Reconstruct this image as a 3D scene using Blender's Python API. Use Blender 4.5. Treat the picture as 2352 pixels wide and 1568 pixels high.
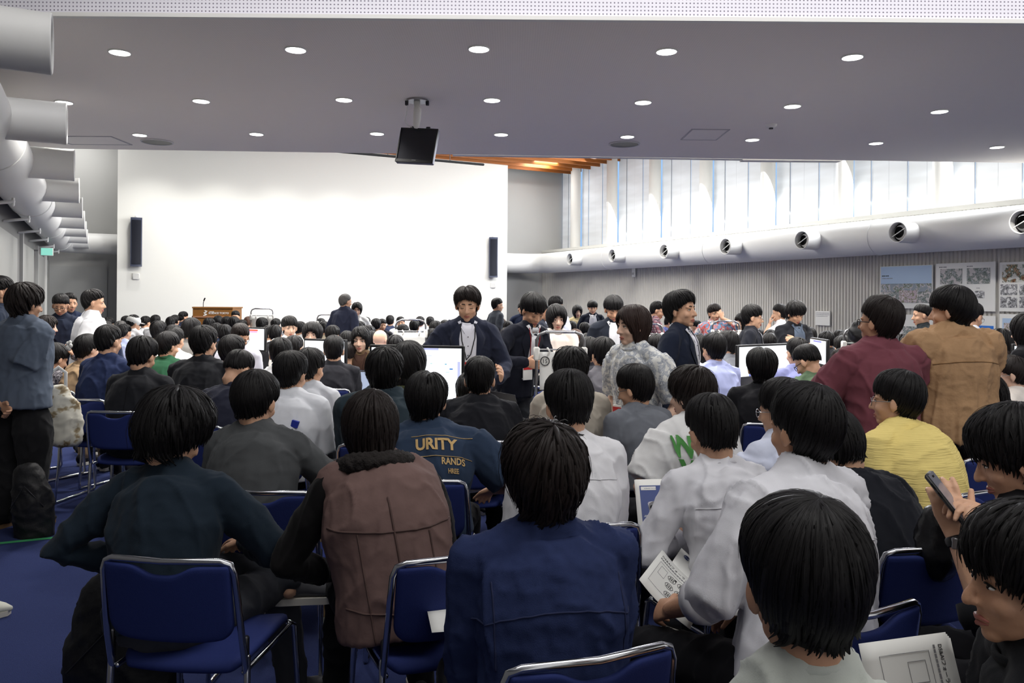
import bpy, math, random
import numpy as np
from mathutils import Vector, Matrix
from mathutils.bvhtree import BVHTree

for _o in list(bpy.data.objects):
    bpy.data.objects.remove(_o, do_unlink=True)
SC = bpy.context.scene
COL = SC.collection
rad = math.radians

# ------------------------------------------------------------------ camera
FPX, CX, HY, ROLL, CAMZ = 1800.0, 1176.0, 686.0, 0.0075, 1.60
_c = bpy.data.cameras.new('camera')
_c.sensor_width = 36.0
_c.lens = FPX / 2352.0 * 36.0
_c.shift_y = -(784.0 - HY) / 2352.0
_c.clip_start = 0.05
_c.clip_end = 200
cam = bpy.data.objects.new('camera', _c)
COL.objects.link(cam)
_r = Vector((math.cos(ROLL), 0, math.sin(ROLL)))
_u = Vector((-math.sin(ROLL), 0, math.cos(ROLL)))
_m = Matrix.Identity(4)
for _i in range(3):
    _m[_i][0] = _r[_i]; _m[_i][1] = _u[_i]; _m[_i][2] = (0, -1, 0)[_i]
_m[2][3] = CAMZ
cam.matrix_world = _m
SC.camera = cam

# ------------------------------------------------------------------ world, exposure, big lights
SC.view_settings.view_transform = 'Standard'
SC.view_settings.look = 'None'
SC.view_settings.exposure = 0.14
SC.view_settings.gamma = 1.0
SC.view_settings.use_curve_mapping = False
SC.cycles.max_bounces = 5
SC.cycles.diffuse_bounces = 3
SC.cycles.glossy_bounces = 2
SC.cycles.transmission_bounces = 3
SC.cycles.transparent_max_bounces = 4
SC.cycles.caustics_reflective = False
SC.cycles.caustics_refractive = False
SC.cycles.sample_clamp_indirect = 4.0
W = bpy.data.worlds.new('world')
SC.world = W
W.use_nodes = True
W.node_tree.nodes['Background'].inputs[0].default_value = (1.0, 0.975, 0.95, 1)
W.node_tree.nodes['Background'].inputs[1].default_value = 0.65

TH = rad(26.2)
CT, ST = math.cos(TH), math.sin(TH)
def R(u, v, z=0.0):
    """hall coordinates: u across the hall, v along it towards the stage wall"""
    return Vector((u * CT - v * ST, u * ST + v * CT, z))
THL = rad(27.8)
LDIR = Vector((-math.sin(THL), math.cos(THL), 0))
LOUT = Vector((math.cos(THL), math.sin(THL), 0))
LCOR = Vector((-11.72, 19.8, 0))
def LW(t, off=0.0, z=0.0):
    """left wall: t metres back from the far corner, off metres out from the wall"""
    return LCOR - LDIR * t + LOUT * off + Vector((0, 0, z))
def px(x, y, D):
    """point seen at photo pixel x, y at distance D along the view axis"""
    a, b = x - CX, HY - y
    return Vector(((a - ROLL * b) / FPX * D, D, CAMZ + (b + ROLL * a) / FPX * D))

def area_light(name, loc, target, sx, sy, power, color=(1, 1, 1)):
    l = bpy.data.lights.new(name, 'AREA')
    l.shape = 'RECTANGLE'; l.size = sx; l.size_y = sy
    l.energy = power; l.color = color
    o = bpy.data.objects.new(name, l)
    COL.objects.link(o)
    o.location = loc
    o.rotation_euler = (Vector(target) - Vector(loc)).to_track_quat('-Z', 'Y').to_euler()
    return o

FARZ = 5.95      # height of the high hall ceiling
SLABZ = 3.71     # underside of the dropped ceiling
# wall washers over the stage, high above the dropped ceiling
for _i in range(7):
    _l = bpy.data.lights.new('stage_washer', 'SPOT')
    _l.energy = 160; _l.spot_size = rad(108); _l.spot_blend = 0.8; _l.shadow_soft_size = 0.12; _l.color = (1, 0.985, 0.95)
    _o = bpy.data.objects.new('stage_washer', _l); COL.objects.link(_o)
    _o.location = R(0.6 + 1.55 * _i, 20.35, 5.5)
    _o.rotation_euler = (R(0.6 + 1.55 * _i, 20.75, 0) - R(0.6 + 1.55 * _i, 20.35, 5.5)).to_track_quat('-Z', 'Y').to_euler()
area_light('front_rows_lamp', R(5.5, 15.0, 5.6), R(5.5, 15.5, 0), 9.0, 2.0, 850, (1, 0.98, 0.95))
# daylight through the blinds of the high windows
area_light('window_daylight', R(12.7, 11.5, 4.6), R(5, 11.5, 1.5), 17.0, 2.4, 1300, (0.95, 0.97, 1.0))
# added unseen light with a narrowed spread, only to brighten the perforated fascia
_f = area_light('fascia_fill_light', (0.5, 3.3, 5.8), (0.5, 5.9, 4.4), 15.0, 0.4, 135, (0.98, 0.96, 1.0))
_f.data.spread = rad(110)
area_light('near_hall_lamp', (0.5, 1.6, 5.7), (0.5, 2.4, 0), 9.0, 1.6, 190, (1, 0.985, 0.97))
# added unseen fill lights to brighten the recesses at both ends of the stage wall
for _u, _v in ((-1.2, 21.6), (11.5, 21.4)):
    area_light('recess_fill_light', R(_u, _v, 5.85), R(_u, _v + .7, 1.0), 0.8, 0.8, 50, (1, 0.985, 0.96))
# ------------------------------------------------------------------ materials
def lin(c):
    return tuple(((v / 255.0) / 12.92 if v / 255.0 <= 0.04045 else ((v / 255.0 + 0.055) / 1.055) ** 2.4) for v in c)
MATS = {}
def mat(name, rgb, rough=0.6, metal=0.0, spec=0.4, bump=0.0, bscale=60.0, vary=0.0, vscale=4.0, emit=0.0, aniso=None, coat=0.0, sheen=0.0):
    key = (name, tuple(rgb), rough, metal, bump, emit, bscale)
    if key in MATS:
        return MATS[key]
    m = bpy.data.materials.new(name)
    m.use_nodes = True
    nt = m.node_tree
    b = nt.nodes['Principled BSDF']
    col = lin(rgb) + (1,)
    b.inputs['Base Color'].default_value = col
    b.inputs['Roughness'].default_value = rough
    b.inputs['Metallic'].default_value = metal
    b.inputs['Specular IOR Level'].default_value = spec
    if coat: b.inputs['Coat Weight'].default_value = coat
    if sheen: b.inputs['Sheen Weight'].default_value = sheen
    if emit:
        b.inputs['Emission Color'].default_value = col
        b.inputs['Emission Strength'].default_value = emit
    if bump or vary:
        tc = nt.nodes.new('ShaderNodeTexCoord')
        mp = nt.nodes.new('ShaderNodeMapping')
        nt.links.new(tc.outputs['Object'], mp.inputs[0])
        if aniso: mp.inputs['Scale'].default_value = aniso
        if vary:
            n = nt.nodes.new('ShaderNodeTexNoise')
            n.inputs['Scale'].default_value = vscale; n.inputs['Detail'].default_value = 4
            nt.links.new(mp.outputs[0], n.inputs[0])
            r = nt.nodes.new('ShaderNodeMapRange')
            r.inputs[3].default_value = 1 - vary; r.inputs[4].default_value = 1 + vary
            nt.links.new(n.outputs[0], r.inputs[0])
            x = nt.nodes.new('ShaderNodeVectorMath'); x.operation = 'SCALE'
            x.inputs[0].default_value = col[:3]
            nt.links.new(r.outputs[0], x.inputs['Scale'])
            nt.links.new(x.outputs[0], b.inputs['Base Color'])
        if bump:
            n = nt.nodes.new('ShaderNodeTexNoise')
            n.inputs['Scale'].default_value = bscale; n.inputs['Detail'].default_value = 3
            nt.links.new(mp.outputs[0], n.inputs[0])
            bp = nt.nodes.new('ShaderNodeBump')
            bp.inputs['Strength'].default_value = bump
            bp.inputs['Distance'].default_value = 0.01
            nt.links.new(n.outputs[0], bp.inputs['Height'])
            nt.links.new(bp.outputs[0], b.inputs['Normal'])
    MATS[key] = m
    return m

def cloth(rgb, rough=0.85):
    return mat('cloth', rgb, rough, spec=0.12, bump=0.10, bscale=420, vary=0.07, vscale=14, sheen=0.05)

def pattern_mat(name, base, cols, scale, thr=0.5, rough=0.8):
    """printed cloth or picture: noise patches of several colours"""
    if name in MATS: return MATS[name]
    m = bpy.data.materials.new(name); m.use_nodes = True
    nt = m.node_tree; b = nt.nodes['Principled BSDF']
    b.inputs['Roughness'].default_value = rough
    b.inputs['Specular IOR Level'].default_value = 0.2
    tc = nt.nodes.new('ShaderNodeTexCoord')
    n = nt.nodes.new('ShaderNodeTexNoise'); n.inputs['Scale'].default_value = scale; n.inputs['Detail'].default_value = 3
    n.inputs['Distortion'].default_value = 0.25
    nt.links.new(tc.outputs['Object'], n.inputs[0])
    r = nt.nodes.new('ShaderNodeValToRGB')
    e = r.color_ramp.elements
    e[0].position = 0.0; e[0].color = lin(base) + (1,)
    e[1].position = thr; e[1].color = lin(base) + (1,)
    for i, c in enumerate(cols):
        k = e.new(min(0.99, thr + 0.035 + i * 0.055)); k.color = lin(c) + (1,)
    nt.links.new(n.outputs[0], r.inputs[0])
    nt.links.new(r.outputs[0], b.inputs['Base Color'])
    MATS[name] = m
    return m

def plaid_mat(name, base, line, line2, scale):
    if name in MATS: return MATS[name]
    m = bpy.data.materials.new(name); m.use_nodes = True
    nt = m.node_tree; b = nt.nodes['Principled BSDF']; b.inputs['Roughness'].default_value = 0.85
    tc = nt.nodes.new('ShaderNodeTexCoord')
    last = None
    for ax, c in (('X', line), ('Z', line), ('DIAGONAL', line2)):
        w = nt.nodes.new('ShaderNodeTexWave'); w.inputs['Scale'].default_value = scale
        w.bands_direction = ax
        nt.links.new(tc.outputs['Object'], w.inputs[0])
        g = nt.nodes.new('ShaderNodeMath'); g.operation = 'GREATER_THAN'; g.inputs[1].default_value = 0.82
        nt.links.new(w.outputs['Fac'], g.inputs[0])
        x = nt.nodes.new('ShaderNodeMix'); x.data_type = 'RGBA'
        nt.links.new(g.outputs[0], x.inputs[0])
        if last is None: x.inputs[6].default_value = lin(base) + (1,)
        else: nt.links.new(last, x.inputs[6])
        x.inputs[7].default_value = lin(c) + (1,)
        last = x.outputs[2]
    nt.links.new(last, b.inputs['Base Color'])
    MATS[name] = m
    return m

def hair_mat(name, rgb):
    if name in MATS: return MATS[name]
    m = bpy.data.materials.new(name); m.use_nodes = True
    nt = m.node_tree; b = nt.nodes['Principled BSDF']
    b.inputs['Roughness'].default_value = 0.46
    b.inputs['Specular IOR Level'].default_value = 0.25
    uv = nt.nodes.new('ShaderNodeTexCoord')
    mp = nt.nodes.new('ShaderNodeMapping'); mp.inputs['Scale'].default_value = (16, 0.7, 1)
    nt.links.new(uv.outputs['UV'], mp.inputs[0])
    n = nt.nodes.new('ShaderNodeTexNoise'); n.inputs['Scale'].default_value = 1.0; n.inputs['Detail'].default_value = 3
    nt.links.new(mp.outputs[0], n.inputs[0])
    r = nt.nodes.new('ShaderNodeValToRGB')
    c = lin(rgb)
    r.color_ramp.elements[0].position = 0.3; r.color_ramp.elements[0].color = tuple(v * 0.55 for v in c) + (1,)
    r.color_ramp.elements[1].position = 0.75; r.color_ramp.elements[1].color = tuple(v * 1.7 for v in c) + (1,)
    nt.links.new(n.outputs[0], r.inputs[0]); nt.links.new(r.outputs[0], b.inputs['Base Color'])
    bp = nt.nodes.new('ShaderNodeBump'); bp.inputs['Strength'].default_value = 0.5; bp.inputs['Distance'].default_value = 0.004
    nt.links.new(n.outputs[0], bp.inputs['Height']); nt.links.new(bp.outputs[0], b.inputs['Normal'])
    MATS[name] = m
    return m

def emissive(name, rgb, strength):
    key = ('em', name, tuple(rgb), strength)
    if key in MATS: return MATS[key]
    m = bpy.data.materials.new(name); m.use_nodes = True
    nt = m.node_tree
    b = nt.nodes['Principled BSDF']
    b.inputs['Base Color'].default_value = (0.02, 0.02, 0.02, 1)
    b.inputs['Emission Color'].default_value = lin(rgb) + (1,)
    b.inputs['Emission Strength'].default_value = strength
    MATS[key] = m
    return m

def perforated(name, rgb, pitch, hole, dark):
    """painted board with a square grid of round holes"""
    m = bpy.data.materials.new(name); m.use_nodes = True
    nt = m.node_tree; b = nt.nodes['Principled BSDF']
    b.inputs['Roughness'].default_value = 0.75; b.inputs['Specular IOR Level'].default_value = 0.2
    uv = nt.nodes.new('ShaderNodeTexCoord')
    def mth(op, a, bb=None, v=None):
        x = nt.nodes.new('ShaderNodeVectorMath'); x.operation = op
        nt.links.new(a, x.inputs[0])
        if bb is not None: x.inputs[1].default_value = bb
        return x
    s = mth('SCALE', uv.outputs['UV']); s.inputs['Scale'].default_value = 1.0 / pitch
    f = mth('FRACTION', s.outputs[0])
    d = mth('SUBTRACT', f.outputs[0], (0.5, 0.5, 0.0))
    mul = mth('MULTIPLY', d.outputs[0], (1, 1, 0))
    ln = mth('LENGTH', mul.outputs[0])
    lt = nt.nodes.new('ShaderNodeMath'); lt.operation = 'LESS_THAN'; lt.inputs[1].default_value = hole
    nt.links.new(ln.outputs['Value'], lt.inputs[0])
    x = nt.nodes.new('ShaderNodeMix'); x.data_type = 'RGBA'
    nt.links.new(lt.outputs[0], x.inputs[0])
    x.inputs[6].default_value = lin(rgb) + (1,); x.inputs[7].default_value = lin(dark) + (1,)
    nt.links.new(x.outputs[2], b.inputs['Base Color'])
    return m

M_WHITE = mat('white_paint', (232, 231, 226), 0.7, vary=0.015, vscale=1.5)
M_STAGE = mat('stage_wall_paint', (240, 239, 232), 0.8)
M_GREYWALL = mat('grey_wall_panel', (176, 176, 174), 0.75, vary=0.03, vscale=1.2)
M_DARKWALL = mat('dark_grey_wall', (118, 117, 116), 0.75)
M_DUCT = mat('duct_paint', (228, 228, 226), 0.45, spec=0.4)
M_CONC = mat('ribbed_concrete', (200, 197, 190), 0.85, vary=0.08, vscale=1.3, bump=0.1, bscale=25)
M_CHROME = mat('chrome', (205, 207, 212), 0.16, 1.0)
M_STEEL = mat('brushed_steel', (150, 150, 152), 0.35, 1.0)
M_DKSTEEL = mat('dark_steel', (60, 60, 64), 0.4, 0.8)
M_BLUE = mat('blue_upholstery', (38, 50, 106), 0.75, spec=0.2, bump=0.12, bscale=380, vary=0.06, vscale=90)
M_BLACK = mat('black_plastic', (18, 18, 20), 0.45)
M_BLACKM = mat('black_matte', (14, 14, 16), 0.8)
M_GRILLE = mat('speaker_grille', (16, 20, 34), 0.7, bump=0.3, bscale=300)
M_WOOD = mat('orange_wood', (164, 96, 38), 0.55, vary=0.22, vscale=3, aniso=(1, 1, 9))
M_PODIUM = mat('podium_wood', (138, 92, 40), 0.5, vary=0.12, vscale=3, aniso=(1, 1, 7))
M_PAPER = mat('paper', (236, 236, 232), 0.8, spec=0.2)
M_TABLE = mat('table_white', (226, 222, 212), 0.5)
M_INK = mat('ink', (40, 40, 44), 0.8)
M_GREYINK = mat('grey_ink', (128, 128, 132), 0.8)
M_SKIN = mat('skin', (214, 168, 138), 0.5, spec=0.35, bump=0.08, bscale=120, vary=0.06, vscale=14)
M_SKIN2 = mat('skin_tan', (204, 156, 126), 0.5, spec=0.35, bump=0.08, bscale=120, vary=0.06, vscale=14)
M_SKINP = mat('skin_pale', (226, 186, 162), 0.5, spec=0.35, bump=0.05, bscale=120, vary=0.05, vscale=14)
M_LIP = mat('lips', (178, 108, 96), 0.45)
M_HAIR = hair_mat('black_hair', (17, 15, 16))
M_HAIRB = hair_mat('brown_black_hair', (30, 23, 21))
M_HAIRBR = hair_mat('brown_hair', (76, 52, 40))
M_HAIRG = hair_mat('grey_hair', (96, 94, 92))
M_EYEW = mat('eye_white', (232, 228, 222), 0.3)
M_EYED = mat('eye_iris', (28, 18, 14), 0.25)
M_RUBBER = mat('sole_rubber', (214, 210, 200), 0.7)

# ------------------------------------------------------------------ mesh building
class MB:
    def __init__(s):
        s.v = []; s.f = []; s.n = 0; s.mi = []; s.cur = 0
    def add(s, verts, faces):
        verts = np.asarray(verts, float).reshape(-1, 3)
        s.v.append(verts)
        o = s.n
        s.f.extend([tuple(i + o for i in f) for f in faces])
        s.mi.extend([s.cur] * len(faces))
        s.n += len(verts)
    def tube(s, P, Rr, n=12, up=None, cap=True, closed=False, flat=False):
        P = np.asarray(P, float); k = len(P)
        Rr = np.asarray(Rr, float)
        if Rr.ndim == 0: Rr = np.full((k, 2), float(Rr))
        elif Rr.ndim == 1: Rr = np.stack([Rr, Rr], 1) if len(Rr) == k else np.tile(Rr, (k, 1))
        if closed:
            T = np.roll(P, -1, 0) - np.roll(P, 1, 0)
        else:
            T = np.gradient(P, axis=0)
        T /= np.linalg.norm(T, axis=1)[:, None] + 1e-12
        if up is not None:
            U = np.tile(np.asarray(up, float), (k, 1))
            S = np.cross(T, U)
            S /= np.linalg.norm(S, axis=1)[:, None] + 1e-12
        else:
            a = np.array([0, 0, 1.0]) if abs(T[0][2]) < 0.9 else np.array([0, 1.0, 0])
            S = np.zeros((k, 3)); v = np.cross(T[0], a); v /= np.linalg.norm(v); S[0] = v
            for i in range(1, k):
                v = S[i - 1] - T[i] * np.dot(S[i - 1], T[i]); S[i] = v / (np.linalg.norm(v) + 1e-12)
        N = np.cross(S, T)
        if cap and not closed and not flat:
            r0, r1 = Rr[0].min(), Rr[-1].min()
            P = np.concatenate([[P[0] - T[0] * r0 * 0.85], [P[0] - T[0] * r0 * 0.5], P, [P[-1] + T[-1] * r1 * 0.5], [P[-1] + T[-1] * r1 * 0.85]])
            Rr = np.concatenate([[Rr[0] * 0.45], [Rr[0] * 0.84], Rr, [Rr[-1] * 0.84], [Rr[-1] * 0.45]])
            S = np.concatenate([[S[0]], [S[0]], S, [S[-1]], [S[-1]]]); N = np.concatenate([[N[0]], [N[0]], N, [N[-1]], [N[-1]]])
            k += 4
        a = np.linspace(0, 2 * math.pi, n, endpoint=False)
        V = P[:, None, :] + S[:, None, :] * (Rr[:, 0, None] * np.cos(a)[None])[..., None] + N[:, None, :] * (Rr[:, 1, None] * np.sin(a)[None])[..., None]
        F = []
        m = k if closed else k - 1
        for i in range(m):
            j = (i + 1) % k
            for q in range(n):
                r = (q + 1) % n
                F.append((i * n + q, i * n + r, j * n + r, j * n + q))
        if not closed and cap:
            F.append(tuple(range(n - 1, -1, -1)))
            F.append(tuple((k - 1) * n + q for q in range(n)))
        s.add(V.reshape(-1, 3), F)
    def ell(s, c, r, n=16, m=10, rot=None):
        th = np.linspace(0, math.pi, m + 1)[1:-1]; ph = np.linspace(0, 2 * math.pi, n, endpoint=False)
        V = [[0, 0, r[2]]]
        for t in th:
            for p in ph: V.append([r[0] * math.sin(t) * math.cos(p), r[1] * math.sin(t) * math.sin(p), r[2] * math.cos(t)])
        V.append([0, 0, -r[2]])
        V = np.array(V)
        if rot is not None: V = V @ np.array(rot).T
        V = V + np.asarray(c, float)
        F = []
        for q in range(n): F.append((0, 1 + q, 1 + (q + 1) % n))
        for i in range(m - 2):
            for q in range(n):
                a = 1 + i * n + q; b = 1 + i * n + (q + 1) % n
                F.append((a, a + n, b + n, b))
        e = len(V) - 1; o = 1 + (m - 2) * n
        for q in range(n): F.append((o + q, e, o + (q + 1) % n))
        s.add(V, F)
    def box(s, c, size, rot=None, bev=0.0):
        hx, hy, hz = [d / 2 for d in size]
        if bev <= 0:
            V = np.array([[x, y, z] for x in (-hx, hx) for y in (-hy, hy) for z in (-hz, hz)])
            F = [(0, 1, 3, 2), (4, 6, 7, 5), (0, 4, 5, 1), (2, 3, 7, 6), (0, 2, 6, 4), (1, 5, 7, 3)]
        else:
            b = min(bev, hx * .9, hy * .9, hz * .9); V = []; idx = {}
            for sx in (-1, 1):
                for sy in (-1, 1):
                    for sz in (-1, 1):
                        for ax in range(3):
                            p = [sx * (hx - b), sy * (hy - b), sz * (hz - b)]
                            p[ax] = (sx * hx, sy * hy, sz * hz)[ax]
                            idx[(sx, sy, sz, ax)] = len(V); V.append(p)
            V = np.array(V); F = []
            for ax in range(3):
                o = [i for i in range(3) if i != ax]
                for sg in (-1, 1):
                    q = []
                    for a, bb in ((-1, -1), (1, -1), (1, 1), (-1, 1)):
                        k = [0, 0, 0]; k[ax] = sg; k[o[0]] = a; k[o[1]] = bb; q.append(idx[tuple(k) + (ax,)])
                    F.append(tuple(q))
            for ax in range(3):
                o = [i for i in range(3) if i != ax]
                for a in (-1, 1):
                    for bb in (-1, 1):
                        k0 = [0, 0, 0]; k0[ax] = -1; k0[o[0]] = a; k0[o[1]] = bb
                        k1 = list(k0); k1[ax] = 1
                        F.append((idx[tuple(k0) + (o[0],)], idx[tuple(k0) + (o[1],)], idx[tuple(k1) + (o[1],)], idx[tuple(k1) + (o[0],)]))
            for sx in (-1, 1):
                for sy in (-1, 1):
                    for sz in (-1, 1):
                        F.append(tuple(idx[(sx, sy, sz, ax)] for ax in range(3)))
        if rot is not None: V = V @ np.array(rot).T
        s.add(V + np.asarray(c, float), F)
    def prism(s, poly, f0, f1):
        """poly: list of (a, b); f0/f1 map (a, b) to the two end points"""
        n = len(poly)
        V = [f0(*p) for p in poly] + [f1(*p) for p in poly]
        F = [tuple(range(n - 1, -1, -1)), tuple(range(n, 2 * n))]
        for i in range(n): F.append((i, (i + 1) % n, n + (i + 1) % n, n + i))
        s.add(np.array([list(v) for v in V]), F)
    def slab(s, grid, off):
        """closed sheet from a (a, b, 3) grid of points and an offset vector per point or one vector"""
        g = np.asarray(grid, float); a, b = g.shape[:2]
        o = np.broadcast_to(np.asarray(off, float), g.shape)
        V = np.concatenate([(g + o).reshape(-1, 3), g.reshape(-1, 3)])
        F = []; q = a * b
        for i in range(a - 1):
            for j in range(b - 1):
                w = (i * b + j, i * b + j + 1, (i + 1) * b + j + 1, (i + 1) * b + j)
                F.append(w); F.append(tuple(q + x for x in reversed(w)))
        for i in range(a - 1):
            F.append((i * b, (i + 1) * b, q + (i + 1) * b, q + i * b)); F.append((i * b + b - 1, q + i * b + b - 1, q + (i + 1) * b + b - 1, (i + 1) * b + b - 1))
        for j in range(b - 1):
            F.append((j, q + j, q + j + 1, j + 1)); k = (a - 1) * b
            F.append((k + j, k + j + 1, q + k + j + 1, q + k + j))
        s.add(V, F)
    def mesh(s, name, mats=None, smooth=True, fix=True):
        me = bpy.data.meshes.new(name)
        V = np.concatenate(s.v)
        me.from_pydata(V.tolist(), [], s.f)
        if fix:
            import bmesh
            bm = bmesh.new(); bm.from_mesh(me)
            bmesh.ops.recalc_face_normals(bm, faces=bm.faces[:])
            bm.to_mesh(me); bm.free()
        if smooth is True:
            me.shade_smooth()
        elif smooth:
            me.shade_smooth(); me.set_sharp_from_angle(angle=rad(smooth))
        if mats:
            for m in (mats if isinstance(mats, (list, tuple)) else [mats]): me.materials.append(m)
            if len(me.materials) > 1 and max(s.mi) > 0:
                me.polygons.foreach_set('material_index', s.mi)
        return me

def link(name, me, parent=None, m=None):
    o = bpy.data.objects.new(name, me)
    COL.objects.link(o)
    if m is not None: me.materials.clear(); me.materials.append(m)
    if parent is not None: o.parent = parent
    return o
def tag(o, label=None, cat=None, group=None, kind=None):
    if label: o['label'] = label
    if cat: o['category'] = cat
    if group: o['group'] = group
    if kind: o['kind'] = kind
    return o
def empty(name, loc=(0, 0, 0), rz=0.0, label=None, cat=None, group=None):
    o = bpy.data.objects.new(name, None)
    COL.objects.link(o)
    o.empty_display_size = 0.1
    o.location = loc; o.rotation_euler = (0, 0, rz)
    return tag(o, label, cat, group)
def struct(name, mb, m, smooth=False, parent=None):
    o = link(name, mb.mesh(name, m, smooth), parent)
    o['kind'] = 'structure'
    return o
def part(name, mb, m, parent, smooth=40, label=None):
    o = link(name, mb.mesh(name, m, smooth), parent)
    if label: o['label'] = label
    return o
_kids = {}
def copy_tree(root):
    def rec(o, par):
        c = o.copy(); COL.objects.link(c)
        if par is not None: c.parent = par
        for ch in list(o.children): rec(ch, c)
        return c
    return rec(root, None)

def modmesh(me, mods):
    o = bpy.data.objects.new('tmp', me); COL.objects.link(o)
    for t, kw in mods:
        m = o.modifiers.new('m', t)
        for k, v in kw.items(): setattr(m, k, v)
    dg = bpy.context.evaluated_depsgraph_get()
    r = bpy.data.meshes.new_from_object(o.evaluated_get(dg))
    bpy.data.objects.remove(o, do_unlink=True)
    return r
def remesh(mb, name, vox, sm=3, fac=0.5, m=None):
    me = mb.mesh('raw', None, True, fix=True)
    r = modmesh(me, [('REMESH', dict(mode='VOXEL', voxel_size=vox, use_smooth_shade=True)), ('SMOOTH', dict(factor=fac, iterations=sm))])
    bpy.data.meshes.remove(me)
    r.name = name
    r.materials.clear()
    if m: r.materials.append(m)
    r.shade_smooth()
    return r
def get_co(me):
    a = np.empty(len(me.vertices) * 3, np.float32); me.vertices.foreach_get('co', a); return a.reshape(-1, 3).astype(float)
def set_co(me, a):
    me.vertices.foreach_set('co', np.asarray(a, np.float32).ravel()); me.update()
def get_no(me):
    a = np.empty(len(me.vertices) * 3, np.float32); me.vertex_normals.foreach_get('vector', a); return a.reshape(-1, 3).astype(float)

def wnoise(P, rs, freq, n=7):
    """smooth pseudo noise from warped sine waves, about -1..1"""
    out = np.zeros(len(P))
    W = np.zeros_like(P)
    for i in range(3):
        d = rs.normal(size=3); d /= np.linalg.norm(d)
        W[:, i] = np.sin(P @ d * freq * 0.8 + rs.uniform(0, 6.28))
    Q = P + W * 0.45 / freq
    for i in range(n):
        d = rs.normal(size=3); d /= np.linalg.norm(d)
        out += np.sin(Q @ d * freq * rs.uniform(0.6, 1.7) + rs.uniform(0, 6.28))
    return out / math.sqrt(n) * 0.9

def text_mesh(s, size, depth=0.0, align='LEFT', res=2, bold=0.0):
    c = bpy.data.curves.new('text', 'FONT')
    c.body = s; c.size = size; c.align_x = align; c.extrude = depth; c.resolution_u = res; c.offset = bold
    o = bpy.data.objects.new('tmp', c); COL.objects.link(o)
    dg = bpy.context.evaluated_depsgraph_get()
    me = bpy.data.meshes.new_from_object(o.evaluated_get(dg))
    bpy.data.objects.remove(o, do_unlink=True)
    return me
def put_text(name, s, size, m, parent, mtx, align='LEFT', depth=0.0004, bold=0.0):
    me = text_mesh(s, size, depth, align, 2, bold)
    me.materials.clear(); me.materials.append(m)
    o = link(name, me, parent)
    o.matrix_local = mtx
    return o
# ------------------------------------------------------------------ the hall
def quad_prism(pts, off):
    """thick panel: 4+ points and an offset vector"""
    mb = MB()
    n = len(pts); P = [Vector(p) for p in pts]; off = Vector(off)
    V = [list(p) for p in P] + [list(p + off) for p in P]
    F = [tuple(range(n)), tuple(range(2 * n - 1, n - 1, -1))]
    for i in range(n): F.append((i, n + i, n + (i + 1) % n, (i + 1) % n))
    mb.add(V, F)
    return mb
EX = Vector((CT, ST, 0)); DX = Vector((-ST, CT, 0))
FLOOR = mat('blue_carpet', (48, 57, 98), 0.95, spec=0.1, bump=0.5, bscale=220, vary=0.12, vscale=60)
struct('floor', quad_prism([(-6.5, -4.5, 0), (16.5, -4.5, 0), (11, 34, 0), (-18, 24, 0)], (0, 0, -0.1)), FLOOR)
# stage wall: a white slab standing in front of the end wall
VS, VE = 21.7, 22.9
struct('wall_stage', quad_prism([R(-.213, VS, 0), R(10.5, VS, 0), R(10.5, VS, 5.86), R(-.213, VS, 5.86)], DX * 0.35), M_STAGE)
struct('wall_end', quad_prism([R(-2.6, VE, 0), R(13.4, VE, 0), R(13.4, VE, FARZ + .1), R(-2.6, VE, FARZ + .1)], DX * 0.2), M_GREYWALL)
struct('trim_1', quad_prism([R(-.213, VS - .02, 0), R(10.5, VS - .02, 0), R(10.5, VS - .02, .25), R(-.213, VS - .02, .25)], DX * 0.02), M_BLACKM)
for i, (u0, u1) in enumerate(((10.75, 12.2), (-1.75, -.45))):
    a = quad_prism([R(u0, VE - .03, 0.02), R(u1, VE - .03, 0.02), R(u1, VE - .03, 2.35), R(u0, VE - .03, 2.35)], DX * 0.03)
    d = struct('door_%d' % (i + 1), a, mat('door_grey', (170, 171, 170), 0.6))
    h = MB(); h.box(R(u0 + .12, VE - .07, 1.0), (.03, .05, .14)); part('door_handle', h, M_STEEL, d)
# left wall, running back along the left of the frame
LH = FARZ + 0.1
struct('wall_left', quad_prism([LW(-.5, 0, 0), LW(27, 0, 0), LW(27, 0, LH), LW(-.5, 0, LH)], -LOUT * 0.2), M_DARKWALL)
for i, (t0, t1) in enumerate(((0.4, 1.5), (2.2, 4.4), (5.6, 8.0), (9.0, 11.5), (12.6, 15.2))):
    d = struct('door_%d' % (i + 3), quad_prism([LW(t0, .04, 0.02), LW(t1, .04, 0.02), LW(t1, .04, 2.45), LW(t0, .04, 2.45)], -LOUT * 0.04), mat('door_panel', (148, 148, 145), 0.6))
    h = MB(); h.box(LW(t1 - .12, .075, 1.0), (.04, .04, .16)); part('door_handle', h, M_STEEL, d)
    struct('trim_%d' % (i + 2), quad_prism([LW(t1 + .02, .05, 0), LW(t1 + .14, .05, 0), LW(t1 + .14, .05, 2.6), LW(t1 + .02, .05, 2.6)], -LOUT * 0.05), M_WHITE if i == 0 else M_GREYWALL)
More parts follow.
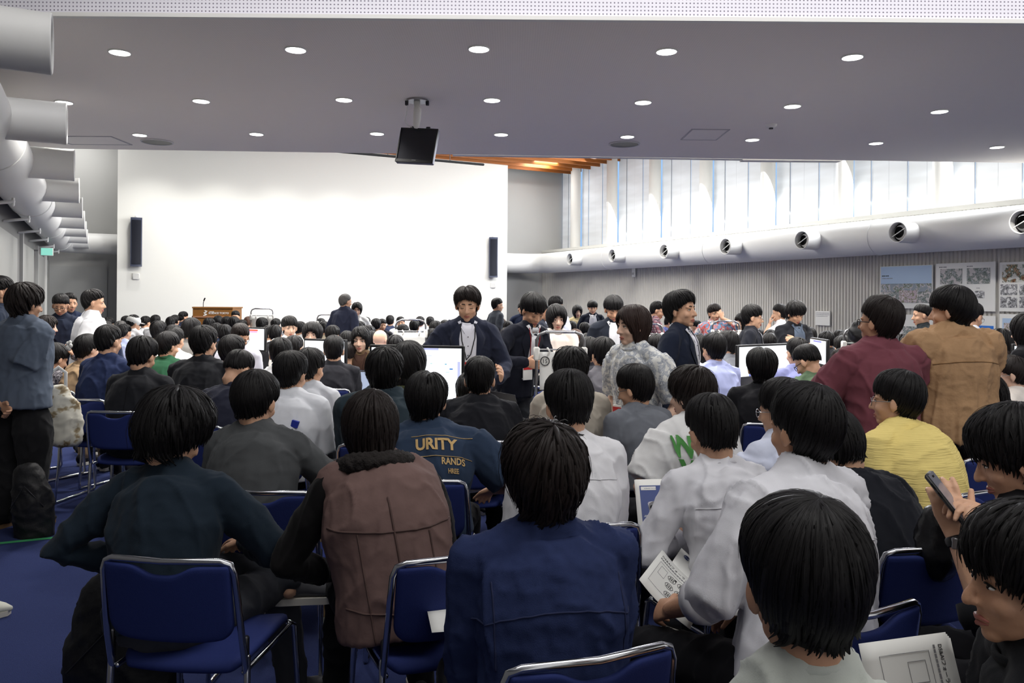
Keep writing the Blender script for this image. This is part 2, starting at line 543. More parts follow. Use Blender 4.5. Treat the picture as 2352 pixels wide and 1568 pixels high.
# ribbed concrete wall under the ledge on the right, profile extruded upwards
def ribbed(v0, v1, z0, z1, u, pitch=0.072, dep=0.016):
    mb = MB(); V = []; n = int((v1 - v0) / pitch)
    prof = []
    for i in range(n):
        v = v0 + i * pitch
        prof += [(v, u), (v + pitch * .16, u - dep), (v + pitch * .6, u - dep), (v + pitch * .76, u)]
    prof.append((v1, u))
    k = len(prof)
    for z in (z0, z1):
        for v, uu in prof: V.append(list(R(uu, v, z)))
    F = [(i, i + 1, k + i + 1, k + i) for i in range(k - 1)]
    V += [list(R(u + .15, v0, z0)), list(R(u + .15, v1, z0)), list(R(u + .15, v1, z1)), list(R(u + .15, v0, z1))]
    q = 2 * k
    F += [(q, q + 3, q + 2, q + 1), (0, q, q + 1, k - 1), (k, 2 * k - 1, q + 2, q + 3), (0, k, q + 3, q), (k - 1, q + 1, q + 2, 2 * k - 1)]
    mb.add(V, F)
    return mb
UR = 12.38
struct('wall_right', ribbed(2.0, VE + .02, 0, 3.12, UR), M_CONC)
struct('trim_20', quad_prism([R(UR - .03, 2, 3.12), R(UR - .03, VE, 3.12), R(UR - .03, VE, 3.2), R(UR - .03, 2, 3.2)], EX * 0.95), mat('ledge_white', (222, 221, 214), 0.6))
UW = 13.12
# windows above the ledge: frame, glass and panel blinds for every bay
struct('wall_window', quad_prism([R(UW + .55, 2, 0), R(UW + .55, VE, 0), R(UW + .55, VE, FARZ), R(UW + .55, 2, FARZ)], EX * 0.15), M_WHITE)
def blind_mat():
    m = bpy.data.materials.new('blind_fabric'); m.use_nodes = True
    nt = m.node_tree; b = nt.nodes['Principled BSDF']
    b.inputs['Base Color'].default_value = (0.60, 0.61, 0.62, 1); b.inputs['Roughness'].default_value = 0.8
    b.inputs['Emission Color'].default_value = (0.86, 0.92, 1.0, 1)  # daylight behind the fabric put in as a patchy glow of its own
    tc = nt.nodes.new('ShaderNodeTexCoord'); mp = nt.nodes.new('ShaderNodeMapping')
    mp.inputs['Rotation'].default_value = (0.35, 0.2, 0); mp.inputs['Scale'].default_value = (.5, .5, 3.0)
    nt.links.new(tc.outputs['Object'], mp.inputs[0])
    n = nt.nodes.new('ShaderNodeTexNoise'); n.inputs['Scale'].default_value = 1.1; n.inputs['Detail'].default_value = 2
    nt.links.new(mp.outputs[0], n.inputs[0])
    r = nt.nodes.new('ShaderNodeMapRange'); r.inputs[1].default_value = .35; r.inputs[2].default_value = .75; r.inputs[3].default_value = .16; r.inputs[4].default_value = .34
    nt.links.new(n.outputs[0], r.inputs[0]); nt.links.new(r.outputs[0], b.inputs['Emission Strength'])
    return m
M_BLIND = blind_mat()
M_SKY = emissive('daylit_sky', (150, 190, 235), 1.0)
M_FRAME = mat('window_frame', (120, 126, 136), 0.5)
PITCH = 2.1
v0 = VE - 0.02
cols_v = [VE - 1.25 - PITCH * i for i in range(9)]
edges = [VE] + cols_v
wn = 0
for i in range(len(edges) - 1):
    va, vb = edges[i], edges[i + 1]
    wn += 1
    w = struct('window_%d' % wn, quad_prism([R(UW + .4, va, 3.2), R(UW + .4, vb, 3.2), R(UW + .4, vb, FARZ), R(UW + .4, va, FARZ)], EX * 0.03), M_SKY)
    f = MB()
    for vv in (va - .04, vb + .04): f.box(R(UW + .36, vv, (3.2 + FARZ) / 2), (.06, .06, FARZ - 3.2), rot=[[CT, -ST, 0], [ST, CT, 0], [0, 0, 1]])
    f.box(R(UW + .36, (va + vb) / 2, 3.24), (.06, va - vb, .08), rot=[[CT, -ST, 0], [ST, CT, 0], [0, 0, 1]])
    part('window_frame', f, M_FRAME, w)
    k = 5 if va - vb > 1.6 else 3
    pw = (va - vb - .1) / k
    b = empty('panel_blind', R(UW, (va + vb) / 2, 3.22), 0, 'white panel blind drawn over the %s window bay counted from the stage wall' % ('first second third fourth fifth sixth seventh eighth ninth'.split()[i]), 'blind', 'panel blinds along the high windows')
    base = R(UW, (va + vb) / 2, 3.22)
    for j in range(k):
        a0 = va - .04 - pw * j; a1 = a0 - pw + .003
        g = MB(); P0 = R(UW + .012 * (j % 2), a0, 3.24); P1 = R(UW + .012 * (j % 2), a1, 3.24)
        top = Vector((0, 0, FARZ - 3.3))
        q = quad_prism([P0 - base, P1 - base, P1 - base + top, P0 - base + top], EX * 0.006)
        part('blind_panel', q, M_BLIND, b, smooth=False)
        s = MB(); s.tube([P1 - base - EX * .004, P1 - base - EX * .004 + top], .006, 6); part('blind_edge', s, mat('blind_seam', (150, 153, 158), .7), b)
for i, vv in enumerate(cols_v):
    c = MB(); c.tube([R(UW - .22, vv, 3.2), R(UW - .22, vv, FARZ)], .16, 24, flat=True)
    struct('column_%d' % (i + 1), c, M_WHITE, smooth=40)
# high ceiling with wooden louvres
struct('ceiling_high', quad_prism([(-16, 2, FARZ), (14, -1, FARZ), (14, 32, FARZ), (-17, 26, FARZ)], (0, 0, .1)), mat('high_ceiling', (70, 66, 62), 0.9))
for i in range(9):
    vv = VE - 0.7 - i * 0.55
    s = MB(); s.box(R(8.0, vv, FARZ - .13), (10.2, .05, .24), rot=[[CT, -ST, 0], [ST, CT, 0], [0, 0, 1]])
    o = link('ceiling_louvre', s.mesh('ceiling_louvre', M_WOOD, False))
    tag(o, 'orange wooden louvre board running across the ceiling beyond the dropped panel', 'louvre', 'wooden ceiling louvres')
# dropped ceiling with its perforated white fascia
M_SLAB = mat('dropped_ceiling_paint', (236, 231, 225), 0.8)
yN, yFl, yFr = 5.92, 11.25, 11.85
def slab_uvmesh(name, pts, m, us, vs):
    me = bpy.data.meshes.new(name)
    me.from_pydata([list(p) for p in pts], [], [(0, 1, 2, 3)])
    uvl = me.uv_layers.new(name='uv')
    for i, (u, v) in enumerate(((0, 0), (us, 0), (us, vs), (0, vs))): uvl.data[i].uv = (u, v)
    me.materials.append(m)
    return me
xl, xr = -8.5, 9.6
yR = lambda x: yFl + (yFr - yFl) * (x + 7) / 15.0
struct('ceiling_dropped', quad_prism([(xl, yN, SLABZ), (xr, yN, SLABZ), (xr, yR(xr), SLABZ), (xl, yR(xl), SLABZ)], (0, 0, .35)), perforated('perforated_ceiling', (238, 232, 226), 0.02, 0.16, (220, 214, 208)))
so = bpy.data.objects['ceiling_dropped']
uvl = so.data.uv_layers.new(name='uv')
for l in so.data.loops:
    co = so.data.vertices[l.vertex_index].co; uvl.data[l.index].uv = (co.x, co.y)
fw = quad_prism([(xl, yN - .02, SLABZ), (xr, yN - .02, SLABZ), (xr, yN - .02, FARZ), (xl, yN - .02, FARZ)], (0, .06, 0))
fa = struct('ceiling_fascia', fw, perforated('perforated_white', (236, 234, 240), 0.0285, 0.21, (140, 136, 148)))
uvl = fa.data.uv_layers.new(name='uv')
for l in fa.data.loops:
    co = fa.data.vertices[l.vertex_index].co; uvl.data[l.index].uv = (co.x, co.z)
lip = MB(); lip.box((0.55, yN - .03, SLABZ - .005), (xr - xl, .05, .03)); struct('trim_21', lip, M_WHITE)

# round ceiling downlights
M_LAMP = emissive('lit_diffuser', (255, 253, 248), 9.0)
rows = ([(275, 119), (679, 113), (1100, 111), (1531, 117), (1958, 130)],
        [(147, 234), (462, 231), (790, 228), (1130, 229), (1477, 234), (1820, 243), (2158, 255)],
        [(321, 309), (589, 307), (866, 306), (1151, 308), (1441, 313), (1728, 320), (2012, 328), (2290, 337)])
dn = 'first second third fourth fifth sixth seventh eighth'.split()
for ri, row in enumerate(rows):
    for k, (x, y) in enumerate(row):
        b = HY - y + ROLL * (x - CX)
        D = (SLABZ - CAMZ) * FPX / b
        p = px(x, y, D)
        t = empty('ceiling_downlight', (p.x, p.y, SLABZ), 0, 'round lit downlight, %s from the duct side in the %s row of the grey ceiling' % (dn[k], ('near', 'middle', 'far')[ri]), 'ceiling light', 'ceiling downlights')
        a = np.linspace(0, 2 * math.pi, 28, endpoint=False)
        g = MB(); g.tube([(0.088 * math.cos(q), 0.088 * math.sin(q), -.004) for q in a], .009, 8, closed=True, up=(0, 0, 1)); part('rim', g, M_WHITE, t, True)
        g = MB(); g.tube([(0, 0, -.0115), (0, 0, -.0015)], .084, 28, flat=True); part('diffuser', g, M_LAMP, t, 40)
        l = bpy.data.lights.new('downlight', 'SPOT'); l.energy = 185; l.spot_size = rad(125); l.spot_blend = 0.6; l.shadow_soft_size = .09; l.color = (1, .97, .92)
        lo = bpy.data.objects.new('downlight', l); COL.objects.link(lo); lo.location = (p.x, p.y, SLABZ - .03)

def ceil_item(x, y):
    b = HY - y + ROLL * (x - CX); D = (SLABZ - CAMZ) * FPX / b
    p = px(x, y, D); return Vector((p.x, p.y, SLABZ))
for k, (x, y) in enumerate(((361, 325), (1434, 330))):
    p = ceil_item(x, y); t = empty('ceiling_speaker', p, 0, ('round ceiling grille speaker near the duct side of the grey panel', 'round ceiling grille speaker over the middle, by the ceiling monitor')[k], 'ceiling speaker')
    g = MB(); g.tube([(0, 0, 0), (0, 0, -.012)], (.19, .19), 28, flat=True); part('grille', g, M_DKSTEEL, t)
    a = np.linspace(0, 2 * math.pi, 28, endpoint=False); g = MB(); g.tube([(.2 * math.cos(q), .2 * math.sin(q), -.006) for q in a], .012, 8, closed=True, up=(0, 0, 1)); part('rim', g, mat('slab_grey', (200, 198, 200), .7), t, True)
p = ceil_item(1771, 286); t = empty('smoke_detector', p, 0, 'small round detector on the grey ceiling beside the access hatch', 'smoke detector')
g = MB(); g.tube([(0, 0, 0), (0, 0, -.02), (0, 0, -.04)], np.array([.07, .065, .04]), 20, flat=True); part('housing', g, M_WHITE, t)
g = MB(); g.tube([(0, 0, -.04), (0, 0, -.055)], .025, 14, flat=True); part('sensor', g, M_DKSTEEL, t)
for k, (x0, x1, y0, y1, lab) in enumerate(((1565, 1675, 297, 320, 'square access hatch frame in the grey ceiling between downlights'), (165, 255, 313, 331, 'square access hatch frame in the grey ceiling above the duct nozzles'))):
    a = ceil_item(x0, y1); b = ceil_item(x1, y0); c = (a + b) / 2; w = abs(b.x - a.x); h = abs(b.y - a.y)
    t = empty('ceiling_hatch', c, 0, lab, 'access hatch')
    g = MB()
    for sx in (-1, 1): g.box((sx * w / 2, 0, -.004), (.02, h, .008))
    for sy in (-1, 1): g.box((0, sy * h / 2, -.004), (w + .02, .02, .008))
    part('frame', g, mat('hatch_rim', (180, 178, 180), .7), t)
    g = MB(); g.box((0, 0, -.002), (w - .02, h - .02, .004)); part('panel', g, M_SLAB, t)
# projector screen housing under the far edge of the dropped ceiling
g = MB(); a = px(1040, 353, 11.75); b = px(1930, 364, 12.0)
g.box((a + b) / 2, ((b - a).length, .14, .07), rot=Matrix.Rotation(math.atan2(b.y - a.y, b.x - a.x), 3, 'Z'))
t = tag(link('screen_housing', g.mesh('screen_housing', M_WHITE, False)), 'long white roller screen housing under the far ceiling edge', 'screen housing')
g = MB(); g.box(px(1815, 367, 11.95), (1.5, .16, .05)); part('end_box', g, M_WHITE, t)
# hanging dark rail in front of the stage wall
g = MB(); a = R(4.6, 20.7, 5.72); b = R(9.6, 20.7, 5.5)
p0, p1 = px(690, 340, 17.5), px(1110, 378, 19.6)
g.tube([p0, p1], .03, 8)
t = tag(link('lighting_rail', g.mesh('lighting_rail', M_BLACKM)), 'thin black lighting rail hanging before the white stage wall', 'rail')
for f in (.45, .8):
    q = p0.lerp(p1, f); g = MB(); g.tube([q, (q.x, q.y, FARZ)], .008, 6); part('hanger', g, M_DKSTEEL, t)

# ------------------------------------------------------------------ air ducts
def smooth_path(pts, rr=0.55, n=7):
    out = [Vector(pts[0])]
    for i in range(1, len(pts) - 1):
        a, b, c = Vector(pts[i - 1]), Vector(pts[i]), Vector(pts[i + 1])
        p = b + (a - b).normalized() * rr; q = b + (c - b).normalized() * rr
        for k in range(n + 1):
            t = k / n; out.append(p * (1 - t) ** 2 + b * 2 * t * (1 - t) + q * t * t)
    out.append(Vector(pts[-1]))
    return out
def nozzle_parts(parent, base, axis, length, r, up=Vector((0, 0, 1))):
    ax = axis.normalized(); e = base + ax * length
    q = ax.to_track_quat('Z', 'Y').to_matrix()
    def ring(c, rr, tube_r, m, nm, par):
        a = np.linspace(0, 2 * math.pi, 28, endpoint=False); g = MB()
        g.tube([list(c + q @ Vector((rr * math.cos(k), rr * math.sin(k), 0))) for k in a], tube_r, 8, closed=True, up=list(ax)); return part(nm, g, m, par, True)
    g = MB(); g.tube([base - ax * .12, base + ax * .02, e - ax * .03, e], np.array([r, r, r, r * 1.02]), 28, cap=False)
    g.tube([base - ax * .12, e], np.array([r - .012, r - .012]), 28, cap=False)
    n = part('nozzle', g, M_DUCT, parent, 40)
    ring(e, r - .006, .009, M_DUCT, 'rim', n)
    g = MB(); g.tube([e - ax * .12, e - ax * .11], r - .013, 24, flat=True); part('throat', g, M_BLACKM, n)
    g = MB(); g.tube([e - ax * .10, e - ax * .03], np.array([r * .78, r * .56]), 24, cap=False); part('inner_cone', g, M_DUCT, n, True, )
    g = MB(); g.box(e - ax * .03, (r * 1.7, .012, .012), rot=(q @ Matrix.Rotation(.5, 3, 'Z'))); part('vane', g, M_DUCT, n)
    return n
# left duct
LZ = 2.92
lt = empty('air_duct', LW(0, .3, LZ), 0, 'thick white round air duct along the wall over the doors, wide short nozzles', 'air duct')
o0 = lt.location.copy()
lp = smooth_path([LW(25, .3, LZ), LW(.42, .3, LZ), LW(.42, .3, LZ) + EX * 3.0], .8)
g = MB(); g.tube([list(p - o0) for p in lp], .26, 32, flat=True); part('pipe', g, M_DUCT, lt, 40)
a = np.linspace(0, 2 * math.pi, 32, endpoint=False)
for tt in (1.8, 6.2, 10.6, 15.0):
    g = MB(); c = LW(tt, .3, LZ) - o0
    g.tube([list(c + LOUT * (.262 * math.cos(k)) + Vector((0, 0, .262 * math.sin(k)))) for k in a], .008, 6, closed=True, up=list(LDIR)); part('joint_band', g, M_DUCT, lt, True)
for i in range(9):
    tt = 18.2 - 2.165 * i
    nozzle_parts(lt, LW(tt, .50, LZ) - o0, LOUT, .40, .157)
    g = MB(); g.tube([LW(tt - 1.0, .02, LZ - .34) - o0, LW(tt - 1.0, .3, LZ - .3) - o0], .02, 8); g.tube([LW(tt - 1.0, .3, LZ - .34) - o0, LW(tt - 1.0, .3, LZ - .2) - o0], .015, 8); part('bracket', g, M_DUCT, lt)
# right duct
RZ = 2.74
RU = UR - .40
rt = empty('air_duct', R(RU, 10, RZ), 0, 'white round air duct under the window ledge, with small round nozzles', 'air duct')
o0 = rt.location.copy()
rp = smooth_path([R(RU, 3, RZ), R(RU, VE - .42, RZ), R(9.8, VE - .42, RZ)], .8)
g = MB(); g.tube([list(p - o0) for p in rp], .315, 36, flat=True); part('pipe', g, M_DUCT, rt, 40)
for vv in (4.5, 9.6, 14.0, 18.2):
    c = R(RU, vv, RZ) - o0; g = MB()
    g.tube([list(c + EX * (.317 * math.cos(k)) + Vector((0, 0, .317 * math.sin(k)))) for k in a], .008, 6, closed=True, up=list(DX)); part('joint_band', g, M_DUCT, rt, True)
for x, y in ((1306, 593), (1403, 584), (1522, 575), (1663, 563), (1838, 549), (2058, 532), (2342, 508)):
    r = (x - CX) / FPX; D = (RU - .66) / (r * CT + ST); p = px(x, y, D); v = -p.x * ST + p.y * CT
    nozzle_parts(rt, R(RU - .27, v, RZ) - o0, -EX, .36, .17)

# ------------------------------------------------------------------ things on the walls
def wall_speaker(x, y0, y1, label, rz):
    r = (x - CX) / FPX; D = (VS - .12) / (-r * ST + CT)
    a, b = px(x, y0, D), px(x, y1, D); h = a.z - b.z; c = (a + b) / 2
    t = empty('column_speaker', c, TH + rz, label, 'loudspeaker')
    k = np.linspace(-1, 1, 9)
    def body(w, d0, d1, sh):
        g = MB(); G = np.zeros((9, 5, 3))
        for i, s in enumerate(k):
            for j, q in enumerate(np.linspace(-1, 1, 5)):
                G[i, j] = (q * w, -d0 - .05 * (s * s) + .05 - .02 * (1 - q * q), s * h / 2 * sh)
        g.slab(G, (0, d1, 0)); return g
    part('cabinet', body(.13, .09, .14, 1.0), mat('speaker_grey', (70, 76, 96), .5), t)
    part('grille', body(.105, .108, .03, .9), M_GRILLE, t)
    g = MB(); g.tube([(0, .05, h / 2 - .05), (0, .03, h / 2 + .04)], .04, 10); part('mount', g, M_WHITE, t)
    g = MB(); g.box((0, -.10, -h / 2 - .24), (.17, .05, .17), bev=.02); e = part('wall_box', g, M_WHITE, t); e.location = (0, .2, 0)
    return t
def wallbox(x, y, w, label, m=M_WHITE, plane='stage'):
    pass
wall_speaker(313, 500, 612, 'tall dark column loudspeaker on the white wall above the podium side', 0.0)
wall_speaker(1133, 545, 637, 'tall dark column loudspeaker near the far corner of the white wall', -0.35)
# exit sign on the left wall
t = empty('exit_sign', LW(5.0, .22, 2.46), THL, 'small lit green exit sign jutting from the left wall', 'exit sign')
g = MB(); g.box((0, 0, 0), (.22, .05, .16), bev=.01); part('housing', g, M_WHITE, t)
g = MB(); g.box((0, -.027, 0), (.20, .006, .14)); part('face', g, emissive('exit_green', (150, 235, 215), .8), t)
g = MB(); g.box((-.25, 0, .02), (.2, .02, .03)); part('bracket', g, M_STEEL, t)
# thermostat box on the ribbed wall, notice sheet, posters
def on_right(x, y, off=.03):
    r = (x - CX) / FPX; D = (UR - .016 - off) / (r * CT + ST); return px(x, y, D)
RM = Matrix(((-ST, CT * 0 - CT, 0), (CT, -ST, 0), (0, 0, 1)))
def rwall_frame(p):
    """matrix on the right wall: x towards the camera end of the wall as read, y up, z out of the wall"""
    m = Matrix.Identity(4); ax = -DX; ay = Vector((0, 0, 1)); az = -EX
    for i in range(3): m[i][0] = ax[i]; m[i][1] = ay[i]; m[i][2] = az[i]; m[i][3] = p[i]
    return m
p = on_right(1457, 625, .02); t = bpy.data.objects.new('wall_sensor', None); COL.objects.link(t); t.matrix_world = rwall_frame(p); tag(t, 'small white sensor box on the ribbed wall below the duct', 'wall sensor')
g = MB(); g.box((0, 0, .02), (.14, .26, .05), bev=.015); part('housing', g, M_WHITE, t)
g = MB(); g.box((0, -.04, .047), (.08, .06, .006)); part('grille', g, M_GREYWALL, t)
def board(x0, x1, y0, y1, name, label, cat, m=M_PAPER, group=None):
    a = on_right(x0, y0); b = on_right(x1, y1); a2 = on_right(x0, y1); b2 = on_right(x1, y0)
    zt = (a.z + b2.z) / 2; zb = (b.z + a2.z) / 2; c = (a + b) / 2; c.z = (zt + zb) / 2
    w = ((b - a) * 1).to_2d().length; h = zt - zb
    t = bpy.data.objects.new(name, None); COL.objects.link(t); t.matrix_world = rwall_frame(c); tag(t, label, cat, group)
    g = MB(); g.box((0, 0, -.006), (w, h, .02)); part('board', g, m, t, False)
    return t, w, h
def patch(t, x, y, w, h, m, name='photo', z=.006):
    g = MB(); g.box((x, y, z), (w, h, .003)); return part(name, g, m, t, False)
def scribble(t, x, y, w, h, rows=1, m=M_GREYINK, seed=1, z=.0062, name='print'):
    """lines of print too small to read in the photograph: rows of short ink strokes"""
    rs = random.Random(seed); g = MB(); ph = h / max(1, rows)
    for r in range(rows):
        xx = x; yy = y - ph * r; end = x + w * (1 if r < rows - 1 else rs.uniform(.55, 1))
        while xx < end:
            l = rs.uniform(.5, 1.1) * ph * .55
            g.box((xx + l / 2, yy, z), (l, ph * .42 * rs.uniform(.7, 1.1), .0006)); xx += l + ph * .16
    return part(name, g, m, t, False)
def pic(name, base, cols, sc, thr=.35): return pattern_mat(name, base, cols, sc, thr, .5)
P_CITY = pic('city_photo', (120, 140, 120), [(186, 190, 196), (90, 110, 84), (206, 200, 204), (150, 160, 170)], 9)
P_TREES = pic('blossom_photo', (150, 130, 110), [(214, 200, 208), (222, 212, 220), (120, 124, 84), (196, 180, 190)], 14)
P_GREEN = pic('aerial_photo', (126, 134, 130), [(74, 98, 84), (180, 182, 186), (96, 110, 100), (200, 196, 196)], 12)
P_GREY = pic('people_photo', (120, 120, 122), [(40, 42, 46), (196, 196, 198), (80, 80, 84), (220, 220, 220)], 16)
P_ROOM = pic('classroom_photo', (132, 92, 66), [(60, 40, 34), (190, 160, 130), (70, 96, 80), (220, 220, 214)], 11)
P_SKYB = mat('poster_sky', (176, 200, 228), .5); P_SKYD = mat('poster_deep_sky', (40, 116, 210), .5); P_ROAD = mat('poster_pink', (216, 196, 206), .5)
t, w, h = board(2022, 2142, 610, 708, 'poster', 'framed photograph poster of a city with cherry trees on the ribbed wall', 'poster')
patch(t, 0, h * .28, w * .97, h * .42, P_SKYB); patch(t, 0, -h * .02, w * .97, h * .2, P_CITY); patch(t, 0, -h * .24, w * .97, h * .26, P_GREEN)
patch(t, w * .05, -h * .22, w * .34, h * .28, P_TREES, z=.007)
scribble(t, -w * .46, h * .27, w * .2, .05, 1, M_INK, 3, .0085); scribble(t, -w * .46, h * .21, w * .32, .03, 1, M_GREYINK, 4, .0085)
t, w, h = board(2150, 2286, 603, 714, 'poster', 'upper poster with two grey aerial photographs over white blank space, behind the tan shirt man', 'poster')
patch(t, -w * .23, h * .22, w * .38, h * .32, P_GREEN); patch(t, w * .23, h * .22, w * .38, h * .32, P_GREEN); patch(t, w * .25, -h * .16, w * .16, h * .15, P_GREY)
scribble(t, -w * .44, h * .42, w * .14, .04, 1, M_GREYINK, 5); scribble(t, w * .04, h * .42, w * .1, .04, 1, M_GREYINK, 6); scribble(t, w * .0, -h * .03, w * .07, .03, 1, M_GREYINK, 7); scribble(t, w * .2, -h * .03, w * .07, .03, 1, M_GREYINK, 8)
t, w, h = board(2296, 2440, 600, 716, 'poster', 'upper poster with classroom photograph over black and white crowd photographs', 'poster')
patch(t, -w * .2, h * .27, w * .5, h * .36, P_ROOM); patch(t, w * .28, h * .27, w * .36, h * .36, P_GREY)
for i in range(2):
    for j in range(3): patch(t, -w * .34 + j * w * .31, -h * .06 - i * h * .25, w * .28, h * .22, P_GREY)
t, w, h = board(2022, 2142, 722, 806, 'poster', 'lower poster with grey town aerial photograph beside the man in black jacket', 'poster')
patch(t, 0, -h * .12, w * .9, h * .6, P_GREEN)
t, w, h = board(2150, 2286, 724, 800, 'poster', 'lower poster with a bright blue sky photograph', 'poster')
patch(t, 0, -h * .02, w * .95, h * .46, P_SKYD); patch(t, w * .2, -h * .18, w * .5, h * .2, P_CITY, z=.007); patch(t, -w * .3, -h * .18, w * .3, h * .14, P_GREEN, z=.007)
t, w, h = board(2296, 2440, 722, 806, 'poster', 'lower poster with pink blossom and pale blue sky', 'poster')
patch(t, 0, -h * .02, w * .9, h * .8, P_SKYB); patch(t, -w * .2, -h * .08, w * .45, h * .66, P_TREES, z=.007)
t, w, h = board(1873, 1906, 714, 747, 'notice', 'white notice sheet taped on the bare ribbed wall', 'notice')
scribble(t, -w * .44, h * .36, w * .88, h * .33, 3, mat('faint_ink', (170, 170, 176), .8), 9)
# ------------------------------------------------------------------ people
V3 = lambda *a: np.array(a, float)
def rotm(yaw=0.0, pitch=0.0, roll=0.0):
    """yaw>0 turns the face to the right (clockwise from above), pitch>0 bends it down, roll>0 tips the head to its right"""
    cy, sy = math.cos(-yaw), math.sin(-yaw)
    cp, sp = math.cos(-pitch), math.sin(-pitch)
    cr, sr = math.cos(roll), math.sin(roll)
    Z = np.array([[cy, -sy, 0], [sy, cy, 0], [0, 0, 1]]); X = np.array([[1, 0, 0], [0, cp, -sp], [0, sp, cp]])
    Y = np.array([[cr, 0, sr], [0, 1, 0], [-sr, 0, cr]])
    return Z @ X @ Y
SKC = V3(0, -.012, .025); SKR = V3(.077, .098, .091)
def head_parts(mb, Mx, c, wide=1.0, jaw=1.0):
    """head shapes in head space (face along +y), placed by rotation Mx at c"""
    T = lambda p: (Mx @ (np.asarray(p, float) * V3(wide, 1, 1)) + c)
    def E(p, r, n=18, m=12): mb.ell(T(p), V3(r[0] * wide, r[1], r[2]), n, m, rot=Mx)
    E(SKC, SKR, 26, 18)
    E((0, .024, -.028), (.064, .066, .078), 22, 14)
    E((0, .030, -.066), (.052 * jaw, .050, .044))
    E((0, .062, -.097), (.024 * jaw, .020, .017))
    for s in (-1, 1):
        E((s * .037, .056, -.034), (.025, .024, .024)); E((s * .048 * jaw, .004, -.064), (.016, .026, .026))
        E((s * .033, .071, .017), (.024, .011, .008))
        E((s * .031, .068, -.002), (.016, .012, .012))
        E((s * .011, .092, -.038), (.0085, .009, .007), 10, 8)
        R_ = Mx @ rotm(s * .35, -.15, 0)
        mb.ell(T((s * .083, -.008, -.010)), V3(.0085, .020, .032), 14, 10, rot=R_)
        mb.ell(T((s * .080, -.002, -.034)), V3(.007, .010, .012), 10, 8, rot=Mx)
    mb.tube([T((0, .080, .012)), T((0, .091, -.008)), T((0, .102, -.026)), T((0, .105, -.036))], V3(.008, .0085, .0105, .0115), 10)
    mb.tube([T((-.021, .076, -.068)), T((0, .086, -.065)), T((.021, .076, -.068))], V3(.004, .0072, .004), 8)
    mb.tube([T((-.018, .076, -.076)), T((0, .085, -.078)), T((.018, .076, -.076))], V3(.004, .0078, .004), 8)

def face_details(root, Mx, c, wide=1.0, closed=False, brow=M_HAIR, look=(0, 0), lips=M_LIP, browz=.021):
    T = lambda p: (Mx @ (np.asarray(p, float) * V3(wide, 1, 1)) + c)
    for s in (-1, 1):
        if not closed:
            g = MB(); g.ell(T((s * .031, .0745, -.002)), V3(.0130, .0075, .0042), 14, 10, rot=Mx)
            g.cur = 1; g.ell(T((s * .031 + look[0], .0795, -.0015 + look[1])), V3(.0056, .0034, .0046), 12, 8, rot=Mx)
            e = link('eye', g.mesh('eye', [M_EYEW, M_EYED], True), root)
        g = MB(); z = .0036 if not closed else -.004; sag = .0025 if not closed else -.003
        g.tube([T((s * .015, .0790, z - .004)), T((s * .024, .0828, z + sag * .6)), T((s * .033, .0822, z + sag)), T((s * .046, .0735, z - .003))], V3(.0012, .0019, .002, .0012), 6)
        part('eyelid', g, brow, root, True)
        g = MB(); g.tube([T((s * .013, .0865, browz + .0015)), T((s * .028, .0845, browz + .004)), T((s * .048, .069, browz - .002))], np.array([[.002, .003], [.002, .0036], [.0012, .0018]]), 8); part('eyebrow', g, brow, root, True)
    g = MB(); g.tube([T((-.021, .0785, -.069)), T((-.009, .0865, -.066)), T((0, .0885, -.0675)), T((.009, .0865, -.066)), T((.021, .0785, -.069))], V3(.0025, .0052, .0058, .0052, .0025), 8)
    g.tube([T((-.018, .0785, -.0755)), T((0, .0875, -.0775)), T((.018, .0785, -.0755))], V3(.0025, .0066, .0025), 8); part('lips', g, lips, root, True)

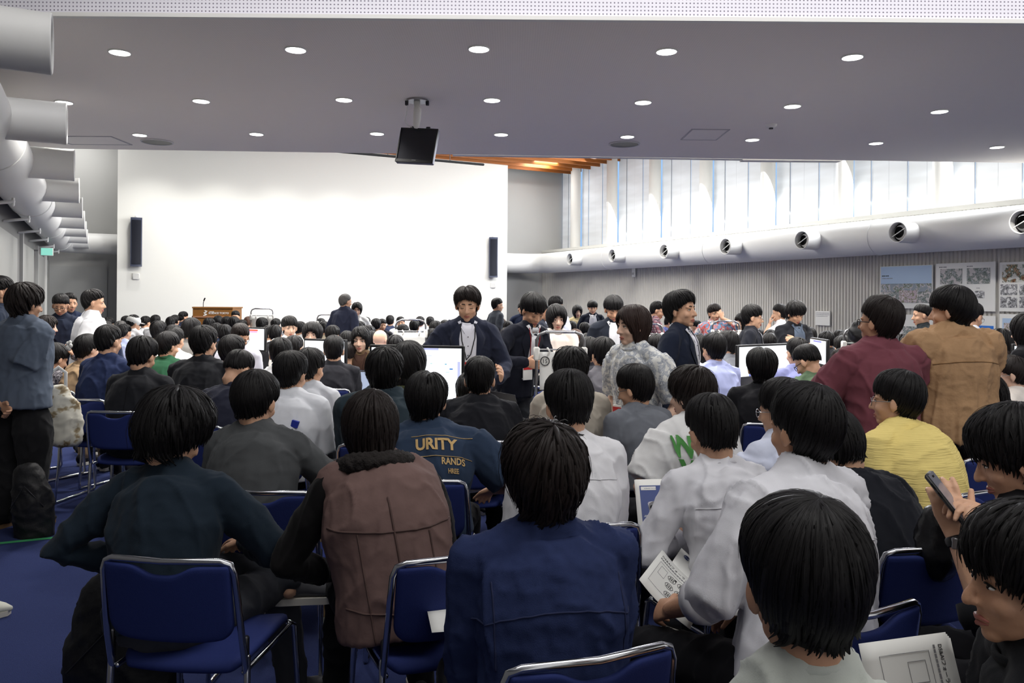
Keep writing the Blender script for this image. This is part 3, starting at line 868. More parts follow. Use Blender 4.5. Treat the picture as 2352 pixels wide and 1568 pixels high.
def hair_path(az, sg, st):
    """points on the hair surface: az (k,), sg (k, m) 0..1 from crown to tip; st = style dict. Returns P (k,m,3), n (k,m,3)"""
    tilt = st.get('tilt', .40)
    kx = st.get('cx', .08)
    k = V3(kx, -math.sin(tilt), math.cos(tilt)); k /= np.linalg.norm(k)
    f = V3(0, 1, 0) - k * k[1]; f /= np.linalg.norm(f); r = np.cross(f, k)
    th = np.linspace(0.02, 3.0, 90)
    def surf(a, t):
        n = k * np.cos(t)[..., None] + (f * np.cos(a)[..., None] + r * np.sin(a)[..., None]) * np.sin(t)[..., None]
        az_ = np.where(n[..., 2] > 0, SKR[2], .135 if st.get('long') else .116)
        rho = 1 / np.sqrt((n[..., 0] / SKR[0]) ** 2 + (n[..., 1] / SKR[1]) ** 2 + (n[..., 2] / az_) ** 2)
        Q = SKC + n * rho[..., None]
        if not st.get('long'):                       # below the skull the hair follows the neck
            hx, hy = Q[..., 0], Q[..., 1] + .02
            rh = np.sqrt(hx * hx + hy * hy) + 1e-6
            kk = np.where(Q[..., 2] < -.01, np.maximum(1.0, .0605 / rh), 1.0)
            Q = np.stack([hx * kk, hy * kk - .02, Q[..., 2]], -1)
        return Q, n
    Pg, ng = surf(np.repeat(az[:, None], 90, 1), np.repeat(th[None], len(az), 0))
    caz = np.arctan2(ng[:, 45, 0], ng[:, 45, 1])
    w0 = np.clip(np.cos(caz), 0, 1) ** 1.3; w2 = np.clip(-np.cos(caz), 0, 1) ** .8
    zl = st['zs'] + (st['zf'] - st['zs']) * w0 + (st['zn'] - st['zs']) * w2
    zl = zl + st.get('jag', .003) * (np.sin(caz * 9 + st.get('ph', 0)) + .7 * np.sin(caz * 17 + 2 * st.get('ph', 0))) * (.4 + .6 * w2)
    below = (Pg[:, :, 2] < (np.maximum(zl, -.065) if st.get('long') else zl)[:, None]); idx = np.where(below.any(1), below.argmax(1), 89)
    tm = th[idx]
    hang = np.maximum(0, -.065 - zl) if st.get('long') else np.zeros_like(zl)
    frac = hang / (hang + tm * .09 + 1e-9)
    sg = np.clip(sg, 0, 1.25)
    on = np.minimum(sg / (1 - frac)[:, None], 1.12 if not st.get('long') else 1.0)
    swirl = st.get('swirl', .25)
    A = az[:, None] + swirl * (1 - np.clip(on, 0, 1)) * 1.2
    P, n = surf(A, tm[:, None] * on)
    top, side = st['top'], st['side']
    bl = np.clip((P[..., 2] - .015) / .085, 0, 1); bl = bl * bl * (3 - 2 * bl)
    t = side + (top - side) * bl
    t = t * (1 + st.get('crownpuff', 0) * np.exp(-((P[..., 1] + .07) / .05) ** 2))
    if st.get('part'): t = t * (1 - .45 * np.exp(-((P[..., 0] - st.get('cx', 0) * .1) / .010) ** 2) * (P[..., 2] > .06))
    fr = np.clip(ng[:, 45, 1], 0, 1)[:, None]
    t = t + st.get('fringe', .0) * fr * np.clip(on - .5, 0, 1)
    tp = np.clip((1.0 - on) / st.get('taper', .22), 0, 1)
    t = t * (st.get('tipk', .45) + (1 - st.get('tipk', .45)) * tp)
    P = P + n * t[..., None]
    dn = np.clip((sg - (1 - frac)[:, None]) / (frac[:, None] + 1e-9), 0, 1.2) * hang[:, None]
    P = P + np.stack([np.zeros_like(dn), -st.get('back', .06) * dn, -dn], -1)
    return P, n, caz
def hair_mesh(st, nl, seed, m, strands=0, tip=True):
    rs = np.random.RandomState(seed)
    V = []; F4 = []; U = []; off = 0
    # inner cap
    na, ns = 44, 18
    az = np.linspace(-math.pi, math.pi, na, endpoint=False)
    sg = np.repeat(np.linspace(0.0, 1.0, ns)[None], na, 0)
    P, n, _ = hair_path(az, sg, dict(st, swirl=0))
    P = P - n * .003
    if st.get('wave'):
        a3 = np.repeat(az[:, None], ns, 1)
        P = P + n * (.0035 * np.sin(a3 * 5 + sg * 6 + seed) * np.sin(sg * 9 + seed))[..., None]
    inn = P[:, -1:] - n[:, -1:] * .028 + V3(0, 0, .03)
    P = np.concatenate([P, inn], 1); m_ = ns + 1
    V.append(P.reshape(-1, 3))
    for i in range(na):
        j = (i + 1) % na
        for q in range(m_ - 1): F4.append((i * m_ + q, i * m_ + q + 1, j * m_ + q + 1, j * m_ + q))
    uu = np.stack([np.repeat((az / 6.283 * 9)[:, None], m_, 1), np.repeat(np.linspace(0, 1.2, m_)[None], na, 0)], -1)
    U.append(uu.reshape(-1, 2)); off += na * m_
    F4 = [np.array(F4)]
    def locks(cnt, w0, thick, lift, tipout, msg):
        nonlocal off
        if cnt <= 0: return
        az = rs.uniform(-math.pi, math.pi, cnt)
        s0 = rs.uniform(0.0, .62, cnt) ** 1.0
        ln = rs.uniform(.42, .8, cnt); s1 = np.minimum(s0 + ln, 1.0 + rs.uniform(-.05, st.get('rag', .08), cnt))
        m = msg
        tt = np.linspace(0, 1, m)
        sg = s0[:, None] + (s1 - s0)[:, None] * tt[None]
        wob = st.get('wob', .12)
        az2 = az + rs.normal(0, .02, cnt)
        P, n, caz = hair_path(az2, sg, st)
        # lateral wander and curls
        S = np.cross(np.gradient(P, axis=1), n); S /= np.linalg.norm(S, axis=2)[..., None] + 1e-9
        cu = st.get('curl', 0.0)
        ph = rs.uniform(0, 6.28, cnt)[:, None]
        lat = rs.normal(0, wob * .05, cnt)[:, None] * tt[None] ** 1.5 + cu * np.sin(tt[None] * rs.uniform(3, 8, cnt)[:, None] + ph)
        rad_ = lift * np.sin(tt * math.pi)[None] * rs.uniform(.2, 1, cnt)[:, None] + tipout * tt[None] ** 2 * np.abs(rs.normal(0, 1, cnt))[:, None] + cu * .8 * np.cos(tt[None] * 6 + ph)
        if st.get('ears'): pass
        P = P + S * lat[..., None] + n * (rad_ + .001)[..., None]
        w = w0 * rs.uniform(.6, 1.3, cnt)[:, None] * (np.clip(.35 + tt * 3, 0, 1) * np.clip((1.06 - tt) * 2.6, 0.06, 1))[None]
        hgt = thick * np.clip((1.1 - tt) * 3, .1, 1)[None] * np.ones((cnt, 1))
        T = np.gradient(P, axis=1); T /= np.linalg.norm(T, axis=2)[..., None] + 1e-9
        S = np.cross(T, n); S /= np.linalg.norm(S, axis=2)[..., None] + 1e-9
        N = np.cross(S, T)
        A = np.stack([P - S * w[..., None], P + N * hgt[..., None] + S * 0, P + S * w[..., None], P - N * (hgt * .6)[..., None]], 2)
        V.append(A.reshape(-1, 3))
        uo = rs.uniform(0, 50, cnt)[:, None, None]
        u = np.broadcast_to(uo + np.array([0, .5, 1, .5]) * .9, (cnt, m, 4)); v = np.broadcast_to((uo * .7) + sg[..., None] * 1.2, (cnt, m, 4))
        U.append(np.stack([u, v], -1).reshape(-1, 2))
        base = off + (np.arange(cnt)[:, None] * m + np.arange(m - 1)[None]).reshape(-1) * 4
        for q in range(4):
            r = (q + 1) % 4
            F4.append(np.stack([base + q, base + r, base + 4 + r, base + 4 + q], 1))
        off += cnt * m * 4
    locks(nl, st.get('lw', .011), st.get('lt', .0042), st.get('lift', .004), st.get('tipout', .003), 8)
    locks(strands, .0011, .0008, st.get('lift', .004) * 1.8, st.get('tipout', .003) * 2.2, 8)
    Vv = np.concatenate(V); Ff = np.concatenate(F4); Uu = np.concatenate(U)
    me = bpy.data.meshes.new('hair')
    me.vertices.add(len(Vv)); me.vertices.foreach_set('co', Vv.astype(np.float32).ravel())
    me.loops.add(len(Ff) * 4); me.loops.foreach_set('vertex_index', Ff.astype(np.int32).ravel())
    me.polygons.add(len(Ff)); me.polygons.foreach_set('loop_start', np.arange(len(Ff), dtype=np.int32) * 4)
    me.polygons.foreach_set('loop_total', np.full(len(Ff), 4, np.int32))
    uvl = me.uv_layers.new(name='uv'); uvl.data.foreach_set('uv', Uu[Ff.ravel()].astype(np.float32).ravel())
    me.update(); me.validate(); me.shade_smooth()
    me.materials.append(m)
    return me
STY = {
    'short': dict(zf=.062, zs=.020, zn=-.074, top=.023, side=.010, taper=.5, tipk=.12, lift=.003, tipout=.0012, rag=.04),
    'medium': dict(zf=.042, zs=.008, zn=-.078, top=.026, side=.015, taper=.45, tipk=.18, lift=.004, tipout=.0014, rag=.05, crownpuff=.2),
    'bowl': dict(zf=.034, zs=.006, zn=-.080, top=.023, side=.019, taper=.4, tipk=.2, lift=.003, tipout=.0015, rag=.04, crownpuff=.25, swirl=.08),
    'shaggy': dict(zf=.030, zs=-.014, zn=-.086, top=.028, side=.018, taper=.35, tipk=.3, lift=.007, tipout=.005, rag=.10, curl=.003, wave=1, crownpuff=.2),
    'wavy': dict(zf=.03, zs=.000, zn=-.086, top=.030, side=.019, taper=.35, tipk=.3, lift=.009, tipout=.006, rag=.10, curl=.005, wave=1, crownpuff=.1),
    'fade': dict(zf=.066, zs=.026, zn=-.030, top=.020, side=.004, taper=.5, tipk=.1, lift=.003, tipout=.002, rag=.03),
    'parted': dict(zf=.058, zs=-.010, zn=-.086, top=.026, side=.019, taper=.4, tipk=.25, lift=.005, tipout=.004, rag=.06, fringe=.012, cx=.12, tilt=.12, part=1),
    'bob': dict(zf=.045, zs=-.13, zn=-.13, top=.022, side=.020, taper=.12, tipk=.7, lift=.003, tipout=.002, rag=.03, long=1, back=.0),
    'long': dict(zf=.05, zs=-.22, zn=-.30, top=.020, side=.016, taper=.1, tipk=.8, lift=.004, tipout=.003, rag=.10, long=1, back=.10),
    'shoulder': dict(zf=.055, zs=-.17, zn=-.18, top=.018, side=.015, taper=.1, tipk=.75, lift=.003, tipout=.002, rag=.05, long=1, back=.05, cx=.12, tilt=.1, part=1),
    'tied': dict(zf=.060, zs=.0, zn=-.075, top=.012, side=.009, taper=.3, tipk=.4, lift=.001, tipout=.001, rag=.02, swirl=0),
    'balding': dict(zf=.075, zs=.012, zn=-.070, top=.010, side=.008, taper=.4, tipk=.2, lift=.002, tipout=.001, rag=.02),
}
_hair = {}
def get_hair(style, m=None, q=1, seed=0):
    m = m or M_HAIR
    key = (style, m.name, q, seed)
    if key not in _hair:
        st = STY[style]
        nl = (150, 330, 760)[q]; sn = (0, 40, 240)[q]
        s2 = dict(st); s2['ph'] = seed * 1.7
        if q == 2: s2['lw'] = .0075; s2['lt'] = .0032
        if q == 0: s2['lw'] = .016
        _hair[key] = hair_mesh(s2, nl, 11 + seed * 7 + sum(map(ord, style)), m, sn)
    return _hair[key]

def hand(mb, wr, d, pn, curl=.5, s=1, side=1, spread=.0):
    """palm and five fingers: wr wrist, d direction of the hand, pn palm normal (towards the palm side), side +1 right hand"""
    d = np.asarray(d, float) / np.linalg.norm(d); pn = np.asarray(pn, float); pn = pn - d * pn.dot(d); pn /= np.linalg.norm(pn)
    x = np.cross(d, pn) * side      # towards the thumb side
    mb.tube([wr - d * .02 * s, wr + d * .02 * s, wr + d * .055 * s, wr + d * .088 * s], np.array([[.027, .019], [.034, .017], [.042, .016], [.040, .013]]) * s, 14, up=pn)
    ln = (.070, .080, .074, .058)
    for i in range(4):
        o = (1.5 - i) * .0205
        b = wr + d * .085 * s + x * o * s
        dv = d + x * (1.5 - i) * (.05 + spread); dv /= np.linalg.norm(dv)
        pts = [b - d * .012 * s, b]; a = 0
        for k, fr in enumerate((.45, .31, .24)):
            a += curl * (.75, .95, .7)[k] + .06 * i * curl
            pts.append(pts[-1] + (dv * math.cos(a) + pn * math.sin(a)) * ln[i] * fr * s)
        mb.tube(pts, np.array([.0098, .0095, .0090, .0083, .0072]) * s, 8)
    b = wr + d * .022 * s + x * .026 * s + pn * .006 * s
    t1 = d * .62 + x * .70 + pn * .30; t1 /= np.linalg.norm(t1)
    t2 = d * .80 + x * .30 + pn * (.30 + .3 * curl); t2 /= np.linalg.norm(t2)
    mb.tube([b, b + t1 * .040 * s, b + t1 * .040 * s + t2 * .030 * s, b + t1 * .040 * s + t2 * .054 * s], np.array([.0145, .0120, .0102, .0085]) * s, 9)

def ik(S, H, a, b, pole):
    D = H - S; L = np.linalg.norm(D)
    if L > (a + b) * .995: H = S + D / L * (a + b) * .995; D = H - S; L = np.linalg.norm(D)
    u = D / L; x = (a * a - b * b + L * L) / (2 * L); h = math.sqrt(max(a * a - x * x, 1e-6))
    p = np.asarray(pole, float); p = p - u * p.dot(u); p /= np.linalg.norm(p) + 1e-9
    return S + u * x + p * h, H

def folds(me, seed, amp, freq, axis=None):
    """cloth folds: displace along the normals with creased noise"""
    co = get_co(me); no = get_no(me); rs = np.random.RandomState(seed)
    q = co.copy()
    if axis is not None: q = q * np.asarray(axis)
    a = wnoise(q, rs, freq); b = wnoise(q, rs, freq * 2.3)
    r = 1 - np.abs(a) * 1.5
    d = amp * (np.clip(r, -.5, 1) ** 3 * .9 + np.clip(r, -.6, 1) * .35 + b * .30)
    set_co(me, co + no * d[:, None])

class Fig: pass
def figure(p):
    """build one person; p: dict. Returns the body object (one mesh), with hair and clothes as its children."""
    g = Fig()
    stand = p.get('stand', False)
    D = p['D']; X = None
    ztop = CAMZ + (HY - p['y'] + ROLL * (p['x'] - CX)) / FPX * D
    k = p.get('k', 1.0)                                # build, width scale
    lean = rad(p.get('lean', 3 if stand else 10)); sl = rad(p.get('slean', 0))
    hyaw = rad(p.get('hyaw', 0)); hpit = rad(p.get('hpitch', 4)); hrol = rad(p.get('hroll', 0))
    hp = p.get('hairtop', .024)
    Mh = rotm(hyaw, hpit + lean * .3, hrol)
    ntilt = .12 + lean * .55 + hpit * .22
    upN = V3(math.sin(sl) * .6 + math.sin(hrol) * .3, math.sin(ntilt), math.cos(ntilt)); upN /= np.linalg.norm(upN)
    toph = (Mh @ V3(0, -.01, .115 + hp))[2]
    if stand:
        zt = ztop; pelz = max(.70, min(.98, zt * .525))
    else:
        zt = ztop; pelz = p.get('seat', .46) + .095
    T = (zt - pelz - toph - .135 * upN[2]) / math.cos(lean)
    if not stand:
        if T < .36: pelz = max(.40, pelz - (.36 - T)); T = .36
        if T > .60: pelz += T - .60; T = .60
    def sp(f, bend=1.0):
        a = lean * (.55 + .6 * f)
        return V3(math.sin(sl) * T * f, T * f * math.sin(a) - (0 if stand else .02), pelz + T * f * math.cos(a * .98))
    C7 = sp(1.0); hc = C7 + upN * .135
    W = .205 * k * p.get('sh', 1.0)
    yawb = rad(p.get('twist', 0))
    Rt = rotm(yawb)
    shc = sp(.87)
    SH = {s: shc + Rt @ V3(s * W * .80, -.005 + .03 * (not stand), p.get('shz', 0.0)) for s in (-1, 1)}
    a1, a2 = .285, .25
    pose = p.get('arms', 'side' if stand else 'lap')
    dflt = {'lap': (V3(.10, .33, pelz + .07), V3(.38, -.8, -.5)), 'side': (V3(W + .06, .06, pelz - .04), V3(.5, -1, 0)),
            'behind': (V3(-.02, -.165, pelz - .03), V3(1, -.35, 0)), 'front': (V3(.03, .24, pelz + .14), V3(1, -.4, -.6)),
            'hold': (V3(.06, .33, pelz + .22), V3(.8, -.4, -.7)), 'cross': (V3(-.12, .20, pelz + .30), V3(.9, -.1, -.8)),
            'desk': (V3(.10, .44, pelz + .14), V3(.8, -.3, -.5))}
    yaw = rad(p.get('yaw', 0))
    hw = px(p['x'], p['y'], D)
    Rz = rotm(yaw)
    loc = V3(hw.x, D, 0) - Rz @ V3(hc[0] + Mh[0, 1] * -.01, hc[1] + Mh[1, 1] * -.01, 0)
    def tolocal(q): return Rz.T @ (np.array(px(*q)) - loc)
    H = {}; EL = {}; HD = {}
    for s in (-1, 1):
        q = p.get('armR' if s > 0 else 'armL')
        if q is None: q = pose
        if isinstance(q, str):
            t, pole = dflt[q]; t = t * V3(s, 1, 1); pole = pole * V3(s, 1, 1)
        elif q[0] == 'px': t, pole = tolocal(q[1]), V3(*q[2])
        else: t, pole = V3(*q[0]), V3(*q[1])
        EL[s], H[s] = ik(SH[s], t, a1, a2, pole)
    HIP = {s: V3(s * .095, 0.0, pelz - .01) for s in (-1, 1)}
    KN = {}; AN = {}
    if stand:
        st = p.get('stance', .09)
        for s in (-1, 1):
            KN[s] = V3(s * (st + .01), .025 + p.get('stride', 0) * s * .5, pelz * .52); AN[s] = V3(s * (st + .015), -.02 + p.get('stride', 0) * s, .085)
    else:
        for s in (-1, 1):
            kk = p.get('kneeR' if s > 0 else 'kneeL'); aa = p.get('ankR' if s > 0 else 'ankL')
            KN[s] = V3(*kk) if kk else V3(s * .15, .43, pelz - .05)
            AN[s] = V3(*aa) if aa else V3(s * .16, .47, .09)
    g.__dict__.update(dict(pelz=pelz, T=T, sp=sp, C7=C7, hc=hc, Mh=Mh, SH=SH, EL=EL, H=H, KN=KN, AN=AN, W=W, upN=upN, Rt=Rt, tolocal=tolocal, ztop=zt))
    # ---- skin body
    vox = p.get('vox', .008)
    mb = MB()
    head_parts(mb, Mh, hc, p.get('wide', 1.0), p.get('jaw', 1.0))
    nb = C7 - V3(0, .0, .03)
    mb.tube([nb, C7 + upN * .02, hc + Mh @ V3(0, -.022, -.075), hc + Mh @ V3(0, -.018, -.03)], np.array([[.072, .066], [.058, .058], [.053, .056], [.05, .06]]) * p.get('neck', 1.0), 16, up=(0, 1, 0))
    bodyr = lambda f: np.interp(f, [0, .3, .62, .85, .97], [.145, .125, .15, .135, .07])
    fs = np.linspace(0, .97, 8)
    mb.tube([sp(f) for f in fs], np.array([[bodyr(f) * k, bodyr(f) * .68] for f in fs]), 18, up=(0, 1, 0))
    mb.tube([SH[-1], C7 - V3(0, 0, .03), SH[1]], V3(.042, .05, .042), 12)
    for s in (-1, 1):
        mb.tube([SH[s], SH[s] * .55 + EL[s] * .45, EL[s], EL[s] * .65 + H[s] * .35, H[s]], V3(.047, .044, .037, .037, .026) * (.55 + .45 * k), 12)
        dv = H[s] - EL[s]; dv /= np.linalg.norm(dv)
        hd = p.get('handR' if s > 0 else 'handL', {})
        dd = V3(*hd['d']) if 'd' in hd else dv + V3(-s * .25, .1, -.25)
        pn = V3(*hd['n']) if 'n' in hd else (V3(-s * .3, 0, -1) if not stand else V3(-s, -.2, 0))
        hand(mb, H[s], dd, pn, hd.get('curl', .42), hd.get('s', .96 if p.get('female') is None else .88), s, hd.get('spread', .0))
        mb.tube([HIP[s], KN[s], AN[s]], V3(.068, .048, .036), 12)
        mb.tube([AN[s] + V3(0, -.03, -.03), AN[s] + V3(0, .10, -.05)], V3(.03, .026), 10)
    skin = p.get('skin', M_SKIN)
    me = remesh(mb, 'person', vox, 2, .5, skin)
    body = link('person', me)
    body.location = Vector(loc); body.rotation_euler = (0, 0, -yaw)
    tag(body, p['label'], 'person', p.get('group'))
    g.body = body; g.loc = loc; g.Rz = Rz
    # ---- hair
    if p.get('hair'):
        hm = p.get('hairm', M_HAIR)
        h = link('hair', get_hair(p['hair'], hm, p.get('hq', 1), p.get('hs', 0)), body)
        sc = p.get('hsc', 1.0)
        M4 = Matrix.Identity(4)
        for i in range(3):
            for j in range(3): M4[i][j] = Mh[i][j] * (p.get('wide', 1.0) if j == 0 else 1) * sc
            M4[i][3] = hc[i]
        h.matrix_local = M4; g.hair = h
    if p.get('face'): face_details(body, Mh, hc, p.get('wide', 1.0), p.get('closed', False), p.get('browm', M_HAIR), p.get('look', (0, 0)), p.get('lipm', M_LIP))
    if p.get('glasses'): glasses(body, Mh, hc, p.get('glasses'))
    # ---- trousers
    tr = p.get('trousers', (26, 26, 30))
    if tr is not None:
        mb = MB(); bz = p.get('baggy', 1.0)
        mb.ell(sp(.03) + V3(0, 0, .0), V3(.178 * k, .132, .125), 18, 12)
        for s in (-1, 1):
            mid = KN[s] * .45 + AN[s] * .55
            mb.tube([HIP[s], HIP[s] * .5 + KN[s] * .5, KN[s], mid, AN[s] + V3(0, -.01, .01)], V3(.094, .086 * bz, .070 * bz, .064 * bz, .056 * bz), 14)
        me = remesh(mb, 'trousers', max(.011, vox * 1.3), 3, .5, cloth(tr) if isinstance(tr, tuple) else tr)
        folds(me, p.get('seed', 3) + 9, .006, 34)
        link('trousers', me, body)
        for s in (-1, 1): shoe(body, AN[s], p.get('shoe', (40, 40, 44)), p.get('sole', M_RUBBER), rad(p.get('footR' if s > 0 else 'footL', 8 * s)))
    # ---- top
    if p.get('top') is not None: garment(g, p, body)
    return g

def shoe(body, an, rgb, sole, turn=0.0, stripes=False):
    q = rotm(turn); an = np.asarray(an, float)
    z0 = an[2] - .085
    mb = MB()
    ys = np.linspace(-.075, .185, 9)
    w = np.interp(ys, [-.075, -.04, .05, .12, .165, .185], [.026, .036, .040, .047, .040, .016])
    hh = np.interp(ys, [-.075, -.02, .05, .10, .185], [.085, .10, .085, .055, .030])
    P = [an * V3(1, 1, 0) + V3(0, 0, z0 + .018 + h * .5) + q @ V3(0, y, 0) for y, h in zip(ys, hh)]
    mb.tube(P, np.stack([w, hh * .5], 1), 14, up=(0, 0, 1))
    s = link('shoe', mb.mesh('shoe', cloth(rgb), True), body)
    mb = MB()
    a = np.linspace(0, 1, 13)
    L = [(-w0 * 1.1, y) for y, w0 in zip(ys, w)] + [(w0 * 1.1, y) for y, w0 in zip(ys[::-1], w[::-1])]
    mb.prism(L, lambda x, y: list(an * V3(1, 1, 0) + q @ V3(x, y, 0) + V3(0, 0, z0 + .001)), lambda x, y: list(an * V3(1, 1, 0) + q @ V3(x, y, 0) + V3(0, 0, z0 + .026)))
    part('sole', mb, sole, s, 40)
    return s

def glasses(body, Mx, c, kind):
    m = {'thin': M_STEEL, 'black': M_BLACK, 'clear': M_CHROME}[kind]
    T = lambda p: Mx @ V3(*p) + c
    g = MB(); a = np.linspace(0, 6.283, 18, endpoint=False); r = .0016 if kind != 'black' else .0024
    for s in (-1, 1):
        g.tube([T((s * .032 + .022 * math.cos(k), .098 - .006 * abs(math.cos(k)) * (s * math.cos(k) > 0), -.006 + .018 * math.sin(k))) for k in a], r, 6, closed=True)
        g.tube([T((s * .054, .092, .0)), T((s * .078, .06, .002)), T((s * .082, .0, .002)), T((s * .080, -.018, -.012))], r, 6)
    g.tube([T((-.010, .099, -.004)), T((0, .102, -.001)), T((.010, .099, -.004))], r, 6)
    part('glasses', g, m, body, True)

def surf_tree(me):
    co = get_co(me)
    return BVHTree.FromPolygons([Vector(c) for c in co], [tuple(p.vertices) for p in me.polygons])
def drape(tree, pts, back=True, off=.003, d=None, org=None):
    """project points (x, z) or 3-D points on to the cloth from behind (or in front); local body space"""
    out = []
    dr = Vector((0, 1, 0)) if back else Vector((0, -1, 0))
    if d is not None: dr = Vector(d)
    last = None
    for q in pts:
        q = Vector(q) if len(q) == 3 else Vector((q[0], 0, q[1]))
        h = tree.ray_cast(q - dr * 1.5, dr, 4.0)
        if h[0] is None: h = tree.find_nearest(q)
        out.append(np.array(h[0]) - np.array(dr) * off)
    return np.array(out)
def seam(g, pts, back=True, r=.0022, m=None, name='seam', off=.0005, sub=5, d=None):
    P = []
    for i in range(len(pts) - 1):
        for t in range(sub): P.append(np.array(pts[i]) * (1 - t / sub) + np.array(pts[i + 1]) * (t / sub))
    P.append(np.array(pts[-1]))
    Q = drape(g.tree, [(q[0], 0, q[1]) if len(q) == 2 else q for q in P], back, off, d)
    mb = MB(); mb.tube(Q, r, 6)
    return part(name, mb, m or g.topm, g.top, True)
def panel(g, grid, back, off, m, name, parent=None, thick=.003):
    """cloth panel laid on the garment; grid (a, b) of (x, z)"""
    a = len(grid); b = len(grid[0])
    Q = drape(g.tree, [q for r in grid for q in r], back, off).reshape(a, b, 3)
    mb = MB(); mb.slab(Q, (0, thick if back else -thick, 0))
    return part(name, mb, m, parent or g.top, 60)
def cloth_text(g, s, size, x, z, m, back=True, align='LEFT', ang=0.0, off=.0015, sx=1.0, bold=0.0, name='print', d=None):
    me = text_mesh(s, size, 0.0, align, 3, bold)
    import bmesh
    bm = bmesh.new(); bm.from_mesh(me); bmesh.ops.triangulate(bm, faces=bm.faces[:])
    bmesh.ops.subdivide_edges(bm, edges=[e for e in bm.edges if e.calc_length() > size * .18], cuts=2, use_grid_fill=False)
    bmesh.ops.triangulate(bm, faces=bm.faces[:]); bm.to_mesh(me); bm.free()
    co = get_co(me); c, sn = math.cos(ang), math.sin(ang)
    xx = co[:, 0] * sx * c - co[:, 1] * sn; zz = co[:, 0] * sx * sn + co[:, 1] * c
    # read from behind: +x on the page is +x of a body that faces away
    Q = drape(g.tree, [(x + (a if back else -a), z + b) for a, b in zip(xx, zz)], back, off, d)
    set_co(me, Q); me.materials.clear(); me.materials.append(m)
    return link(name, me, g.top)
def ring_pts(c, n, r0, r1, k=24, up=(0, 1, 0)):
    n = np.asarray(n, float); n /= np.linalg.norm(n); x = np.cross(np.asarray(up, float), n); x /= np.linalg.norm(x); y = np.cross(n, x)
    a = np.linspace(0, 6.28318, k, endpoint=False)
    return np.array([c + x * r0 * math.cos(t) + y * r1 * math.sin(t) for t in a])

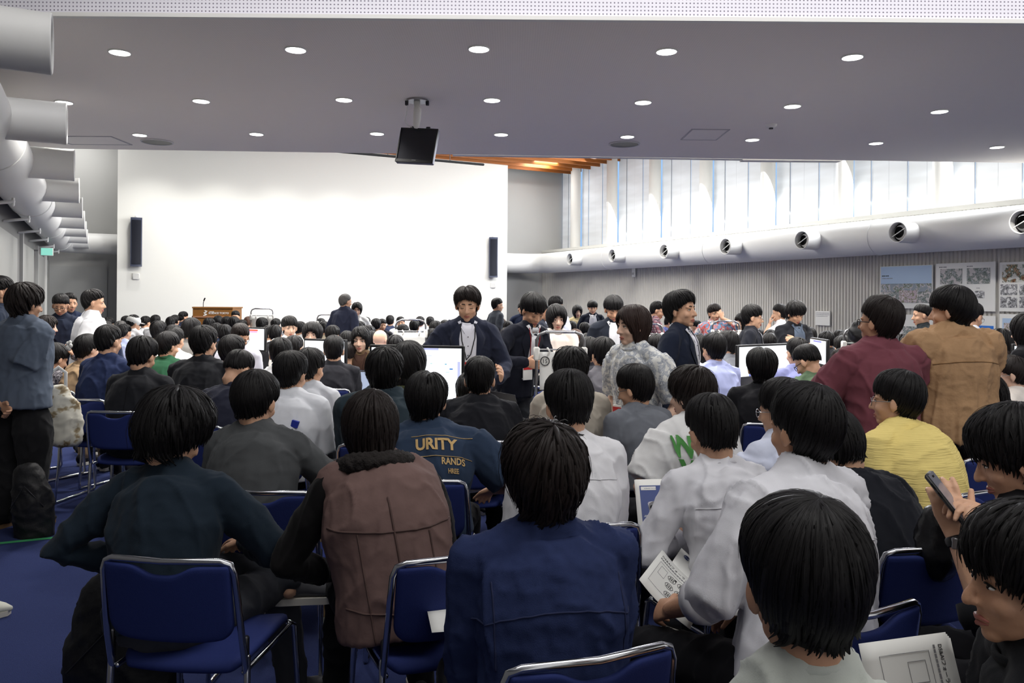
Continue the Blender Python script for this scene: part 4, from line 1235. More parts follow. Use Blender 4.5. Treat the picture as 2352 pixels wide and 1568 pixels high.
def garment(g, p, body):
    k = p.get('k', 1.0); e = p.get('ease', .018)
    kind = p['top']; col = p.get('col', (30, 30, 34)); m = col if not isinstance(col, tuple) else cloth(col)
    sp, SH, EL, H, C7 = g.sp, g.SH, g.EL, g.H, g.C7
    mb = MB()
    hem = p.get('hem', -.12 if p.get('stand') else -.10)
    fs = np.concatenate([[hem * .5], np.linspace(0, .96, 9)])
    rx = np.interp(fs, [-.3, 0, .3, .62, .84, .96], [.175, .168, .150, .172, .150, .085])
    ry = np.interp(fs, [-.3, 0, .3, .62, .84, .96], [.130, .125, .112, .122, .105, .075])
    rx = rx * k + e; ry = ry * (.6 + .4 * k) + e
    blous = p.get('blouse', 0)
    if blous: rx = rx + blous * np.exp(-((fs - .12) / .2) ** 2); ry = ry + blous * np.exp(-((fs - .12) / .2) ** 2)
    P = [sp(f) for f in fs]
    if p.get('skirt'):
        pz = g.pelz; P = [V3(0, -.0, z) for z in (.35, .55, .72)] + P[1:]; rx = np.concatenate([[.27, .24, .21], rx[1:]]); ry = np.concatenate([[.24, .21, .17], ry[1:]])
    mb.tube(P, np.stack([rx, ry], 1), 22, up=(0, 1, 0), flat=True)
    q = .050 + e * .6
    SH = {s_: SH[s_] * p.get('shk', 1.0) + C7 * V3(1, 1, 1) * (1 - p.get('shk', 1.0)) for s_ in (-1, 1)}
    for s_ in (-1, 1):
        mid = SH[s_] * .5 + C7 * .5 + V3(0, 0, -.006)
        mb.tube([C7 + g.upN * .012, mid, SH[s_] * .9 + C7 * .1, SH[s_]], np.array([[q + .008, q + .004], [q + .006, q], [q + .004, q], [q, q]]), 14)
    sl = p.get('sleeve', 'long' if kind in ('shirt', 'jacket', 'sweat') else 'short')
    sr = p.get('srad', 1.0)
    cuffs = []
    for s in (-1, 1):
        u = EL[s] - SH[s]; v = H[s] - EL[s]
        if sl == 'long':
            w = H[s] - v / np.linalg.norm(v) * .005
            mb.tube([SH[s], SH[s] + u * .5, EL[s], EL[s] + v * .5, w], V3(.056 + e * .5, .060 + e * .3, .056 + e * .2, .048 + e * .15, .036 + e * .1) * sr, 14, flat=False)
        elif sl == 'roll':
            w = EL[s] + v * .22
            mb.tube([SH[s], SH[s] + u * .5, EL[s], w], V3(.058 + e * .5, .063 + e * .4, .062 + e * .3, .060) * sr, 14, flat=True)
            cuffs.append((w, v))
        elif sl == 'short':
            w = SH[s] + u * p.get('slen', .72)
            mb.tube([SH[s], SH[s] + u * .35, w], V3(.055 + e * .5, .063 + e * .55, .064 + e * .7) * sr, 14, flat=True)
        elif sl == 'none':
            pass
    vox = max(.009, p.get('vox', .008) * 1.2)
    if p.get('hq', 1) == 2: vox = .0085
    me = remesh(mb, kind, vox, p.get('gsm', 4), .5, m)
    folds(me, p.get('seed', 3), p.get('famp', .008), p.get('ffreq', 8) * 3.0, p.get('faxis', (1.3, 1.3, .65)))
    if p['D'] < 7: folds(me, p.get('seed', 3) + 31, p.get('famp', .008) * .24, 52, (1.1, 1.1, .9))
    if p.get('famp2'): folds(me, p.get('seed', 3) + 5, p['famp2'], 90)
    nm = {'tee': 't_shirt', 'sweat': 'sweatshirt', 'shirt': 'shirt', 'jacket': 'suit_jacket', 'polo': 'polo_shirt', 'vest': 'shearling_vest', 'dress': 'dress', 'cardigan': 'cardigan', 'blouse': 'blouse'}[kind]
    me.name = nm
    top = link(nm, me, body)
    g.top = top; g.topm = m
    if p.get('detail'): g.tree = surf_tree(me)
    n = g.upN * .6 + V3(0, .35 if kind not in ('jacket', 'shirt', 'polo') else .55, .75); n /= np.linalg.norm(n)
    cm = p.get('collarm', m)
    if kind in ('tee', 'sweat', 'dress', 'cardigan', 'blouse') and p.get('collar', True):
        c = MB(); c.tube(ring_pts(C7 + g.upN * .006 + V3(0, .012, .002), n, .070, .068), np.array([.0075, .011]), 8, closed=True); part('collar', c, cm, top, True)
    elif kind in ('shirt', 'polo', 'jacket') and p.get('collar', True):
        c = MB()
        ra = ring_pts(C7 + g.upN * .024 + V3(0, .010, 0), n, .064, .062, 28); rb = ring_pts(C7 + g.upN * .027 + V3(0, .010, 0), n, .068, .066, 28); rc = ring_pts(C7 - g.upN * .004 + V3(0, .008, 0), n, .082, .080, 28); rd = ring_pts(C7 - g.upN * .008 + V3(0, .008, 0), n, .072, .070, 28)
        if p.get('band'): rc = ring_pts(C7 - g.upN * .01 + V3(0, .008, 0), n, .074, .072, 28)
        V = np.concatenate([ra, rb, rc, rd]); F = []
        for i in range(28):
            j = (i + 1) % 28
            for r in range(4): F.append((r * 28 + i, r * 28 + j, ((r + 1) % 4) * 28 + j, ((r + 1) % 4) * 28 + i))
        c.add(V, F); part('collar', c, cm, top, True)
    for w, v in cuffs:
        c = MB(); v = v / np.linalg.norm(v); c.tube([w - v * .03, w - v * .005, w + v * .03], V3(.066, .070, .064), 16, flat=True); part('cuff', c, m, top, True)
    return top
# ------------------------------------------------------------------ chairs and furniture
def build_chair():
    t = empty('stacking_chair')
    tag(t, None, 'chair', 'blue stacking chairs of the audience')
    # seat
    us = np.linspace(-1, 1, 11); vs = np.linspace(0, 1, 11)
    G = np.zeros((11, 11, 3))
    for i, v in enumerate(vs):
        for j, u in enumerate(us):
            w = .212 - .014 * (v - .5) ** 2 * 4 - (.03 if (i in (0, 10) and abs(u) == 1) else 0)
            G[i, j] = (u * w, -.185 + v * .425, .478 + .010 * math.sin(v * 3.0) - .028 * max(0, v - .86) / .14 + .012 * u * u - .012 * max(0, .12 - v) / .12)
    g = MB(); g.slab(G, (0, 0, -.036)); me = g.mesh('seat', M_BLUE, True)
    me2 = modmesh(me, [('SUBSURF', dict(levels=1, render_levels=1))]); me2.name = 'seat'; link('seat', me2, t)
    # backrest with the hand dip in its top edge
    zs = np.linspace(0, 1, 11); us = np.linspace(-1, 1, 21)
    G = np.zeros((11, 21, 3))
    for i, q in enumerate(zs):
        for j, u in enumerate(us):
            dip = .030 * math.exp(-(u / .36) ** 4)
            z = .555 + q * (.247 - dip * 1.0)
            x = u * (.199 - .030 * max(0, .18 - q) / .18 * (abs(u) ** 6))
            G[i, j] = (x, -.198 - .17 * (z - .555) - .026 * (1 - u * u), z + .012 * abs(u) ** 4 * (q < .05))
    g = MB(); g.slab(G, (0, -.024, .004)); me = g.mesh('backrest', M_BLUE, True)
    me2 = modmesh(me, [('SUBSURF', dict(levels=1, render_levels=1))]); me2.name = 'backrest'; link('backrest', me2, t)
    r = .0105
    yb = lambda z: -.205 - .17 * (z - .555)
    U = [(-.218, yb(.47) + .01, .455), (-.216, yb(.56), .56), (-.211, yb(.70), .70), (-.207, yb(.775), .775), (-.196, yb(.803), .803), (-.170, yb(.814) - .008, .814), (0, yb(.816) - .030, .816)]
    U = U + [(-x, y, z) for x, y, z in U[-2::-1]]
    g = MB(); g.tube(U, r, 10); part('back_frame', g, M_CHROME, t, True)
    for s in (-1, 1):
        g = MB(); g.tube([(s * .220, yb(.47) + .012, .50), (s * .224, -.19, .25), (s * .232, -.215, .03), (s * .232, -.205, .012)], r, 10); part('leg', g, M_CHROME, t, True)
        g = MB(); g.tube([(s * .232, .235, .012), (s * .230, .245, .03), (s * .222, .225, .25), (s * .216, .205, .44), (s * .20, .195, .452)], r, 10); part('leg', g, M_CHROME, t, True)
        g = MB(); g.tube([(s * .232, -.205, .0115), (s * .236, 0, .0115), (s * .232, .235, .0115)], r, 10); part('runner', g, M_CHROME, t, True)
        g = MB(); g.tube([(s * .206, -.17, .448), (s * .208, .0, .446), (s * .206, .20, .446)], .009, 8); part('seat_rail', g, M_CHROME, t, True)
        g = MB(); g.box((s * .217, yb(.52) + .018, .52), (.016, .022, .09), bev=.005); part('clamp', g, M_DKSTEEL, t)
    return t
CH0 = build_chair(); _chfirst = [True]
def chair(x, y, yaw, label, group='blue stacking chairs of the audience'):
    """yaw in degrees, same sense as people"""
    if _chfirst[0]: t = CH0; _chfirst[0] = False
    else: t = copy_tree(CH0)
    t.location = (x, y, 0); t.rotation_euler = (0, 0, -rad(yaw))
    t['label'] = label; t['group'] = group
    return t

def table(c, w, d, rz, label):
    t = empty('folding_table', (c[0], c[1], 0), rz, label, 'table')
    g = MB(); g.box((0, 0, .70), (w, d, .03), bev=.006); part('table_top', g, M_TABLE, t)
    g = MB(); g.box((0, 0, .675), (w - .1, d - .1, .02)); part('apron', g, M_STEEL, t)
    for sx in (-1, 1):
        for sy in (-1, 1):
            g = MB(); g.tube([(sx * (w / 2 - .08), sy * (d / 2 - .08), .68), (sx * (w / 2 - .08), sy * (d / 2 - .06), .03)], .014, 10); l = part('leg', g, M_STEEL, t, 40)
            g = MB(); g.tube([(sx * (w / 2 - .08), sy * (d / 2 - .06), .03), (sx * (w / 2 - .08), sy * (d / 2 - .06), .0)], .022, 10, flat=True); part('caster', g, M_BLACK, l)
    return t
def facing(cx, cy, rz):
    return rz
def monitor(p0, p1, h, label, tilt=0.0, scr=1.3, deco=None):
    """flat display between its lower screen corners p0 (left) and p1 (right) as seen; h screen height"""
    p0, p1 = Vector(p0), Vector(p1); c = (p0 + p1) / 2; w = (p1 - p0).to_2d().length
    rz = math.atan2(p1.y - p0.y, p1.x - p0.x)
    t = empty('display_monitor', (c.x, c.y, c.z), rz, label, 'monitor')
    b = .018
    g = MB(); g.box((0, .02, h / 2), (w + 2 * b, .035, h + 2 * b), bev=.006); part('casing', g, M_BLACK, t)
    g = MB(); g.box((0, .0, h / 2), (w, .006, h)); s = part('screen', g, emissive('screen_glow', (246, 250, 255), scr), t)
    z0 = .715 - c.z
    g = MB(); g.tube([(0, .05, h * .4), (0, .06, .0), (0, .05, z0 + .02)], .028, 12); part('stand', g, M_BLACK, t)
    g = MB(); g.box((0, .03, z0 + .008), (.36, .24, .016), bev=.006); part('base', g, M_BLACK, t)
    for (x, y, ww, hh, rgb, e) in (deco or ()):
        g = MB(); g.box((x * w / 2, -.0045, (y + 1) / 2 * h), (ww * w, .004, hh * h)); part('screen_graphic', g, emissive('screen_colour', rgb, e), s)
    return t, s, w, h
def laptop(c, z, rz, label, w=.33, d=.22, ang=1.85):
    t = empty('laptop', (c[0], c[1], z), rz, label, 'laptop')
    g = MB(); g.box((0, 0, .008), (w, d, .016), bev=.005); b = part('base', g, M_DKSTEEL, t)
    g = MB(); g.box((0, -.01, .0165), (w * .88, d * .5, .002)); part('keyboard', g, M_BLACK, b)
    q = Matrix.Rotation(-(ang - math.pi / 2) , 3, 'X')
    o = Vector((0, d / 2 - .004, .016)); cc = o + q @ Vector((0, 0, d / 2))
    g = MB(); g.box(cc, (w, .007, d), rot=q, bev=.003); l = part('lid', g, M_DKSTEEL, t)
    g = MB(); g.box(cc + q @ Vector((0, -.0045, 0)), (w * .92, .002, d * .88), rot=q); part('screen', g, emissive('laptop_screen', (190, 205, 235), .7), l)
    return t
def sign_rack(c, rz, w, h, ztop, num, kan, lat, label, sheet_h=.52, tray=False, grp=None):
    """steel coat rack used as a sign stand, a paper sheet clipped below its top bar"""
    t = empty('sign_stand', (c[0], c[1], 0), rz, label, 'sign stand', grp)
    for s in (-1, 1):
        g = MB(); g.tube([(s * w / 2, 0, .06), (s * w / 2, 0, ztop - .06), (s * (w / 2 - .02), 0, ztop - .02), (s * (w / 2 - .07), 0, ztop)], .011, 10); part('post', g, M_STEEL, t, True)
        g = MB(); g.box((s * w / 2, 0, ztop - .16), (.045, .05, .10), bev=.01); part('clamp', g, M_WHITE, t)
        g = MB(); g.tube([(s * w / 2, -.25, .06), (s * w / 2, .25, .06)], .016, 10); f = part('foot', g, M_STEEL, t, True)
        for y in (-.23, .23):
            g = MB(); g.ell((s * w / 2, y, .03), (.02, .03, .03), 12, 8); part('caster', g, M_BLACK, f, True)
    g = MB(); g.tube([(-w / 2 + .07, 0, ztop), (w / 2 - .07, 0, ztop)], .012, 10); part('top_bar', g, M_CHROME, t, True)
    g = MB(); g.tube([(-w / 2, 0, ztop - .13), (w / 2, 0, ztop - .13)], .006, 8); part('lower_bar', g, M_STEEL, t, True)
    G = np.zeros((6, 9, 3)); sw = w * .92
    for i in range(6):
        for j in range(9):
            a = j / 8; G[i, j] = (-sw / 2 + sw * a + .008, -.03 - .006 * math.sin(a * 6.0 + i * .2) - .01 * (i == 5), ztop - .145 - sheet_h * i / 5)
    g = MB(); g.slab(G, (0, .003, 0)); sh = part('sign_sheet', g, M_PAPER, t, True)
    FM = Matrix.Translation((0, -.040, 0)) @ Matrix.Rotation(math.pi / 2, 4, 'X')
    zt = ztop - .145
    def tx(s, size, x, z, m=M_INK): put_text('print', s, size, m, sh, Matrix.Translation((x, -.041, z)) @ Matrix.Rotation(math.pi / 2, 4, 'X'), 'CENTER', .0004)
    if num:
        nx, nz = -sw / 2 + sw * .14, zt - sheet_h * .24
        tx(num, sheet_h * .15, nx, nz - sheet_h * .055)
        a = np.linspace(0, 6.283, 28, endpoint=False); g = MB(); rr = sheet_h * .115
        g.tube([(nx + rr * math.cos(q), -.041, nz + rr * math.sin(q)) for q in a], .003, 6, closed=True); part('print', g, M_INK, sh, True)
        tx(kan, sheet_h * .17, -sw / 2 + sw * .36, zt - sheet_h * .34)
        if lat: tx(lat, sheet_h * .075, -sw / 2 + sw * .22, zt - sheet_h * .80, M_GREYINK)
    for s in (-.55, .55):
        g = MB(); g.tube([(s * w / 2, -.02, ztop - .12), (s * w / 2 + .015, -.045, ztop - .14), (s * w / 2, -.03, ztop - .175)], .008, 6); part('clip', g, M_WHITE, t, True)
    if tray:
        g = MB(); g.box((-w / 2 - .12, 0, ztop - .75), (.30, .34, .025), bev=.005); part('side_tray', g, M_WHITE, t)
    return t
def paper_sheet(name, origin, ax, ay, w, h, bend, label, cat='handout', nsheets=3, m=M_PAPER):
    """slightly bent stack of sheets; origin is the lower left corner as read, ax across, ay up the page"""
    ax = Vector(ax).normalized(); ay = Vector(ay); ay = (ay - ax * ay.dot(ax)).normalized(); nz = ax.cross(ay)
    t = bpy.data.objects.new(name, None); COL.objects.link(t); M4 = Matrix.Identity(4)
    for i in range(3): M4[i][0] = ax[i]; M4[i][1] = ay[i]; M4[i][2] = nz[i]; M4[i][3] = origin[i]
    t.matrix_world = M4; tag(t, label, cat)
    f = lambda x, y: bend * ((x / w - .5) ** 2 * 4 - 1) * w
    for k in range(nsheets):
        G = np.zeros((7, 9, 3))
        for i in range(7):
            for j in range(9):
                x = w * j / 8; y = h * i / 6; G[i, j] = (x + .004 * k, y + .003 * k, f(x, y) - .0012 * k)
        g = MB(); g.slab(G, (0, 0, -.0009)); part('sheet', g, m, t, True)
    return t, f
def handout_print(t, f, w, h, s=1.0):
    """the venue-map handout: title line, small second line, plan outline with numbered circles"""
    def bent(o, M):
        co = get_co(o.data)
        pts = np.array([list(M @ Vector(c)) for c in co]); pts[:, 2] += np.array([f(x, y) for x, y in pts[:, :2]]) + .0006
        set_co(o.data, pts); o.matrix_local = Matrix.Identity(4)
    M_ = Matrix.Translation((w * .07, h * .88, 0)); o = put_text('print', 'DS&AIフォーラム 202', h * .058, M_INK, t, M_, 'LEFT', .0002); bent(o, M_)
    def strokes(pts, r=.0006, closed=True, m=M_GREYINK):
        P = []
        n = len(pts)
        for i in range(n if closed else n - 1):
            for q in range(4): P.append(Vector(pts[i]).lerp(Vector(pts[(i + 1) % n]), q / 4))
        if not closed: P.append(Vector(pts[-1]))
        g = MB(); g.tube([(p.x, p.y, f(p.x, p.y) + .0008) for p in [Vector((q[0], q[1], 0)) for q in P]], r, 5, closed=closed); part('print', g, m, t, True)
    rs = random.Random(4); g = MB(); x = w * .07
    while x < w * .86:
        l = rs.uniform(.006, .010); g.box((x + l / 2, h * .83, f(x, 0) + .0008), (l, h * .022, .0004)); x += l + .002
    part('print', g, M_GREYINK, t, False)
    strokes([(w * .10, h * .2, 0), (w * .10, h * .76, 0), (w * .92, h * .76, 0), (w * .92, h * .2, 0)], .0005)
    strokes([(w * .16, h * .50, 0), (w * .16, h * .70, 0), (w * .30, h * .70, 0), (w * .30, h * .50, 0)], .0005)
    a = np.linspace(0, 6.283, 16, endpoint=False)
    for i, (cx, cy) in enumerate(((.42, .64), (.44, .46), (.62, .66), (.64, .47), (.80, .62), (.83, .42), (.50, .28), (.70, .28))):
        r = .075 * w * 1.1
        strokes([(w * cx + r * math.cos(q), h * cy + r * math.sin(q), 0) for q in a[::2]], .0008, True, M_INK)
        rr = random.Random(i); g = MB()
        for q in range(2):
            for j in range(3): x, y = w * cx + (j - 1) * .007, h * cy + (.5 - q) * .010; g.box((x, y, f(x, y) + .0009), (.005, .0055, .0004))
        if i % 2 == 0: x, y = w * cx + r * .75, h * cy + r * .85; g.box((x, y, f(x, y) + .0009), (.009, .009, .0004))
        part('print', g, M_INK, t, False)
def phone(c, ax, ay, label, screen=True, casecol=M_BLACK, cams=False):
    ax = Vector(ax).normalized(); ay = Vector(ay); ay = (ay - ax * ay.dot(ax)).normalized(); nz = ax.cross(ay)
    t = bpy.data.objects.new('smartphone', None); COL.objects.link(t); M4 = Matrix.Identity(4)
    for i in range(3): M4[i][0] = ax[i]; M4[i][1] = ay[i]; M4[i][2] = nz[i]; M4[i][3] = c[i]
    t.matrix_world = M4; tag(t, label, 'phone')
    g = MB(); g.box((0, 0, 0), (.076, .155, .011), bev=.005); part('case', g, casecol, t)
    if cams:
        g = MB(); g.tube([(-.018, .055, .005), (-.018, .055, .008)], .021, 16, flat=True); part('camera_ring', g, M_STEEL, t)
        for dx in (-.027, -.009):
            g = MB(); g.tube([(dx, .055, .007), (dx, .055, .010)], .0075, 12, flat=True); part('lens', g, M_BLACK, t)
    else:
        g = MB(); g.box((0, 0, .0056), (.069, .147, .001)); s = part('screen', g, mat('phone_glass', (128, 128, 138), .12, spec=.6), t)
        g = MB(); g.box((0, .064, .0064), (.02, .006, .0008), bev=.0003); part('camera_cutout', g, M_BLACK, s)
        for y in (.045, .02): 
            g = MB(); g.box((-.039, y, 0), (.003, .016, .004)); part('button', g, casecol, t)
    return t
def soft_bag(name, c, rz, w, d, h, m, label, cat, seed=1, straps=True, top=.75, flop=0.0):
    t = empty(name, (c[0], c[1], c[2] if len(c) > 2 else 0), rz, label, cat)
    mb = MB(); P = []; Rr = []
    for i, z in enumerate(np.linspace(0.03, 1, 8)):
        k = 1 - (1 - top) * max(0, z - .55) / .45
        P.append((flop * z * z, 0, z * h)); Rr.append((w / 2 * k * (.94 + .06 * math.sin(z * 3.1)), d / 2 * k * (.9 + .1 * math.sin(z * 3.1))))
    mb.tube(P, np.array(Rr), 18, up=(0, 1, 0))
    me = remesh(mb, 'bag_body', .014, 3, .5, m); folds(me, seed, .008, 30); folds(me, seed + 3, .003, 80)
    link('bag_body', me, t)
    if straps:
        for s in (-1, 1):
            g = MB(); g.tube([(s * w * .22 + flop * .8, d * .3, h * .9), (s * w * .28 + flop, d * .75, h * .6), (s * w * .25, d * .62, h * .25), (s * w * .22, d * .45, h * .08)], np.array([[.022, .006]] * 4), 8); part('strap', g, m, t, True)
        g = MB(); a = np.linspace(0, math.pi, 9); g.tube([(flop + .04 * math.cos(q), 0, h * .98 + .05 * math.sin(q)) for q in a], .008, 8); part('grab_handle', g, m, t, True)
        g = MB(); g.tube([(-w * .38 + flop * .5, -d * .42, h * .5), (flop * .8, -d * .50, h * .84), (w * .38 + flop * .5, -d * .42, h * .5)], .004, 6); part('zip', g, M_DKSTEEL, t, True)
    return t

# ceiling monitor on its bracket
p = px(958, 231, (SLABZ - CAMZ) * FPX / (HY - 231)); mt = empty('ceiling_monitor', (p.x, p.y, SLABZ), 0, 'black monitor hanging from the grey ceiling on a steel bracket, tilted down', 'monitor')
dd = p.y; sc_ = dd / FPX
g = MB(); g.tube([(0, 0, -.002), (0, 0, -.02)], .115, 24, flat=True); g2 = part('ceiling_plate', g, M_STEEL, mt)
for s in (-1, 1): g = MB(); g.box((s * .11, 0, -.035), (.035, .04, .05), bev=.006); part('bolt_block', g, M_DKSTEEL, g2)
g = MB(); g.tube([(0, 0, -.02), (0, 0, -.07), (.005, .0, -.10), (.0, 0, -.20), (-.01, .02, -.27)], V3(.035, .03, .042, .042, .034), 14); part('bracket_arm', g, M_WHITE, mt)
g = MB(); g.tube([(-.10, 0, -.05), (-.11, -.01, -.16), (-.13, .0, -.22), (-.10, .02, -.27), (-.06, .04, -.28)], .006, 6); part('cable', g, M_WHITE, mt)
q = (Matrix.Rotation(rad(-14), 3, 'Z') @ Matrix.Rotation(rad(-13), 3, 'X') @ Matrix.Rotation(rad(5), 3, 'Y'))
cc = Vector((.002, .06, -.485))
g = MB(); g.box(cc, (.43, .055, .395), rot=q, bev=.008); g.box(cc + q @ Vector((0, .07, 0)), (.36, .10, .33), rot=q, bev=.03); part('casing', g, mat('monitor_grey', (96, 98, 112), .5), mt)
g = MB(); g.box(cc + q @ Vector((0, -.028, .008)), (.40, .006, .355), rot=q); s = part('screen', g, mat('dark_screen', (12, 14, 24), .28, spec=.45), mt)
for sx, sz, w_, h_ in ((0, .19, .43, .015), (0, -.178, .43, .035), (-.207, 0, .016, .39), (.207, 0, .016, .39)):
    g = MB(); g.box(cc + q @ Vector((sx, -.031, sz)), (w_, .012, h_), rot=q, bev=.003); part('bezel', g, M_BLACK, mt)
g = MB(); g.box(cc + q @ Vector((0, -.038, -.172)), (.045, .002, .006), rot=q); part('maker_mark', g, M_STEEL, mt)
for sx in (-.1, .08): g = MB(); g.box(cc + q @ Vector((sx, .03, .215)), (.05, .06, .04), rot=q, bev=.006); part('bracket_lug', g, M_DKSTEEL, mt)

# lectern in front of the stage wall
D = 17.6
p0, p1 = px(444, 708, D), px(533, 708, D); c = (p0 + p1) / 2; w = (p1 - p0).length
t = empty('lectern', (c.x, c.y, 0), 0.08, 'wide wooden lectern with white lettering in front of the white stage wall', 'lectern')
z1 = c.z
g = MB(); g.prism([(-w / 2, 0), (w / 2, 0), (w / 2 + .06, .55), (-w / 2 - .14, .55)], lambda a, b: (a, b, .0), lambda a, b: (a, b, z1)); part('cabinet', g, M_PODIUM, t, False)
g = MB(); g.prism([(-w / 2 - .01, -.02), (w / 2 + .01, -.02), (w / 2 + .08, .57), (-w / 2 - .16, .57)], lambda a, b: (a, b, z1), lambda a, b: (a, b, z1 + .03)); part('top', g, M_PODIUM, t, False)
g = MB(); g.box((0, -.012, z1 - .19), (w - .02, .02, .03)); part('moulding', g, mat('pink_wood', (176, 128, 96), .5), t)
put_text('lettering', 'SCIENCE TOKYO', .058, M_PAPER, t, Matrix.Translation((-.09, -.006, z1 - .125)) @ Matrix.Rotation(math.pi / 2, 4, 'X'), 'LEFT', .001, .0012)
g = MB(); g.box((-.02, -.006, z1 - .075), (.10, .004, .012)); part('lettering', g, M_PAPER, t, False)
g = MB()
for zz, xx in ((z1 - .06, .012), (z1 - .095, -.006), (z1 - .13, .008), (z1 - .155, -.012)): g.box((-.16 + xx, -.006, zz), (.062, .006, .022), rot=Matrix.Rotation(.35 if xx > 0 else -.25, 3, 'Y'), bev=.002)
part('emblem', g, M_PAPER, t, False)
mp = px(459, 690, D - .1); g = MB(); g.tube([(mp.x - c.x, .1, z1 + .02), (mp.x - c.x, .1, mp.z - .06), (mp.x - c.x + .02, .08, mp.z)], .008, 8)
m = tag(link('gooseneck_microphone', g.mesh('gooseneck_microphone', M_DKSTEEL)), 'thin gooseneck microphone standing on the wooden lectern', 'microphone'); m.location = (c.x, c.y, 0)
g = MB(); g.tube([(mp.x - c.x + .02, .08, mp.z), (mp.x - c.x + .05, .06, mp.z + .05)], .016, 10); part('capsule', g, M_BLACK, m, True)

# green tape line on the carpet, shoe tip at the frame edge
a, b = px(-60, 1254, 1.6 * FPX / (1254 - 677)), px(215, 1226, 1.6 * FPX / (1226 - 679))
a.z = b.z = .0015; dv = (b - a).normalized(); nv = Vector((-dv.y, dv.x, 0)) * .022
t = tag(link('floor_tape', quad_prism([a - nv, b - nv, b + nv, a + nv], (0, 0, .0012)).mesh('floor_tape', mat('green_tape', (74, 168, 110), .35), False)), 'shiny green tape line stuck on the blue carpet', 'tape')
# ------------------------------------------------------------------ the audience
AUD = 'blue stacking chairs of the audience'
FIGS = []
def P(who, label, x, y, D, **k):
    if 3.9 < D < 8.3 and not k.get('stand'): D *= 1.06
    k.update(dict(x=x, y=y, D=D, label=label)); k.setdefault('seed', int(x * 7 + y) % 97)
    g = figure(k)
    g.p = k; g.who = who; FIGS.append(g)
    if not k.get('stand') and k.get('chair', True):
        cy = k.get('cyaw', k.get('yaw', 0)); o = g.loc + g.Rz @ V3(*k.get('coff', (0, .035, 0)))
        if D < 8.2: g.chair = chair(o[0], o[1], cy, 'blue stacking chair with chrome frame under the ' + who)
    return g
BK = (24, 24, 27); NV = (32, 40, 62); WH = (226, 226, 229); GR = (120, 121, 124); CH = (70, 72, 75); LB = (170, 178, 222)
M_WHITECLOTH = cloth(WH)

def suit_front(g, m_in, w0=.075, w1=.06, zlo=.10, buttons=True, lapel=True, lanyard=None, badge=False, open_=True):
    """shirt front, lapels, lanyard and badge on the front of a jacket (local body space, front is +y)"""
    zt = g.C7[2] - .012; zb = g.pelz + zlo; cx = lambda t: g.C7[0] * (1 - t)
    rows = np.linspace(0, 1, 12)
    wf = lambda t: w0 * (.62 + .38 * min(1, t * 4)) * (1 - t) + w1 * t
    panel(g, [[(cx(t) + u * wf(t), zt + (zb - zt) * t) for u in np.linspace(1, -1, 9)] for t in rows], False, .006, m_in, 'shirt_front')
    if lapel:
        for s in (-1, 1):
            def lw(t): return .018 + .052 * max(0, 1 - abs(t - .30) / .34) if t < .62 else .012
            panel(g, [[(cx(t) + s * (wf(t) - .006 + lw(t) * u), zt + .01 + (zb - zt) * t) for u in np.linspace(0, 1, 5)] for t in rows], False, .011, g.topm, 'lapel')
    for s in (-1, 1):
        panel(g, [[(cx(0) + s * (.052 - .030 * t + .022 * u - .02 * t * u), zt + .028 - .085 * t - .012 * u) for u in np.linspace(0, 1, 4)] for t in np.linspace(0, 1, 5)], False, .0125, m_in, 'shirt_collar')
    if buttons:
        for t in (.22, .38, .54, .70):
            q = drape(g.tree, [(cx(t), zt + (zb - zt) * t)], False, .0085)[0]; b = MB(); b.ell(q, (.004, .002, .004), 10, 6); part('button', b, M_DKSTEEL, g.top, True)
    if lanyard:
        pts = [(-.055, zt), (-.05, zt - .10), (-.02, zt - .22), (.012, zt - .26)]; pts2 = [(.055, zt), (.045, zt - .12), (.02, zt - .22), (.012, zt - .26)]
        for pp in (pts, pts2): Q = drape(g.tree, [np.array(pp[i]) * (1 - f) + np.array(pp[i + 1]) * f for i in range(3) for f in (0, .33, .66)] + [np.array(pp[-1])], False, .013); mb = MB(); mb.tube(Q, .0035, 6); part('lanyard', mb, lanyard, g.top, True)
        q = drape(g.tree, [(.012, zt - .34)], False, .018)[0]
        b = MB(); b.box(q, (.095, .006, .15), bev=.002); bd = part('badge', b, M_PAPER, g.top)
        b = MB(); b.box(q + V3(0, .0035, .035), (.09, .004, .055)); part('badge_band', b, mat('badge_red', (196, 44, 44), .5), bd, False)
        b = MB(); b.box(q + V3(0, .006, .035), (.045, .002, .014)); part('print', b, M_PAPER, bd, False)
def yoke(g, zf=.72, wid=.17, m=None, r=.0022, curve=.02):
    z = g.pelz + g.T * zf
    c0 = g.C7[0] * zf
    seam(g, [(c0 + wid * u, z - curve * u * u) for u in np.linspace(-1, 1, 9)], True, r, m)

# ---- nearest rows
g = P('navy sweatshirt man', 'person in dark navy sweatshirt, hair clip in black hair, one ankle crossed over the knee', 398, 912, 2.72, top='sweat', col=(30, 41, 52), hair='shaggy', hq=2, hsc=1.12, hs=1, vox=.006,
      yaw=6, hyaw=24, hpitch=20, lean=14, k=1.0, sh=1.02, armL=((-.20, .15, .66), (-1, -.5, -.25)), armR=((.12, .34, .70), (1, -.3, -.5)), kneeL=(-.20, .42, .58), ankL=(.27, .40, .54), footL=72, kneeR=(.20, .45, .50), ankR=(.24, .50, .09), footR=20,
      trousers=(62, 64, 70), shoe=(88, 88, 92), detail=1, famp=.008, ffreq=8, slean=-6, coff=(.125, .035, 0))
c = MB(); n_ = V3(0, .35, .85); c.tube(ring_pts(g.C7 + V3(0, .010, .016), n_ / np.linalg.norm(n_), .069, .067, 30)[16:], .0022, 6); part('collar_line', c, M_WHITECLOTH, g.top, True)
